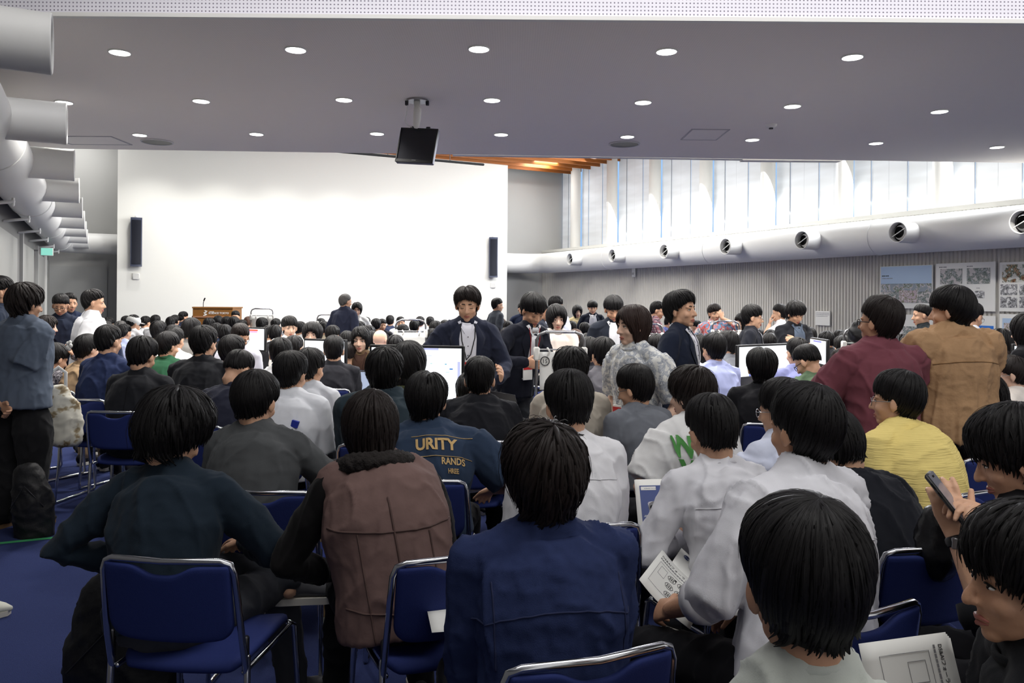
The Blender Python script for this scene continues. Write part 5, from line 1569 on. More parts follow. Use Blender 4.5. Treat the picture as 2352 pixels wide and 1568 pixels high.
_c = MB(); _q = g.hc + g.Mh @ V3(-.030, -.10, .095); _q2 = g.hc + g.Mh @ V3(-.062, -.105, .035); _c.tube([_q, _q2], .0016, 6); _c.ell(_q, (.004, .004, .009), 8, 6); part('hair_clip', _c, M_CHROME, g.hair if False else g.body, True)
g = P('charcoal sweatshirt man', 'person in charcoal sweatshirt and khaki trousers, black bowl cut hair', 587, 852, 3.5, top='sweat', col=(78, 80, 82), hair='bowl', hq=2, hs=2, vox=.006, yaw=2, hyaw=14, hpitch=12, lean=12, k=1.02, slean=-5, coff=(.105, .035, 0), trousers=(176, 146, 104), shoe=(150, 152, 140), kneeR=(.22, .44, .50), ankR=(.24, .34, .09), detail=1, armR=((.20, .36, .62), (1, -.4, -.3)), ease=.026)
g = P('brown vest woman', 'woman with long dark hair in a brown shearling vest over black sleeves', 852, 893, 2.75, top='sweat', col=(18, 17, 18), ease=.012, hair='long', hairm=M_HAIRB, hq=2, vox=.006, yaw=-18, hyaw=-6, hpitch=8, lean=16, slean=-9, k=.98, female=1, hs=3, cyaw=-24, coff=(.10, -.03, 0), chair=True, armL=((-.20, .30, .60), (-.9, -.4, -.5)))
k2 = dict(g.p); k2.update(top='vest', col=mat('brown_suede', (112, 90, 86), .8, spec=.15, bump=.3, bscale=18, vary=.14, vscale=6), sleeve='none', ease=.052, shk=.84, collar=False, detail=1, famp=.006, ffreq=7, hem=-.16, seed=21)
garment(g, k2, g.body)
M_SUEDELINE = mat('suede_seam', (84, 64, 60), .8)
zt, zb = g.pelz + g.T * .84, g.pelz - .04
xs = lambda z: g.C7[0] * (z - g.pelz) / g.T
seam(g, [(xs(z), z) for z in np.linspace(zt, zb, 8)], True, .004, M_SUEDELINE)
seam(g, [(xs(zt - .10) + u, zt - .10 + .02 * u) for u in np.linspace(-.20, .20, 9)], True, .004, M_SUEDELINE)
for sx in (-.115, .115): seam(g, [(xs(z) + sx, z) for z in np.linspace(zt - .11, zb, 8)], True, .0035, M_SUEDELINE)
seam(g, [(xs(zb + .12) + u, zb + .10) for u in np.linspace(-.18, .18, 9)], True, .0035, M_SUEDELINE)
mb = MB(); n_ = V3(0, .3, .9); mb.tube(ring_pts(g.C7 + V3(0, -.005, .012), n_ / np.linalg.norm(n_), .10, .092, 26), np.array([.040, .034]), 12, closed=True, up=(0, 0, 1)); me = remesh(mb, 'fur_collar', .010, 1, .5, mat('dark_fur', (34, 30, 29), .95, bump=1.0, bscale=90)); folds(me, 5, .006, 200); link('fur_collar', me, g.top)
for s in (-1, 1):
    mb = MB(); mb.tube(ring_pts(g.SH[s] * .93 + g.C7 * .07 + V3(0, 0, -.045), (s, 0, -.25), .072, .080, 20, up=(0, 0, 1)), .011, 8, closed=True); me = remesh(mb, 'fur_trim', .009, 1, .5, mat('dark_fur', (34, 30, 29), .95, bump=1.0, bscale=90)); link('fur_trim', me, g.top)
g = P('denim shirt man', 'person in dark blue denim shirt with band collar and wavy black hair', 1250, 978, 2.02, top='shirt', band=1, col=mat('denim', (42, 52, 88), .85, spec=.12, bump=.14, bscale=380, vary=.16, vscale=34), hair='wavy', hairm=M_HAIRB, hq=2, vox=.006, yaw=-14, hyaw=-4, hpitch=4, lean=10, k=1.06, sh=1.06, skin=M_SKIN2, detail=1, famp=.008, ffreq=8, famp2=.0015, cyaw=-20, trousers=(28, 28, 32))
yoke(g, .70, .20, mat('denim_seam', (30, 38, 72), .85), .0026, .05)
for s in (-1, 1): seam(g, [g.SH[s] * .93 + V3(-s * .01, -.1, z) for z in np.linspace(.045, -.14, 7)], True, .0026, mat('denim_seam', (30, 38, 72), .85))
g = P('white shirt man before the denim man', 'person in white shirt with black collar tape, just beyond the denim shirt man', 1307, 853, 3.12, top='shirt', col=(226, 226, 230), hair='medium', hq=2, hs=4, vox=.0065, yaw=-8, hyaw=-8, hpitch=14, lean=16, k=1.02, detail=1, famp=.006, ffreq=9, slean=3, cyaw=-8)
yoke(g, .74, .17, mat('white_seam', (206, 206, 210), .8))
c = MB(); n_ = V3(0, .35, .85); c.tube(ring_pts(g.C7 + V3(0, .010, .004), n_ / np.linalg.norm(n_), .083, .081, 30)[18:27], .0028, 6); part('collar_tape', c, M_BLACKM, g.top, True)
g = P('navy print tee man', 'person in navy T-shirt with gold lettering on the back, cleft in black hair', 980, 853, 3.72, top='tee', col=(48, 62, 84), hair='parted', hq=2, hs=5, vox=.0065, yaw=2, hpitch=6, lean=14, k=1.16, sh=1.1, ease=.03, detail=1, srad=1.15, slen=.85, armR=((.30, .30, .66), (1, -.5, -.6)), slean=-2)
M_GOLD = mat('gold_print', (206, 172, 116), .7)
zq = g.pelz + g.T * .72
zq = g.C7[2] - .050
cloth_text(g, 'URITY', .082, -.035, zq - .06, M_GOLD, True, 'LEFT', .10, .004, .8, .003, d=(0, .86, -.5))
cloth_text(g, 'RANDS', .05, .085, zq - .125, M_GOLD, True, 'LEFT', .10, .004, .62, .0012, d=(0, .86, -.5))
cloth_text(g, 'HREE', .032, .115, zq - .165, M_GOLD, True, 'LEFT', .10, .004, .62, .001, d=(0, .86, -.5))
for z0 in (.026, -.086): seam(g, [(-.06 + u * .27, zq + z0 - .012 + .10 * u * .27) for u in np.linspace(0, 1, 6)], True, .0016, M_GOLD, 'print', .003, 5, (0, .86, -.5))
c = MB(); c.ell(drape(g.tree, [(.115, zq - .31)], True, .002)[0], (.03, .004, .03), 14, 8); part('print', c, M_GOLD, g.top, True)
g = P('white tee man with green lettering', 'person in white T-shirt with green lettering on the back, shaggy dark hair, facing the table', 1590, 842, 3.9, top='tee', col=(228, 228, 228), hair='shaggy', hairm=M_HAIRB, hq=2, hs=6, vox=.0065, yaw=-28, hyaw=-22, hpitch=2, lean=14, k=1.04, ease=.032, detail=1, skin=M_SKINP, face=1, srad=1.2, slen=.85, armL=((-.16, .30, .62), (-1, -.6, -.4)))
M_GREENP = mat('green_print', (82, 150, 76), .7)
zq = g.pelz + g.T * .62
cloth_text(g, 'WE', .125, -.215, zq + .03, M_GREENP, True, 'LEFT', 0, .010, .55, .006)
cloth_text(g, 'WON', .125, -.195, zq - .075, M_GREENP, True, 'LEFT', 0, .010, .55, .006)
g = P('white shirt man with the pamphlet', 'person in white shirt holding a phone and a blue pamphlet, whorl in black hair', 1637, 912, 3.0, top='shirt', col=(220, 220, 226), hair='short', hq=2, hs=7, hsc=1.05, vox=.006, yaw=-22, hyaw=2, hpitch=18, lean=14, k=.98, detail=1, armL=('px', (1556, 1232, 3.05), (-1, -.3, -.8)), handL=dict(d=(.2, .6, .75), n=(.9, .2, -.2), curl=.6), armR=((-.02, .30, .62), (1, -.3, -.6)), srad=.95)
yoke(g, .74, .17, mat('white_seam', (206, 206, 210), .8))
g = P('tall white shirt man', 'person in crumpled white shirt with rolled sleeves, holding a printed handout, black hair', 1850, 880, 2.36, top='shirt', sleeve='roll', col=(222, 222, 228), hair='medium', hq=2, hs=8, vox=.006, yaw=-24, hyaw=-8, hpitch=-2, slean=13, lean=12, k=1.04, sh=1.03, ease=.028, detail=1, famp=.010, ffreq=7, skin=M_SKIN2, blouse=.015, armL=('px', (1540, 1400, 2.42), (-.8, -.7, -1)), handL=dict(d=(.1, .8, -.3), n=(.8, .1, -.6), curl=.7), srad=1.05, faxis=(1.4, 1.4, .5), trousers=(24, 24, 28), kneeL=(-.22, .43, .50), cyaw=-24)
yoke(g, .72, .18, mat('white_seam', (206, 206, 210), .8), .002, .03)
for s in (-1, 1): seam(g, [g.SH[s] * .93 + V3(-s * .01, -.1, z) for z in np.linspace(.045, -.10, 7)], True, .0018, mat('white_seam', (206, 206, 210), .8))
g = P('pale tee man at the very front', 'person in pale grey T-shirt, only black-haired head and collar in view, nearest of all', 1846, 1150, 1.28, top='tee', col=(198, 203, 196), hair='medium', hq=2, hs=9, hsc=1.03, vox=.0055, yaw=-4, hyaw=-3, hpitch=6, lean=8, k=1.0, sh=.9, shz=-.055, skin=M_SKIN2, detail=1)
g = P('profile man at the front corner', 'person in dark top in profile at the front corner, black hair over the forehead', 2372, 1160, 1.46, top='tee', col=(22, 24, 28), hair='shaggy', hq=2, hs=10, vox=.005, yaw=-68, hyaw=-14, hpitch=0, lean=10, face=1, skin=M_SKIN2, trousers=BK, armL=((-.10, .32, .64), (-1, -.4, -.6)))
g = P('man using a phone', 'person in black shirt looking down at a phone held in both hands, black wristband', 2338, 938, 2.2, top='shirt', sleeve='roll', col=(26, 27, 31), hair='shaggy', hq=2, hs=11, vox=.0045, yaw=-50, hyaw=-18, hpitch=16, lean=12, face=1, detail=1, famp=.007, armL=('px', (2195, 1222, 2.02), (-.6, -.3, -1)), handL=dict(d=(-.05, .25, .95), n=(.75, .35, .2), curl=.55), armR=('px', (2262, 1180, 2.02), (.9, -.4, -.8)), handR=dict(d=(-.7, .3, .35), n=(-.5, .2, -.5), curl=.55), skin=M_SKIN, coff=(0, 0, 0))
for s in (-1,):
    v = g.H[s] - g.EL[s]; v /= np.linalg.norm(v); c = MB(); c.tube(ring_pts(g.H[s] - v * .022, v, .031, .027, 22, up=(0, 0, 1)), np.array([.004, .012]), 8, closed=True); w_ = part('wristband', c, M_BLACK, g.body, True)
    c = MB(); c.box(g.H[s] - v * .022 + V3(-.028, .0, .0), (.012, .024, .03), bev=.003); part('watch_face', c, M_STEEL, w_)
PHONEMAN = g
g = P('black polo man', 'person in black polo shirt with white collar lines, leaning forward, black hair', 1922, 950, 3.0, top='polo', col=(26, 28, 35), hair='medium', hq=2, hs=12, vox=.0065, yaw=-15, hyaw=-22, hpitch=26, lean=30, k=1.12, sh=1.08, ease=.03, detail=1, trousers=BK)
n_ = V3(0, .35, .85); n_ /= np.linalg.norm(n_)
for dz in (-.006, .004):
    c = MB(); c.tube(ring_pts(g.C7 + V3(0, .008, dz), n_, .084, .082, 30), .0022, 6, closed=True); part('collar_line', c, M_WHITECLOTH, g.top, True)
g = P('yellow polo man', 'person in pale yellow ribbed polo shirt and thin glasses', 2062, 848, 3.62, top='polo', sleeve='short', col=mat('yellow_knit', (238, 216, 136), .85, bump=.6, bscale=30, aniso=(.3, .3, 6), spec=.15), hair='medium', hq=2, hs=13, vox=.006, yaw=-30, hyaw=-26, hpitch=-4, lean=18, k=1.14, sh=1.06, ease=.03, glasses='thin', face=1, detail=1, famp=.005)
# ---- standing people, near and middle
g = P('grey tee man', 'standing man in slate grey T-shirt, hands clasped behind his back, wide black trousers', 58, 652, 5.45, stand=1, top='tee', col=(92, 102, 118), hair='shaggy', hairm=M_HAIRB, hq=1, hs=2, vox=.006, yaw=16, hyaw=14, hpitch=6, lean=2, ease=.042, srad=1.05, slen=.85, arms='behind', trousers=(32, 32, 34), baggy=1.45, shoe=(40, 34, 30), sole=mat('gum_sole', (120, 92, 64), .7), hem=-.20, detail=1, k=1.05, skin=M_SKIN2, handR=dict(d=(-.5, 0, -.8), n=(0, -1, .2), curl=.6), handL=dict(d=(.7, 0, -.5), n=(0, -1, 0), curl=.8))
v = g.H[-1] - g.EL[-1]; v /= np.linalg.norm(v); c = MB(); c.tube(ring_pts(g.H[-1] - v * .03, v, .031, .028, 20, up=(0, 0, 1)), np.array([.004, .010]), 8, closed=True); part('watch_strap', c, M_BLACK, g.body, True)
for i in range(3):
    c = MB(); q = g.AN[1]; c.box((q[0] + .045, q[1] + .05 + i * .024, .065), (.012, .010, .06), rot=rotm(0, .5, -.5)); part('shoe_stripe', c, M_PAPER, g.body)
GREYTEE = g
g = P('speaking man in suit', 'standing man in navy jacket, white shirt and red badge, eyes lowered, behind the big display', 1074, 657, 5.85, stand=1, top='jacket', col=(38, 42, 58), hair='parted', hairm=M_HAIRB, hq=2, hs=15, vox=.0055, yaw=172, hyaw=8, hpitch=12, lean=6, k=1.08, face=1, closed=True, skin=M_SKIN, detail=1, collarm=cloth((228, 228, 236)), armL=((-.22, .34, 1.02), (-.6, -.8, -.4)), armR=((.24, .12, .90), (1, -.6, 0)), handL=dict(d=(-.05, .6, .5), n=(1, 0, 0), curl=.5))
suit_front(g, cloth((228, 228, 236)), lanyard=M_BLACKM)
g = P('woman in floral dress', 'standing woman in white floral dress with shoulder-length dark hair, face turned to the stage side', 1456, 697, 4.9, stand=1, top='dress', skirt=1, col=pattern_mat('floral_cloth', (226, 226, 222), [(160, 166, 176), (200, 203, 208), (126, 134, 146), (206, 206, 208)], 30, .47), hair='shoulder', hairm=mat_hair if False else hair_mat('dark_brown_hair', (44, 30, 26)), hq=2, hs=16, vox=.0055, yaw=-128, hyaw=14, hpitch=2, k=.92, female=1, face=1, skin=M_SKINP, sleeve='short', slen=.95, srad=1.25, ease=.02, detail=1, trousers=(150, 150, 150), shoe=(60, 56, 54))
q = g.C7 + V3(0, .1, -.42); zz = g.pelz - .02
b = drape(g.tree, [(.03, zz + .08)], False, .012)[0]; c = MB(); c.box(b, (.075, .006, .12), bev=.002); bd = part('badge', c, M_PAPER, g.top); c = MB(); c.box(b + V3(0, .004, .03), (.07, .003, .035)); part('badge_band', c, mat('badge_red', (196, 44, 44), .5), bd, False)
g = P('tall man in navy suit', 'standing tall man in navy suit with white lanyard and red badge, gazing towards the windows', 1563, 666, 5.35, stand=1, top='jacket', col=(32, 38, 54), hair='parted', hq=2, hs=17, vox=.0055, yaw=118, hyaw=14, hpitch=-4, lean=2, k=.98, face=1, detail=1, collarm=cloth((216, 216, 226)), skin=M_SKIN, arms='side', trousers=(24, 26, 34))
suit_front(g, cloth((216, 216, 226)), lanyard=M_WHITECLOTH, w0=.05, w1=.02)
g = P('suited man leaning over', 'standing man in dark suit and white shirt leaning over beside sign stand 15', 1224, 675, 6.2, stand=1, top='jacket', col=(30, 32, 42), hair='bowl', hq=1, hs=18, vox=.0065, yaw=142, hyaw=8, hpitch=26, lean=18, face=1, closed=True, detail=1, collarm=M_WHITECLOTH, skin=M_SKIN2, armR=('px', (1206, 832, 6.0), (.9, -.6, -.2)), armL=((-.10, .34, .82), (-.8, -.5, -.5)), trousers=(56, 58, 62))
suit_front(g, M_WHITECLOTH, lanyard=mat('red_lanyard', (150, 30, 36), .6), w0=.05, w1=.04)
g = P('maroon tee man', 'standing man in maroon T-shirt and black glasses seen from behind', 2022, 683, 4.3, stand=1, top='tee', col=(116, 66, 76), hair='short', hairm=M_HAIRB, hq=2, hs=19, hsc=1.08, vox=.006, yaw=-12, hyaw=-26, hpitch=-4, lean=2, k=1.14, sh=1.08, ease=.03, glasses='black', skin=M_SKIN2, slen=.9, srad=1.1, armL=((-.12, .28, 1.10), (-1, -.6, -.6)), armR=((.10, .30, 1.06), (1, -.5, -.6)), trousers=(40, 34, 34), detail=1)
g = P('tan overshirt man', 'standing man in loose tan overshirt seen from behind, black mushroom cut hair', 2186, 658, 4.45, stand=1, top='shirt', col=mat('tan_cotton', (170, 136, 102), .85, spec=.15, bump=.3, bscale=50, vary=.06, vscale=8), hair='bowl', hq=2, hs=20, hsc=1.04, vox=.006, yaw=-8, hyaw=-44, hpitch=4, lean=2, k=1.10, sh=1.05, ease=.055, srad=1.35, blouse=.02, hem=-.22, faxis=(1.8, 1.8, .35), famp=.009, ffreq=8, detail=1, arms='front', trousers=(30, 28, 30), skin=M_SKIN)
yoke(g, .74, .20, mat('tan_seam', (128, 96, 62), .85), .003)
P('suited man at the edge', 'standing man in navy suit partly cut by the frame edge beside the door wall', 2, 634, 6.6, stand=1, top='jacket', col=(36, 44, 60), hair='short', yaw=60, hyaw=0, hs=3, collarm=M_WHITECLOTH, skin=M_SKIN)
g = P('navy knit man with clasped hands', 'standing man in navy knit and glasses, hands joined, near the end wall door', 140, 676, 9.3, stand=1, top='sweat', col=(34, 40, 56), hair='short', yaw=160, hyaw=0, hpitch=22, arms='front', face=1, glasses='black', skin=M_SKIN2, vox=.009, trousers=(26, 28, 36))
P('man behind the navy knit man', 'standing person with short black hair, face showing behind the navy knit man', 160, 672, 10.2, stand=1, top='jacket', col=NV, hair='fade', yaw=140, hyaw=-10, face=1, vox=.01, skin=M_SKIN2)
P('white tee man by the end wall', 'standing man in white T-shirt with spiky black hair, gazing at the white wall', 214, 664, 8.0, stand=1, top='tee', col=(226, 226, 230), hair='short', hs=4, yaw=55, hyaw=12, face=1, ease=.04, srad=1.2, vox=.009)
P('grey haired man at the stage', 'standing grey-haired man in navy suit and glasses before the white wall, seen from behind', 793, 673, 12.6, stand=1, top='jacket', col=(46, 50, 68), hair='balding', hairm=M_HAIRG, yaw=28, hyaw=20, glasses='thin', ease=.03, k=1.1, vox=.01, collarm=M_WHITECLOTH)
P('woman by the grey haired man', 'standing woman with long black hair beside the grey-haired suited man', 820, 693, 14.2, stand=1, top='blouse', col=(226, 226, 224), hair='shoulder', yaw=160, hyaw=10, hpitch=12, face=1, female=1, k=.9, vox=.011, skin=M_SKINP)
P('charcoal man at the wall end', 'standing man in charcoal sweater at the far end of the white wall', 1142, 684, 14.5, stand=1, top='sweat', col=(58, 62, 70), hair='short', yaw=62, hyaw=15, face=1, vox=.011, hs=1)
P('distant suited man by the grey door', 'standing man in navy suit half hidden behind the leaning suited man, by the grey door', 1200, 694, 15.5, stand=1, top='jacket', col=NV, hair='short', yaw=170, face=1, vox=.011, collarm=M_WHITECLOTH)
P('dark suited man in profile', 'standing dark-suited man in profile close behind the leaning suited man', 1243, 693, 10.5, stand=1, top='jacket', col=(34, 38, 50), hair='short', yaw=85, face=1, vox=.010, hs=2, skin=M_SKIN2)
P('pale blue shirt man', 'standing man in pale blue shirt, face hidden, behind the cream blouse woman', 1277, 680, 11.5, stand=1, top='shirt', col=(214, 220, 240), hair='medium', yaw=35, hyaw=25, vox=.010)
g = P('cream blouse woman', 'standing woman in cream blouse with black bob hair behind the numbered sign', 1278, 698, 7.6, stand=1, top='blouse', sleeve='long', col=(230, 218, 208), hair='bob', hq=1, yaw=176, hyaw=-6, hpitch=10, k=.88, female=1, face=1, skin=M_SKINP, vox=.007, arms='front')
P('beige cardigan woman', 'standing woman in beige cardigan far off by the ribbed wall', 1326, 700, 15.8, stand=1, top='cardigan', sleeve='long', col=(196, 180, 140), hair='bob', yaw=-165, hyaw=-25, k=.88, female=1, face=1, vox=.011, skin=M_SKINP)
g = P('suited man before the ribbed wall', 'standing man in dark suit and white shirt far off before the ribbed wall', 1361, 690, 15.0, stand=1, top='jacket', col=(32, 36, 48), hair='bowl', yaw=178, hyaw=0, hpitch=12, face=1, vox=.010, detail=1, collarm=M_WHITECLOTH, lipm=M_LIP)
suit_front(g, M_WHITECLOTH, lapel=False, buttons=False, w0=.075, w1=.07)
g = P('suited man looking down', 'standing man in dark suit and white shirt looking down, beside the floral dress woman', 1409, 681, 8.0, stand=1, top='jacket', col=(36, 40, 50), hair='bowl', hs=3, yaw=176, hpitch=24, lean=6, face=1, closed=True, vox=.0075, detail=1, collarm=M_WHITECLOTH, skin=M_SKIN2)
suit_front(g, M_WHITECLOTH, buttons=False, w0=.07, w1=.05)
P('checked shirt man', 'man in red checked shirt and glasses leaning on a sign stand by the ribbed wall', 1509, 692, 11.6, stand=1, top='shirt', sleeve='roll', col=plaid_mat('red_check_cloth', (150, 126, 132), (110, 40, 56), (60, 56, 70), 9), hair='short', hairm=M_HAIR, yaw=98, hyaw=10, hpitch=12, lean=10, k=1.12, glasses='thin', face=1, vox=.009, armR=((.15, .42, 1.05), (.8, -.4, -.5)), armL=((-.10, .42, 1.05), (-.8, -.4, -.5)))
P('blue pattern shirt person', 'person in blue patterned shirt bent low behind the tall navy suited man', 1540, 722, 12.8, stand=1, top='shirt', col=pattern_mat('blue_print_cloth', (94, 110, 176), [(150, 164, 214), (60, 72, 140)], 18, .45), hair='short', yaw=110, hpitch=20, lean=25, vox=.010)
P('man rubbing his face', 'man in colourful print shirt rubbing his face with one hand, by the ribbed wall', 1641, 698, 11.4, stand=1, top='shirt', sleeve='roll', col=pattern_mat('colour_print_cloth', (124, 156, 190), [(214, 130, 120), (190, 60, 80), (228, 222, 214), (90, 120, 160)], 10, .42), hair='medium', hairm=M_HAIRB, yaw=172, face=1, vox=.008, armL=((-.07, .16, 1.34), (-.9, .1, -.7)), handL=dict(d=(.35, -.15, .9), n=(.1, -1, 0), curl=.25))
P('masked woman in the background', 'woman in white face mask half hidden behind the black-jacketed man with glasses', 1706, 718, 11.2, stand=1, top='blouse', col=(222, 228, 226), hair='bob', yaw=-120, female=1, k=.9, vox=.010, skin=M_SKINP)
g = P('black jacket man with glasses', 'standing man in black jacket and thin glasses in profile, before the ribbed wall', 1728, 700, 8.6, stand=1, top='jacket', col=(30, 32, 40), hair='medium', hs=5, yaw=104, hyaw=4, hpitch=4, face=1, glasses='thin', vox=.008, detail=1, collarm=cloth((34, 34, 40)))
suit_front(g, cloth((170, 170, 178)), buttons=False, w0=.045, w1=.03)
P('white shirt man touching his chin', 'standing man in white short-sleeved shirt touching his chin, by the ribbed wall', 1791, 698, 11.6, stand=1, top='shirt', sleeve='short', col=(232, 234, 240), hair='short', yaw=-70, hyaw=0, face=1, vox=.008, armL=((-.02, .18, 1.25), (-.8, .1, -.9)), handL=dict(d=(.2, -.1, .9), n=(.2, -.9, 0), curl=.6))
g = P('man with folded arms', 'man in black overshirt and slate tee with folded arms, head bowed, by the ribbed wall', 1826, 694, 9.0, stand=1, top='jacket', sleeve='roll', col=(34, 35, 40), hair='shaggy', hs=3, yaw=165, hyaw=-6, hpitch=22, face=1, closed=True, vox=.007, detail=1, collarm=cloth((34, 35, 40)), armR=((-.10, .19, 1.10), (.9, -.1, -.8)), armL=((.10, .23, 1.15), (-.9, -.1, -.8)))
suit_front(g, cloth((92, 104, 122)), buttons=False, lapel=False, w0=.07, w1=.06)
P('man in front of the posters', 'standing man in black cardigan with folded arms before the lower posters', 2119, 697, 9.2, stand=1, top='jacket', col=(28, 34, 38), hair='fade', yaw=-72, hyaw=-6, face=1, vox=.008, arms='cross', collarm=cloth((140, 132, 132)))
P('white shirt man by the posters', 'standing man in white shirt and glasses behind the tan overshirt man', 2232, 695, 7.4, stand=1, top='shirt', col=(232, 234, 240), hair='short', hs=5, yaw=70, hyaw=0, hpitch=16, lean=8, glasses='thin', face=1, vox=.008)
P('bending long-haired woman', 'long-haired woman in pale lilac blouse bending over near the posters', 2296, 755, 6.6, stand=1, top='blouse', sleeve='short', col=(216, 210, 224), hair='long', yaw=60, hpitch=24, lean=30, female=1, k=.9, face=1, vox=.008, skin=M_SKINP)
P('man beside the bending woman', 'dark-haired man close beside the bending long-haired woman', 2322, 770, 6.9, stand=1, top='tee', col=(44, 44, 50), hair='short', hs=6, yaw=-60, hpitch=24, lean=20, face=1, vox=.008, skin=M_SKIN2)
P('sleeveless black top woman', 'woman in sleeveless black top at the frame edge by the posters', 2362, 718, 5.8, stand=1, top='tee', sleeve='none', col=(24, 24, 28), hair='bob', yaw=-30, female=1, k=.9, vox=.008, skin=M_SKINP)
# ---- middle rows, seated
def S(who, label, x, y, W, col, hair, yaw=0, top='tee', D=None, **k):
    D = D or FPX * .215 / W
    return P(who, label, x, y, D, top=top, col=col, hair=hair, yaw=yaw, **k)
g = S('woman with flower clip', 'woman in off-shoulder tan top with a white flower clip in tied black hair', 200, 765, 44, (196, 164, 128), 'tied', 20, D=6.4, female=1, k=.95, skin=M_SKINP, hyaw=12, col2=None, hsc=1.04)
mb = MB(); c_ = g.hc + g.Mh @ V3(-.03, -.105, .02); mb.ell(c_ + g.Mh @ V3(.02, .02, .0), (.06, .05, .06), 14, 10)
part('hair_bun', mb, M_HAIR, g.body, True)
mb = MB()
for i in range(5): a = i * 1.2566; mb.ell(c_ + g.Mh @ V3(.028 * math.cos(a) - .02, -.035, .028 * math.sin(a)), (.020, .009, .020), 10, 8)
part('flower_clip', mb, M_PAPER, g.body, True)
S('navy shirt man by the flower clip woman', 'person in navy shirt with short black hair, next to the woman with flower clip', 249, 745, 62, (40, 50, 82), 'short', 8, 'shirt', D=5.9, hs=2, hyaw=14, k=1.0, band=1, hq=1)
g = S('black shirt man in the aisle row', 'person in black shirt with a small whorl in black hair, chair back to the aisle', 326, 775, 70, (34, 35, 39), 'medium', 4, 'shirt', D=5.3, hyaw=12, hpitch=16, hs=3, k=1.08, detail=1)
seam(g, [(0, z) for z in np.linspace(g.pelz + g.T * .85, g.pelz + .02, 6)], True, .003, cloth((24, 24, 28)))
S('green shirt man', 'person in dark green collared shirt', 384, 762, 52, (48, 92, 66), 'medium', 14, 'polo', hs=1, hyaw=20, D=7.0)
S('white tee man beyond green shirt', 'person in white T-shirt just beyond the green shirt man', 402, 752, 50, (230, 230, 230), 'short', 14, D=7.9)
S('black tee man with broad back', 'broad-backed person in plain black T-shirt, black hair trimmed at the nape', 468, 748, 66, (34, 35, 39), 'medium', 6, D=5.7, hs=4, k=1.2, sh=1.05, hyaw=14, hq=1)
S('faded hair man', 'person in dark navy jacket with faded undercut, head bowed to one side', 545, 808, 55, (40, 42, 56), 'fade', 14, 'jacket', D=4.9, hpitch=30, lean=22, hyaw=16, k=1.05, hs=1)
P('glasses man in white short sleeves', 'older man in white short-sleeved shirt and glasses bending, facing the nearest rows', 551, 743, 7.4, top='shirt', sleeve='short', col=(226, 226, 238), hair='fade', hairm=M_HAIRB, yaw=150, hyaw=-4, hpitch=24, lean=22, glasses='black', face=1, skin=M_SKIN2, stand=False)
S('dark haired man near the red banner screen', 'person with thick dark hair close before the glasses man in white', 533, 770, 46, (56, 60, 110), 'medium', 18, D=6.3, hyaw=22)
S('man in the patterned grey tee', 'person in mottled grey T-shirt behind the broad black back', 440, 730, 38, (132, 130, 126), 'bowl', 10, D=8.8)
g = S('black cap man', 'person in black baseball cap and white top', 645, 775, 56, (232, 232, 234), 'short', 5, D=6.0, hyaw=-14, hs=3)
mb = MB(); 
for t in (0,): mb.ell(g.hc + g.Mh @ V3(0, -.012, .042), (.094, .115, .088), 22, 14, rot=g.Mh)
cap = part('cap', mb, mat('black_cap', (26, 26, 28), .8), g.body, True)
mb = MB(); mb.ell(g.hc + g.Mh @ V3(0, .12, .035), (.075, .075, .008), 16, 8, rot=g.Mh); part('peak', mb, mat('black_cap', (26, 26, 28), .8), cap, True)
mb = MB(); mb.tube([g.hc + g.Mh @ V3(.055 * math.cos(a), -.128 + .03 * abs(math.cos(a)), .012 + .045 * math.sin(a)) for a in np.linspace(0, math.pi, 9)], .004, 6); part('strap', mb, M_BLACKM, cap, True)
g = S('white sweatshirt man with blue patch', 'person in white sweatshirt with a small blue patch on the back', 668, 808, 80, (222, 224, 230), 'medium', 8, 'sweat', D=4.45, sleeve='short', slen=.95, hyaw=12, hpitch=8, k=1.1, ease=.035, detail=1, hq=2, hs=21, famp=.003)
q = drape(g.tree, [(.115, g.pelz + g.T * .70)], True, .002)[0]; c = MB(); c.box(q, (.040, .020, .038), rot=rotm(0, 0, .25)); part('patch', c, mat('blue_patch', (40, 56, 160), .7), g.top, False)
S('grey shirt man beside white sweatshirt', 'person in light grey shirt just beyond the white sweatshirt man', 712, 800, 60, (196, 198, 204), 'medium', 14, 'shirt', D=5.1, hyaw=12, hs=5, famp=.006)
S('black shirt man by the white screen', 'person in black long-sleeved shirt before the white side screen', 767, 770, 48, (40, 40, 45), 'short', 0, 'sweat', D=6.6, hs=6, k=1.1, hyaw=-8)
S('navy suit man with white collar', 'person in navy suit with white collar, next to the black shirt man', 803, 785, 42, (44, 48, 66), 'fade', 6, 'jacket', D=7.3, collarm=M_WHITECLOTH, hairm=M_HAIRB)
P('smiling long-haired man', 'smiling man with chin-length black hair, facing the nearest rows, above the white screen', 718, 738, 8.9, top='shirt', col=(206, 200, 190), hair='bob', yaw=176, hyaw=4, hpitch=4, face=1, wide=1.14, k=1.1, skin=M_SKINP, vox=.0075)
P('young man facing the rows', 'young man in white shirt with black fringe, facing the nearest rows before the white wall', 665, 726, 9.6, top='shirt', col=(232, 232, 232), hair='medium', yaw=158, hyaw=-6, face=1, skin=M_SKINP, vox=.0075)
g = P('brown jacket woman', 'woman in brown jacket with black fringe, facing the nearest rows, by the bald man', 829, 747, 7.3, top='cardigan', sleeve='long', col=(98, 78, 58), hair='shoulder', yaw=178, hyaw=2, hpitch=6, face=1, female=1, k=.94, skin=M_SKINP, vox=.007, detail=1)
suit_front(g, cloth((66, 46, 38)), buttons=False, lapel=False, w0=.07, w1=.06)
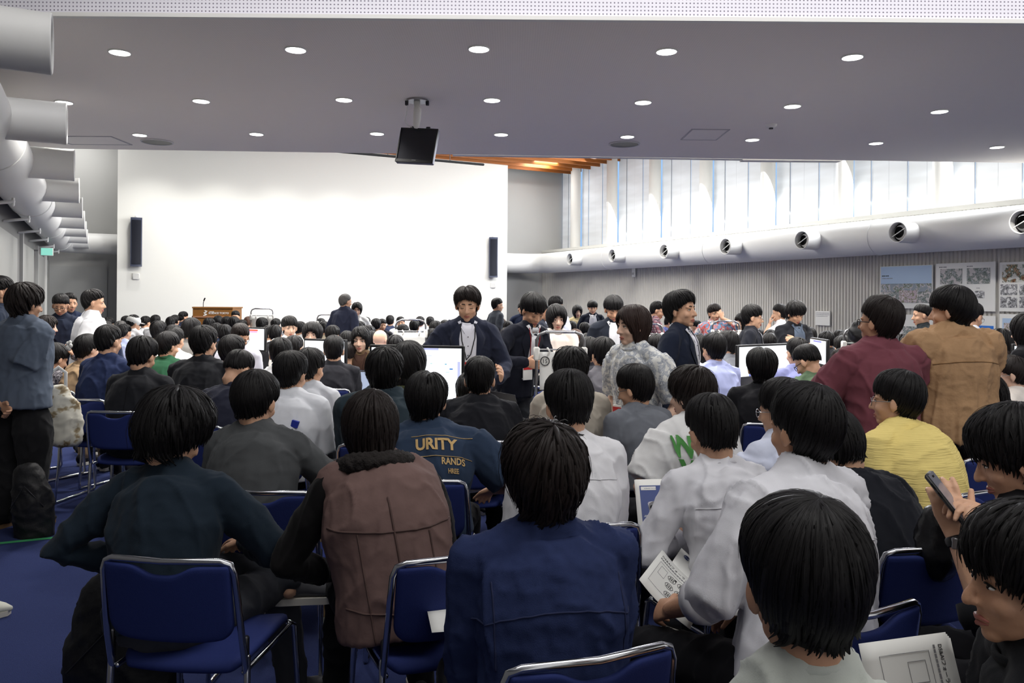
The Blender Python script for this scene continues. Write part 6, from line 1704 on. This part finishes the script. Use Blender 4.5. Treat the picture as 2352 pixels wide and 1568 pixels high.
P('bald man', 'bald man in pale blue shirt seen from behind', 873, 757, 9.2, top='shirt', col=(196, 202, 232), hair=None, yaw=10, hyaw=10, skin=M_SKINP, hairtop=.004)
S('teal black shirt man', 'large person in dark teal shirt with thick black hair, before the big display', 884, 800, 92, (46, 58, 66), 'shaggy', -2, 'shirt', D=4.25, hs=22, hq=2, k=1.2, sh=1.12, ease=.03, hyaw=6)
S('olive top bob-haired person', 'person with round black bob hair and olive top, against the big display', 938, 785, 66, (74, 78, 52), 'bob', 8, D=4.6, female=1, hyaw=10, hsc=1.06)
S('black tee man at the display', 'person in black T-shirt with both ears showing, in front of the big display', 1102, 818, 80, (32, 33, 38), 'short', 0, D=4.35, hs=23, hq=2, k=1.06, hpitch=2, detail=1, ease=.028)
P('white shirt person under the display', 'person in white shirt bending below the big display, beyond the black tee man', 1082, 866, 4.55, top='shirt', col=(240, 240, 244), hair='medium', yaw=0, hpitch=40, lean=34, seat=.42)
S('beige jacket man', 'person in beige jacket with curly black hair, before the sign numbered fifteen', 1312, 802, 82, (172, 164, 152), 'wavy', 6, 'jacket', D=4.5, hs=24, hq=2, hpitch=14, k=1.06, hyaw=0, collarm=cloth((172, 164, 152)))
S('grey shirt man in profile', 'person in grey shirt and glasses turned to the table, black hair', 1460, 838, 80, (112, 116, 124), 'medium', -34, 'shirt', D=4.35, hs=25, hq=2, hyaw=-24, hpitch=10, lean=16, k=1.12, glasses='thin', famp=.004)
S('grey jacket person', 'person in mid grey jacket with shoulder-covering black hair, behind the beige jacket man', 1385, 775, 56, (116, 114, 120), 'medium', -18, 'jacket', D=5.9, hyaw=-6, collarm=cloth((116, 114, 120)))
S('dark haired person beside grey jacket', 'person with smooth black hair and dark jacket, between grey jacket and sign', 1353, 774, 42, (52, 52, 58), 'bowl', -10, 'jacket', D=6.9)
S('pale blue shirt man', 'person in pale blue shirt with neat black hair, beside the display on the window side', 1640, 765, 50, (186, 194, 238), 'medium', -14, 'shirt', D=6.2, hs=2, hyaw=-14, famp=.007, k=1.04)
S('masked grey shirt man', 'person in grey shirt and white mask beside the pale blue shirt man', 1672, 760, 42, (120, 122, 128), 'medium', -30, 'shirt', D=7.3, hyaw=-30, hs=3)
S('woman with long hair near the tall man', 'woman with long black hair and white top, close behind the tall suited man', 1606, 768, 38, (230, 232, 238), 'long', -20, D=7.0, female=1, k=.9, hyaw=-20)
S('black top bowl cut person', 'person in black top with neat parted bowl cut, before the blue slide display', 1750, 798, 58, (28, 28, 32), 'parted', 2, 'sweat', D=5.0, hs=7, k=1.05, hq=2)
S('lavender shirt man', 'person in lavender shirt just past the window side display', 1832, 775, 46, (150, 154, 202), 'short', -12, 'shirt', D=6.4, hyaw=-6)
S('green tee man with fade', 'person in sage green T-shirt with faded hair and glasses, head bowed', 1857, 793, 54, (96, 118, 92), 'fade', -20, D=5.7, hyaw=-22, hpitch=26, lean=20, glasses='black', hs=2, k=1.05)
S('black shirt man with black glasses', 'person in black shirt and black glasses half hidden behind the maroon tee man', 1940, 800, 66, (32, 34, 40), 'short', -14, D=5.0, hyaw=-14, glasses='black', hairm=M_HAIRB)
S('pale blue tee man with glasses', 'person in pale blue T-shirt with clear glasses, half hidden by the tall white shirt man', 1800, 870, 110, (210, 216, 236), 'medium', -30, D=3.45, hyaw=-16, hs=8, glasses='clear', hq=2, ease=.03, srad=1.2, famp=.007)
S('dark haired woman behind the yellow polo man', 'person in cream cardigan between the yellow polo man and the tan overshirt man', 2105, 862, 60, (214, 206, 192), 'medium', -20, 'cardigan', D=5.6, hs=6, hpitch=10)
S('dark top man between maroon and tan', 'person in dark mauve top between the maroon tee man and tan overshirt man', 2098, 768, 44, (64, 56, 64), 'medium', -24, D=6.2, hyaw=-24)
P('woman with round glasses', 'woman with glasses and tied dark hair, white top with dark trim, by the posters', 2322, 812, 5.0, top='blouse', col=(226, 218, 210), hair='tied', hairm=M_HAIRB, yaw=-50, hyaw=-16, hpitch=8, female=1, face=1, glasses='thin', skin=M_SKINP, k=.92, vox=.0065)
P('second woman with glasses', 'woman with brown wavy hair and glasses, behind the woman in the trimmed white top', 2300, 802, 5.6, top='blouse', col=(206, 202, 206), hair='shoulder', hairm=M_HAIRB, yaw=-62, hyaw=-14, hpitch=6, female=1, face=1, glasses='thin', skin=M_SKINP, k=.9, vox=.007)
P('navy tee man bowing', 'person in navy T-shirt with head bowed, at the end of the window side row', 2272, 867, 4.35, top='tee', col=(58, 72, 116), hair='medium', hq=2, hs=26, yaw=-30, hyaw=-14, hpitch=34, lean=28, k=1.1, ease=.03, slen=.95)

# ---- far rows: one figure of each kind, then copies with their own clothes, hair and direction
LAND = [(66, 'the exit sign'), (313, 'the wall speaker'), (485, 'the lectern'), (793, 'the grey-haired man'), (1074, 'the speaking man'), (1224, 'the leaning man'), (1563, 'the tall man'), (1728, 'the profile man'), (1826, 'the folded-arms man'), (2022, 'the maroon tee man'), (2186, 'the tan overshirt man')]
ORD = 'first second third fourth fifth sixth seventh eighth ninth tenth eleventh twelfth thirteenth fourteenth'.split()
CN = {'bk': ('black', (36, 36, 40)), 'nv': ('navy', (44, 52, 76)), 'wh': ('white', (232, 232, 234)), 'gr': ('grey', (128, 128, 132)), 'bl': ('blue', (92, 108, 164)), 'lb': ('pale blue', (186, 196, 230)), 'be': ('beige', (196, 184, 160)), 'cy': ('sky blue', (120, 196, 226)), 'br': ('brown', (110, 86, 66)), 'ol': ('olive', (120, 122, 104))}
FAR = [(242, 737, 36, 'nv', 'short', 8), (249, 729, 24, 'bk', 'short', 0), (277, 735, 26, 'gr', 'balding', 20), (290, 725, 22, 'bk', 'short', 10), (306, 723, 30, 'wh', 'cap', 25), (309, 732, 28, 'gr', 'medium', 30), (285, 744, 34, 'lb', 'short', 22),
       (334, 726, 23, 'wh', 'short', 12), (357, 723, 26, 'wh', 'short', 5), (364, 737, 38, 'wh', 'medium', 8), (394, 727, 29, 'bl', 'short', 15), (402, 723, 20, 'bk', 'short', 20), (421, 715, 19, 'nv', 'short', 45), (398, 747, 40, 'wh', 'medium', 14),
       (450, 722, 18, 'bk', 'short', 0), (461, 722, 17, 'gr', 'short', 20), (480, 731, 27, 'bk', 'medium', 12), (501, 725, 23, 'bk', 'bowl', 0), (521, 727, 23, 'gr', 'medium', -5), (537, 728, 28, 'bk', 'medium', 0), (541, 713, 19, 'nv', 'short', 170), (556, 734, 18, 'bk', 'short', 0), (571, 727, 24, 'wh', 'brown', 10), (516, 746, 32, 'bk', 'medium', 10), (497, 742, 26, 'nv', 'medium', -8),
       (602, 730, 28, 'wh', 'medium', 5), (621, 729, 21, 'bk', 'short', -5), (633, 731, 19, 'gr', 'short', 5), (616, 746, 28, 'wh', 'tied', 25), (632, 746, 36, 'bk', 'short', 0), (689, 738, 22, 'wh', 'short', 20), (675, 771, 36, 'nv', 'short', 0), (737, 731, 22, 'bk', 'short', 0), (745, 738, 24, 'be', 'short', 5), (764, 748, 34, 'be', 'medium', 10), (797, 760, 26, 'bk', 'short', 0),
       (815, 724, 21, 'bk', 'short', 0), (826, 738, 22, 'nv', 'short', 5), (841, 728, 20, 'bk', 'short', 5), (864, 732, 19, 'bk', 'medium', -5), (877, 732, 20, 'bk', 'short', 150), (896, 724, 22, 'nv', 'short', 8), (920, 727, 21, 'wh', 'short', 170), (925, 745, 20, 'bk', 'short', 0), (944, 760, 40, 'bk', 'medium', 5), (908, 769, 44, 'bk', 'short', 5), (846, 748, 30, 'ol', 'medium', 5), (855, 760, 26, 'ol', 'short', -10),
       (965, 727, 19, 'lb', 'medium', 0), (952, 735, 22, 'bk', 'short', 0), (988, 727, 20, 'wh', 'short', 10), (1001, 737, 34, 'nv', 'bowl', -5), (992, 755, 26, 'bk', 'short', 0), (975, 762, 36, 'bk', 'short', -12), (1008, 764, 36, 'nv', 'medium', 5), (1022, 735, 20, 'bk', 'short', 0), (1035, 736, 18, 'gr', 'short', 0), (1120, 742, 22, 'wh', 'short', 10),
       (1151, 731, 18, 'wh', 'brown', 20), (1167, 737, 26, 'bk', 'short', -10), (1164, 752, 36, 'bk', 'short', 6), (1324, 729, 24, 'bk', 'short', 0), (1312, 738, 28, 'lb', 'medium', -10), (1343, 741, 30, 'bk', 'medium', -12), (1322, 756, 26, 'nv', 'brown', -20), (1371, 744, 24, 'lb', 'short', -40), (1350, 765, 34, 'bk', 'short', -5), (1376, 762, 30, 'bk', 'medium', -20),
       (1508, 768, 34, 'bk', 'medium', -10), (1598, 735, 26, 'wh', 'short', -80), (1626, 747, 34, 'nv', 'bowl', -10), (1650, 758, 30, 'gr', 'short', -15), (1675, 743, 26, 'bk', 'short', -5), (1697, 743, 26, 'bk', 'short', -30), (1741, 755, 18, 'bk', 'short', -10), (1770, 757, 24, 'lb', 'short', 0), (1768, 766, 36, 'gr', 'medium', -8), (1742, 775, 44, 'be', 'brown', -5), (1800, 756, 34, 'bk', 'short', -20), (1818, 762, 26, 'bk', 'medium', -10),
       (1857, 752, 38, 'bk', 'medium', -12), (1849, 772, 34, 'bk', 'short', -10), (1899, 761, 26, 'bk', 'bowl', -40), (1930, 758, 24, 'gr', 'short', -25), (1943, 762, 20, 'bk', 'short', -10), (1936, 772, 32, 'lb', 'medium', -20), (1990, 768, 30, 'wh', 'short', -15), (2070, 764, 34, 'nv', 'short', -15), (2140, 770, 36, 'bk', 'short', -20)]
MASTER = []
pos = [np.array(g.loc[:2]) for g in FIGS]
used = {}
far_l = []
for i, (x, y, Wd, c, hs, yw) in enumerate(FAR):
    D = min(17.3, FPX * .215 / Wd)
    # keep a believable sitting height: slide along the sight line when the head would be too high or low
    for _ in range(60):
        zt = CAMZ + (HY - y + ROLL * (x - CX)) / FPX * D
        if zt < 1.20: D *= .985
        elif zt > 1.43: D *= 1.012
        else: break
    for _ in range(40):
        q = np.array(px(x, y, D))[:2]
        if all(np.linalg.norm(q - r) > .46 for r in pos): break
        D *= 1.012
    D = min(D, 18.2)
    pos.append(np.array(px(x, y, D))[:2])
    lx, ln = min(LAND, key=lambda l: abs(l[0] - x))
    side = 'windows' if x > lx else 'duct'
    far_l.append([x, y, D, c, hs, yw, ln, side, abs(x - lx)])
cnt = {}
for r in sorted(far_l, key=lambda r: r[8]):
    kk = (r[6], r[7]); cnt[kk] = cnt.get(kk, 0) + 1; r.append(cnt[kk])
HST = {'brown': ('short', M_HAIRBR, 'brown'), 'cap': ('short', M_HAIR, 'black'), 'balding': ('balding', M_HAIRG, 'grey')}
for i, (x, y, D, c, hs, yw, ln, side, _, n) in enumerate(far_l):
    cname, rgb = CN[c]
    st, hm, hn = HST.get(hs, (hs, M_HAIR, 'black'))
    lab = 'seated person, %s hair, %s top, %s far head from %s towards %s' % (hn, cname, ORD[min(n - 1, 13)], ln.replace('the ', '', 1), side)
    kind = 3 if abs(yw) > 100 else (i % 3)
    if kind >= len(MASTER) or MASTER[kind] is None:
        while len(MASTER) <= kind: MASTER.append(None)
        g = figure(dict(x=x, y=y, D=D, label=lab, top=('tee', 'shirt', 'sweat', 'jacket')[kind], col=rgb, hair=st, hairm=hm, hq=0, yaw=yw, hyaw=(0, 12, -12, 0)[kind], hpitch=(6, 12, 8, 4)[kind], vox=.012, face=kind == 3, group='far rows of the audience'))
        MASTER[kind] = g; b = g.body
    else:
        g = MASTER[kind]; b = copy_tree(g.body)
        Rz = rotm(rad(yw)); hw = px(x, y, D)
        zt = CAMZ + (HY - y + ROLL * (x - CX)) / FPX * D
        b.scale = (1, 1, zt / g.ztop)
        loc = V3(hw.x, D, 0) - Rz @ V3(g.hc[0] - g.Mh[0, 1] * .01, g.hc[1] - g.Mh[1, 1] * .01, 0)
        b.location = loc; b.rotation_euler = (0, 0, -rad(yw)); b['label'] = lab
        for ch in b.children:
            n0 = ch.name.split('.')[0]
            if n0 == 'hair': ch.data = get_hair(st, hm, 0, i % 4)
            if n0 in ('t_shirt', 'shirt', 'sweatshirt', 'suit_jacket'):
                for o in [ch] + list(ch.children):
                    o.material_slots[0].link = 'OBJECT'; o.material_slots[0].material = cloth(rgb)
    if hs == 'cap':
        mb = MB(); g0 = MASTER[kind]; mb.ell(g0.hc + g0.Mh @ V3(0, -.012, .045), (.10, .12, .092), 20, 12, rot=g0.Mh); cp = part('cap', mb, M_PAPER, b, True)
        mb = MB(); mb.ell(g0.hc + g0.Mh @ V3(0, .12, .035), (.075, .075, .008), 14, 8, rot=g0.Mh); part('peak', mb, M_PAPER, cp, True)
    FIGS.append(g)
# ------------------------------------------------------------------ things the people hold, screens, tables, bags
def at(x, y, D): return px(x, y, D)
def floor_at(x, D): v = px(x, HY, D); return (v.x, v.y)
# phone in the two hands
mf = Vector((-.766, .643, 0))
phone(at(2178, 1146, 2.0), (.60, .80, 0), (-.46, .38, .75), 'black smartphone held upright in both hands of the man at the frame edge')
# pamphlet and white phone held by the white shirt man
t, f = paper_sheet('pamphlet', at(1468, 1232, 3.10), (1, -.10, .05), (.14, .74, .60), .20, .28, .0, 'blue and white printed pamphlet in front of the white shirt man with whorled hair', 'pamphlet', 2)
g = MB(); g.box((.105, .135, .002), (.172, .225, .001)); part('cover_print', g, mat('pamphlet_blue', (66, 82, 140), .4), t, False)
g = MB(); g.box((.055, .232, .003), (.062, .018, .001)); lb = part('logo_label', g, M_PAPER, t, False)
put_text('print', 'SCIENCE TOKYO', .0062, mat('blue_ink', (60, 74, 130), .6), t, Matrix.Translation((.038, .229, .0037)), 'LEFT', .0002)
for i, s in enumerate(('データ', '実社会', '学内で')): put_text('print', s, .021, M_PAPER, t, Matrix.Translation((.026, .083 - .026 * i, .0027)), 'LEFT', .0002, .0004)
phone(at(1520, 1196, 2.98), (.95, .1, .12), (.02, .45, .85), 'smartphone in clear white case, two lenses, held against the blue pamphlet', casecol=mat('clear_case', (206, 204, 214), .3), cams=True)
# printed handouts
t, f = paper_sheet('handout', at(1468, 1330, 2.56), (.07, -.03, -.062), (.125, .235, .012), .205, .275, .05, 'printed venue map handout held on the lap of the tall white shirt man', 'handout', 3)
handout_print(t, f, .205, .275)
b0 = at(1524, 1300, 2.74)
t2, f2 = paper_sheet('handout', b0 + Vector((.015, .02, -.02)), (.075, -.03, -.066), (.12, .235, .03), .19, .20, .0, 'plain sheet with a blue emblem corner, tucked behind the venue map handout', 'handout', 1)
a = np.linspace(0.4, 5.6, 16); g = MB(); g.tube([(.035 + .011 * math.cos(q), .168 + .011 * math.sin(q), .001) for q in a], .0016, 6); g.tube([(.035 + .005 * math.cos(q), .168 + .005 * math.sin(q), .001) for q in a], .0016, 6); part('print', g, mat('blue_ink', (60, 74, 130), .6), t2, True)
t, f = paper_sheet('handout', at(1574, 1405, 2.36), (.20, -.05, .01), (.06, .2, .0), .16, .20, .03, 'small stack of printed sheets on the dark trousers of the tall white shirt man', 'handout', 3)
scribble(t, .02, .16, .12, .12, 5, M_GREYINK, 12, .0055)
t, f = paper_sheet('handout', at(1972, 1478, 1.56) + Vector((0, 0, 0)), (.035, -.10, -.27), (.19, .02, .018), .28, .185, .03, 'venue map handout turned sideways before the empty-looking chair at the front corner', 'handout', 4)
handout_print(t, f, .28, .185)
p_ = at(992, 1452, 2.2)
t, f = paper_sheet('handout', p_, (.98, .19, 0), (-.037, .19, 0), .21, .24, .0, 'white sheet showing beside the elbow of the denim shirt man', 'handout', 2)
scribble(t, .02, .20, .15, .05, 2, M_GREYINK, 15, .002)

# displays and their tables
TBL = [table((-.28, 5.42), 1.5, .56, .04, 'white folding table under the big display before the speaking suited man'), table((2.12, 7.15), 1.5, .8, -.3, 'white folding table with the open laptop on the window side'), table((-1.75, 7.55), 1.2, .6, .1, 'white folding table under the plain white side screen'),
       table((-2.95, 9.2), 1.2, .6, .1, 'white folding table under the red-topped screen'), table((3.12, 8.15), 1.2, .6, -.5, 'white folding table under the tilted screen beyond the sage tee man'), table((4.35, 6.5), 1.2, .6, -.2, 'white folding table beside the posters')]
monitor(at(853, 921, 5.28), at(1059, 917, 5.2), .35, 'big display showing a white desktop page, edge by the speaking suited man', scr=1.25, deco=(
    (0, .965, .5, .035, (190, 196, 246), 1.0), (.95, 0, .03, .5, (196, 202, 250), 1.0), (-.05, .72, .012, .012, (90, 110, 200), .8), (.02, .72, .02, .014, (80, 100, 200), .8), (.25, .72, .1, .006, (170, 190, 220), .9), (.66, .40, .02, .02, (120, 190, 220), .9), (.78, .22, .035, .025, (70, 140, 220), .9), (.34, .42, .02, .012, (150, 225, 225), .9), (.7, .1, .04, .01, (190, 235, 240), .9)))
monitor(at(1698, 882, 6.95), at(1813, 881, 7.35), .345, 'display with a blue and violet slide before the parted bowl cut head', scr=1.3, deco=(
    (-.10, -.44, .54, .5, (122, 140, 232), .85), (-.1, .35, .015, .012, (100, 100, 110), .6), (.2, .62, .02, .015, (150, 140, 230), .9), (0, -.95, .5, .03, (90, 130, 220), .8)))
monitor(at(700, 853, 7.5), at(790, 851, 7.35), .285, 'plain white side screen behind the black long-sleeved man', scr=1.25)
monitor(at(552, 803, 9.1), at(606, 802, 8.95), .24, 'white screen with a red top band by the glasses man', scr=1.25, deco=((0, .86, .5, .07, (240, 70, 40), 1.0), (0, .70, .45, .04, (236, 130, 220), 1.0)))
monitor(at(1861, 832, 8.35), at(1896, 834, 7.85), .235, 'narrow tilted screen with lavender top, past the sage green tee man', scr=1.1, deco=((0, .88, .5, .06, (150, 150, 236), .9),))
monitor(at(2330, 852, 6.35), at(2410, 852, 6.3), .2, 'lavender screen at the frame edge under the posters', scr=.9, deco=((0, .6, .5, .2, (170, 160, 236), .9),))
laptop(floor_at(1688, 6.95), .715, -2.5, 'open dark grey laptop on the window side table')
laptop(floor_at(832, 6.9), .715, .1, 'silver laptop lid behind the black long-sleeved man')
laptop(floor_at(1196, 5.6), .715, 2.2, 'laptop under the hand of the leaning suited man')
# small black devices on the near table edge
q = floor_at(1166, 5.5); t = empty('desk_speaker', (q[0], q[1], .715), .2, 'small black speaker on the white table edge under the big display', 'speaker')
g = MB(); g.box((0, 0, .05), (.07, .07, .10), bev=.015); part('cabinet', g, M_BLACK, t); g = MB(); g.tube([(0, -.035, .055), (0, -.038, .055)], .024, 14, flat=True); part('cone', g, M_DKSTEEL, t)
q = floor_at(1208, 5.55); t = empty('computer_mouse', (q[0], q[1], .715), .4, 'black mouse on the white table, beyond the black tee man', 'mouse')
g = MB(); g.ell((0, 0, .012), (.034, .055, .02), 14, 8); part('shell', g, M_BLACK, t, True); g = MB(); g.ell((0, .028, .031), (.004, .01, .004), 8, 6); part('wheel', g, M_DKSTEEL, t, True)

# numbered sign stands
SG = 'sign stands between the audience groups'
sign_rack(floor_at(1288, 5.75), .03, .35, 1, 1.36, '15', '清', 'SHI', 'sign stand numbered 15, paper sheet clipped under a steel bar', .275, True, SG)
sign_rack(floor_at(2000, 6.9), -.2, .44, 1, 1.36, '14', '横', None, 'sign stand numbered 14 behind the maroon tee man', .30, False, SG)
sign_rack(floor_at(944, 9.0), .1, .34, 1, 1.35, None, None, None, 'sign stand with a blank sheet beside the bald man', .32, False, SG)
sign_rack(floor_at(1492, 10.4), -.2, .34, 1, 1.28, None, None, None, 'sign stand on which the checked shirt man leans', .28, False, SG)
sign_rack(floor_at(1668, 10.2), -.2, .34, 1, 1.33, None, None, None, 'sign stand in front of the man rubbing his face', .28, False, SG)
sign_rack(floor_at(602, 14.6), .1, .40, 1, 1.38, None, None, None, 'far sign stand next to the lectern against the white wall', .28, False, SG)
sign_rack(floor_at(752, 13.6), .1, .34, 1, 1.30, None, None, None, 'far sign stand beside the grey-haired suited man', .28, False, SG)
q = at(1972, 772, 6.86); t = soft_bag('shoulder_bag', (q.x, q.y - .02, q.z - .02), 0, .20, .12, .12, M_BLACK, 'black bag hung on the top bar of sign stand 14', 'bag', 4, False)
# bags on the floor
q = floor_at(292, 2.92); soft_bag('backpack', q, .1, .42, .24, .50, mat('black_nylon', (20, 20, 23), .6, bump=.2, bscale=60), 'black backpack on the carpet under the front chair of the navy sweatshirt man', 'backpack', 2)
q = floor_at(84, 5.22); soft_bag('backpack', q, .3, .25, .19, .42, mat('black_nylon', (20, 20, 23), .6, bump=.2, bscale=60), 'black backpack standing between the feet of the grey tee man', 'backpack', 5, flop=-.05)
q = at(150, 1018, 5.75); t = soft_bag('tote_bag', (q.x, q.y, q.z), .2, .26, .10, .40, pattern_mat('tote_print', (226, 222, 208), [(176, 160, 130), (120, 100, 76), (206, 200, 184)], 9, .56), 'white printed tote bag hanging beside the grey tee man', 'bag', 7, False, 0.6, -.06)
g = MB(); g.tube([(-.10, 0, .38), (-.10, 0, .52), (-.05, 0, .56), (.0, 0, .52), (.0, 0, .38)], np.array([[.012, .003]] * 5), 8); part('handle', g, M_PAPER, t, True)
q = at(2152, 1288, 2.5); soft_bag('leather_bag', (q.x, q.y, q.z - .02), .5, .13, .12, .17, mat('black_leather', (22, 22, 24), .32, spec=.5, bump=.2, bscale=40), 'black leather bag on the lap of the man using a phone', 'bag', 9, False)
# the shoe tip that enters at the frame edge
q = floor_at(-64, 3.9); t = empty('shoe', (q[0], q[1], 0), -1.45, 'pale shoe tip entering at the frame edge beyond the green tape', 'shoe')
shoe(t, V3(0, 0, .085), (206, 206, 196), M_RUBBER)
for c_ in list(t.children): c_.name = 'upper'
# person in checked shirt behind the grey tee man
P('plaid sleeve person', 'person in grey plaid shirt resting cheek on hand, beyond the grey tee man', 126, 790, 6.6, top='shirt', col=plaid_mat('grey_plaid_cloth', (70, 68, 74), (150, 146, 150), (96, 92, 100), 11), hair='medium', yaw=30, hpitch=14, trousers=(186, 160, 124), armR=((.06, .22, 1.05), (1, -.2, -.8)), handR=dict(d=(-.2, -.1, .9), n=(-.6, -.6, 0), curl=.7))
P('red top woman by the door', 'woman with dark hair and red top, seated near the navy knit man', 106, 722, 8.9, top='blouse', col=(150, 44, 50), hair='shoulder', hairm=M_HAIRB, yaw=60, hyaw=10, female=1, face=1, skin=M_SKINP)
# empty chairs in view
for x, D, yw, lab in ((2280, 4.62, -12, 'empty blue stacking chair past the yellow polo man, near the navy tee man'), (1176, 7.4, 8, 'empty blue stacking chair facing the table between the display and sign 15'), (1198, 6.75, -150, 'empty blue stacking chair turned round beside the leaning suited man'),
                      (1385, 5.35, -10, 'empty blue stacking chair between the floral dress woman and beige jacket man'), (1650, 7.0, 160, 'empty blue stacking chair turned towards us behind the open laptop'), (2215, 4.2, -10, 'empty blue stacking chair with its seat showing behind the tan overshirt man')):
    q = floor_at(x, D); chair(q[0], q[1], yw, lab)
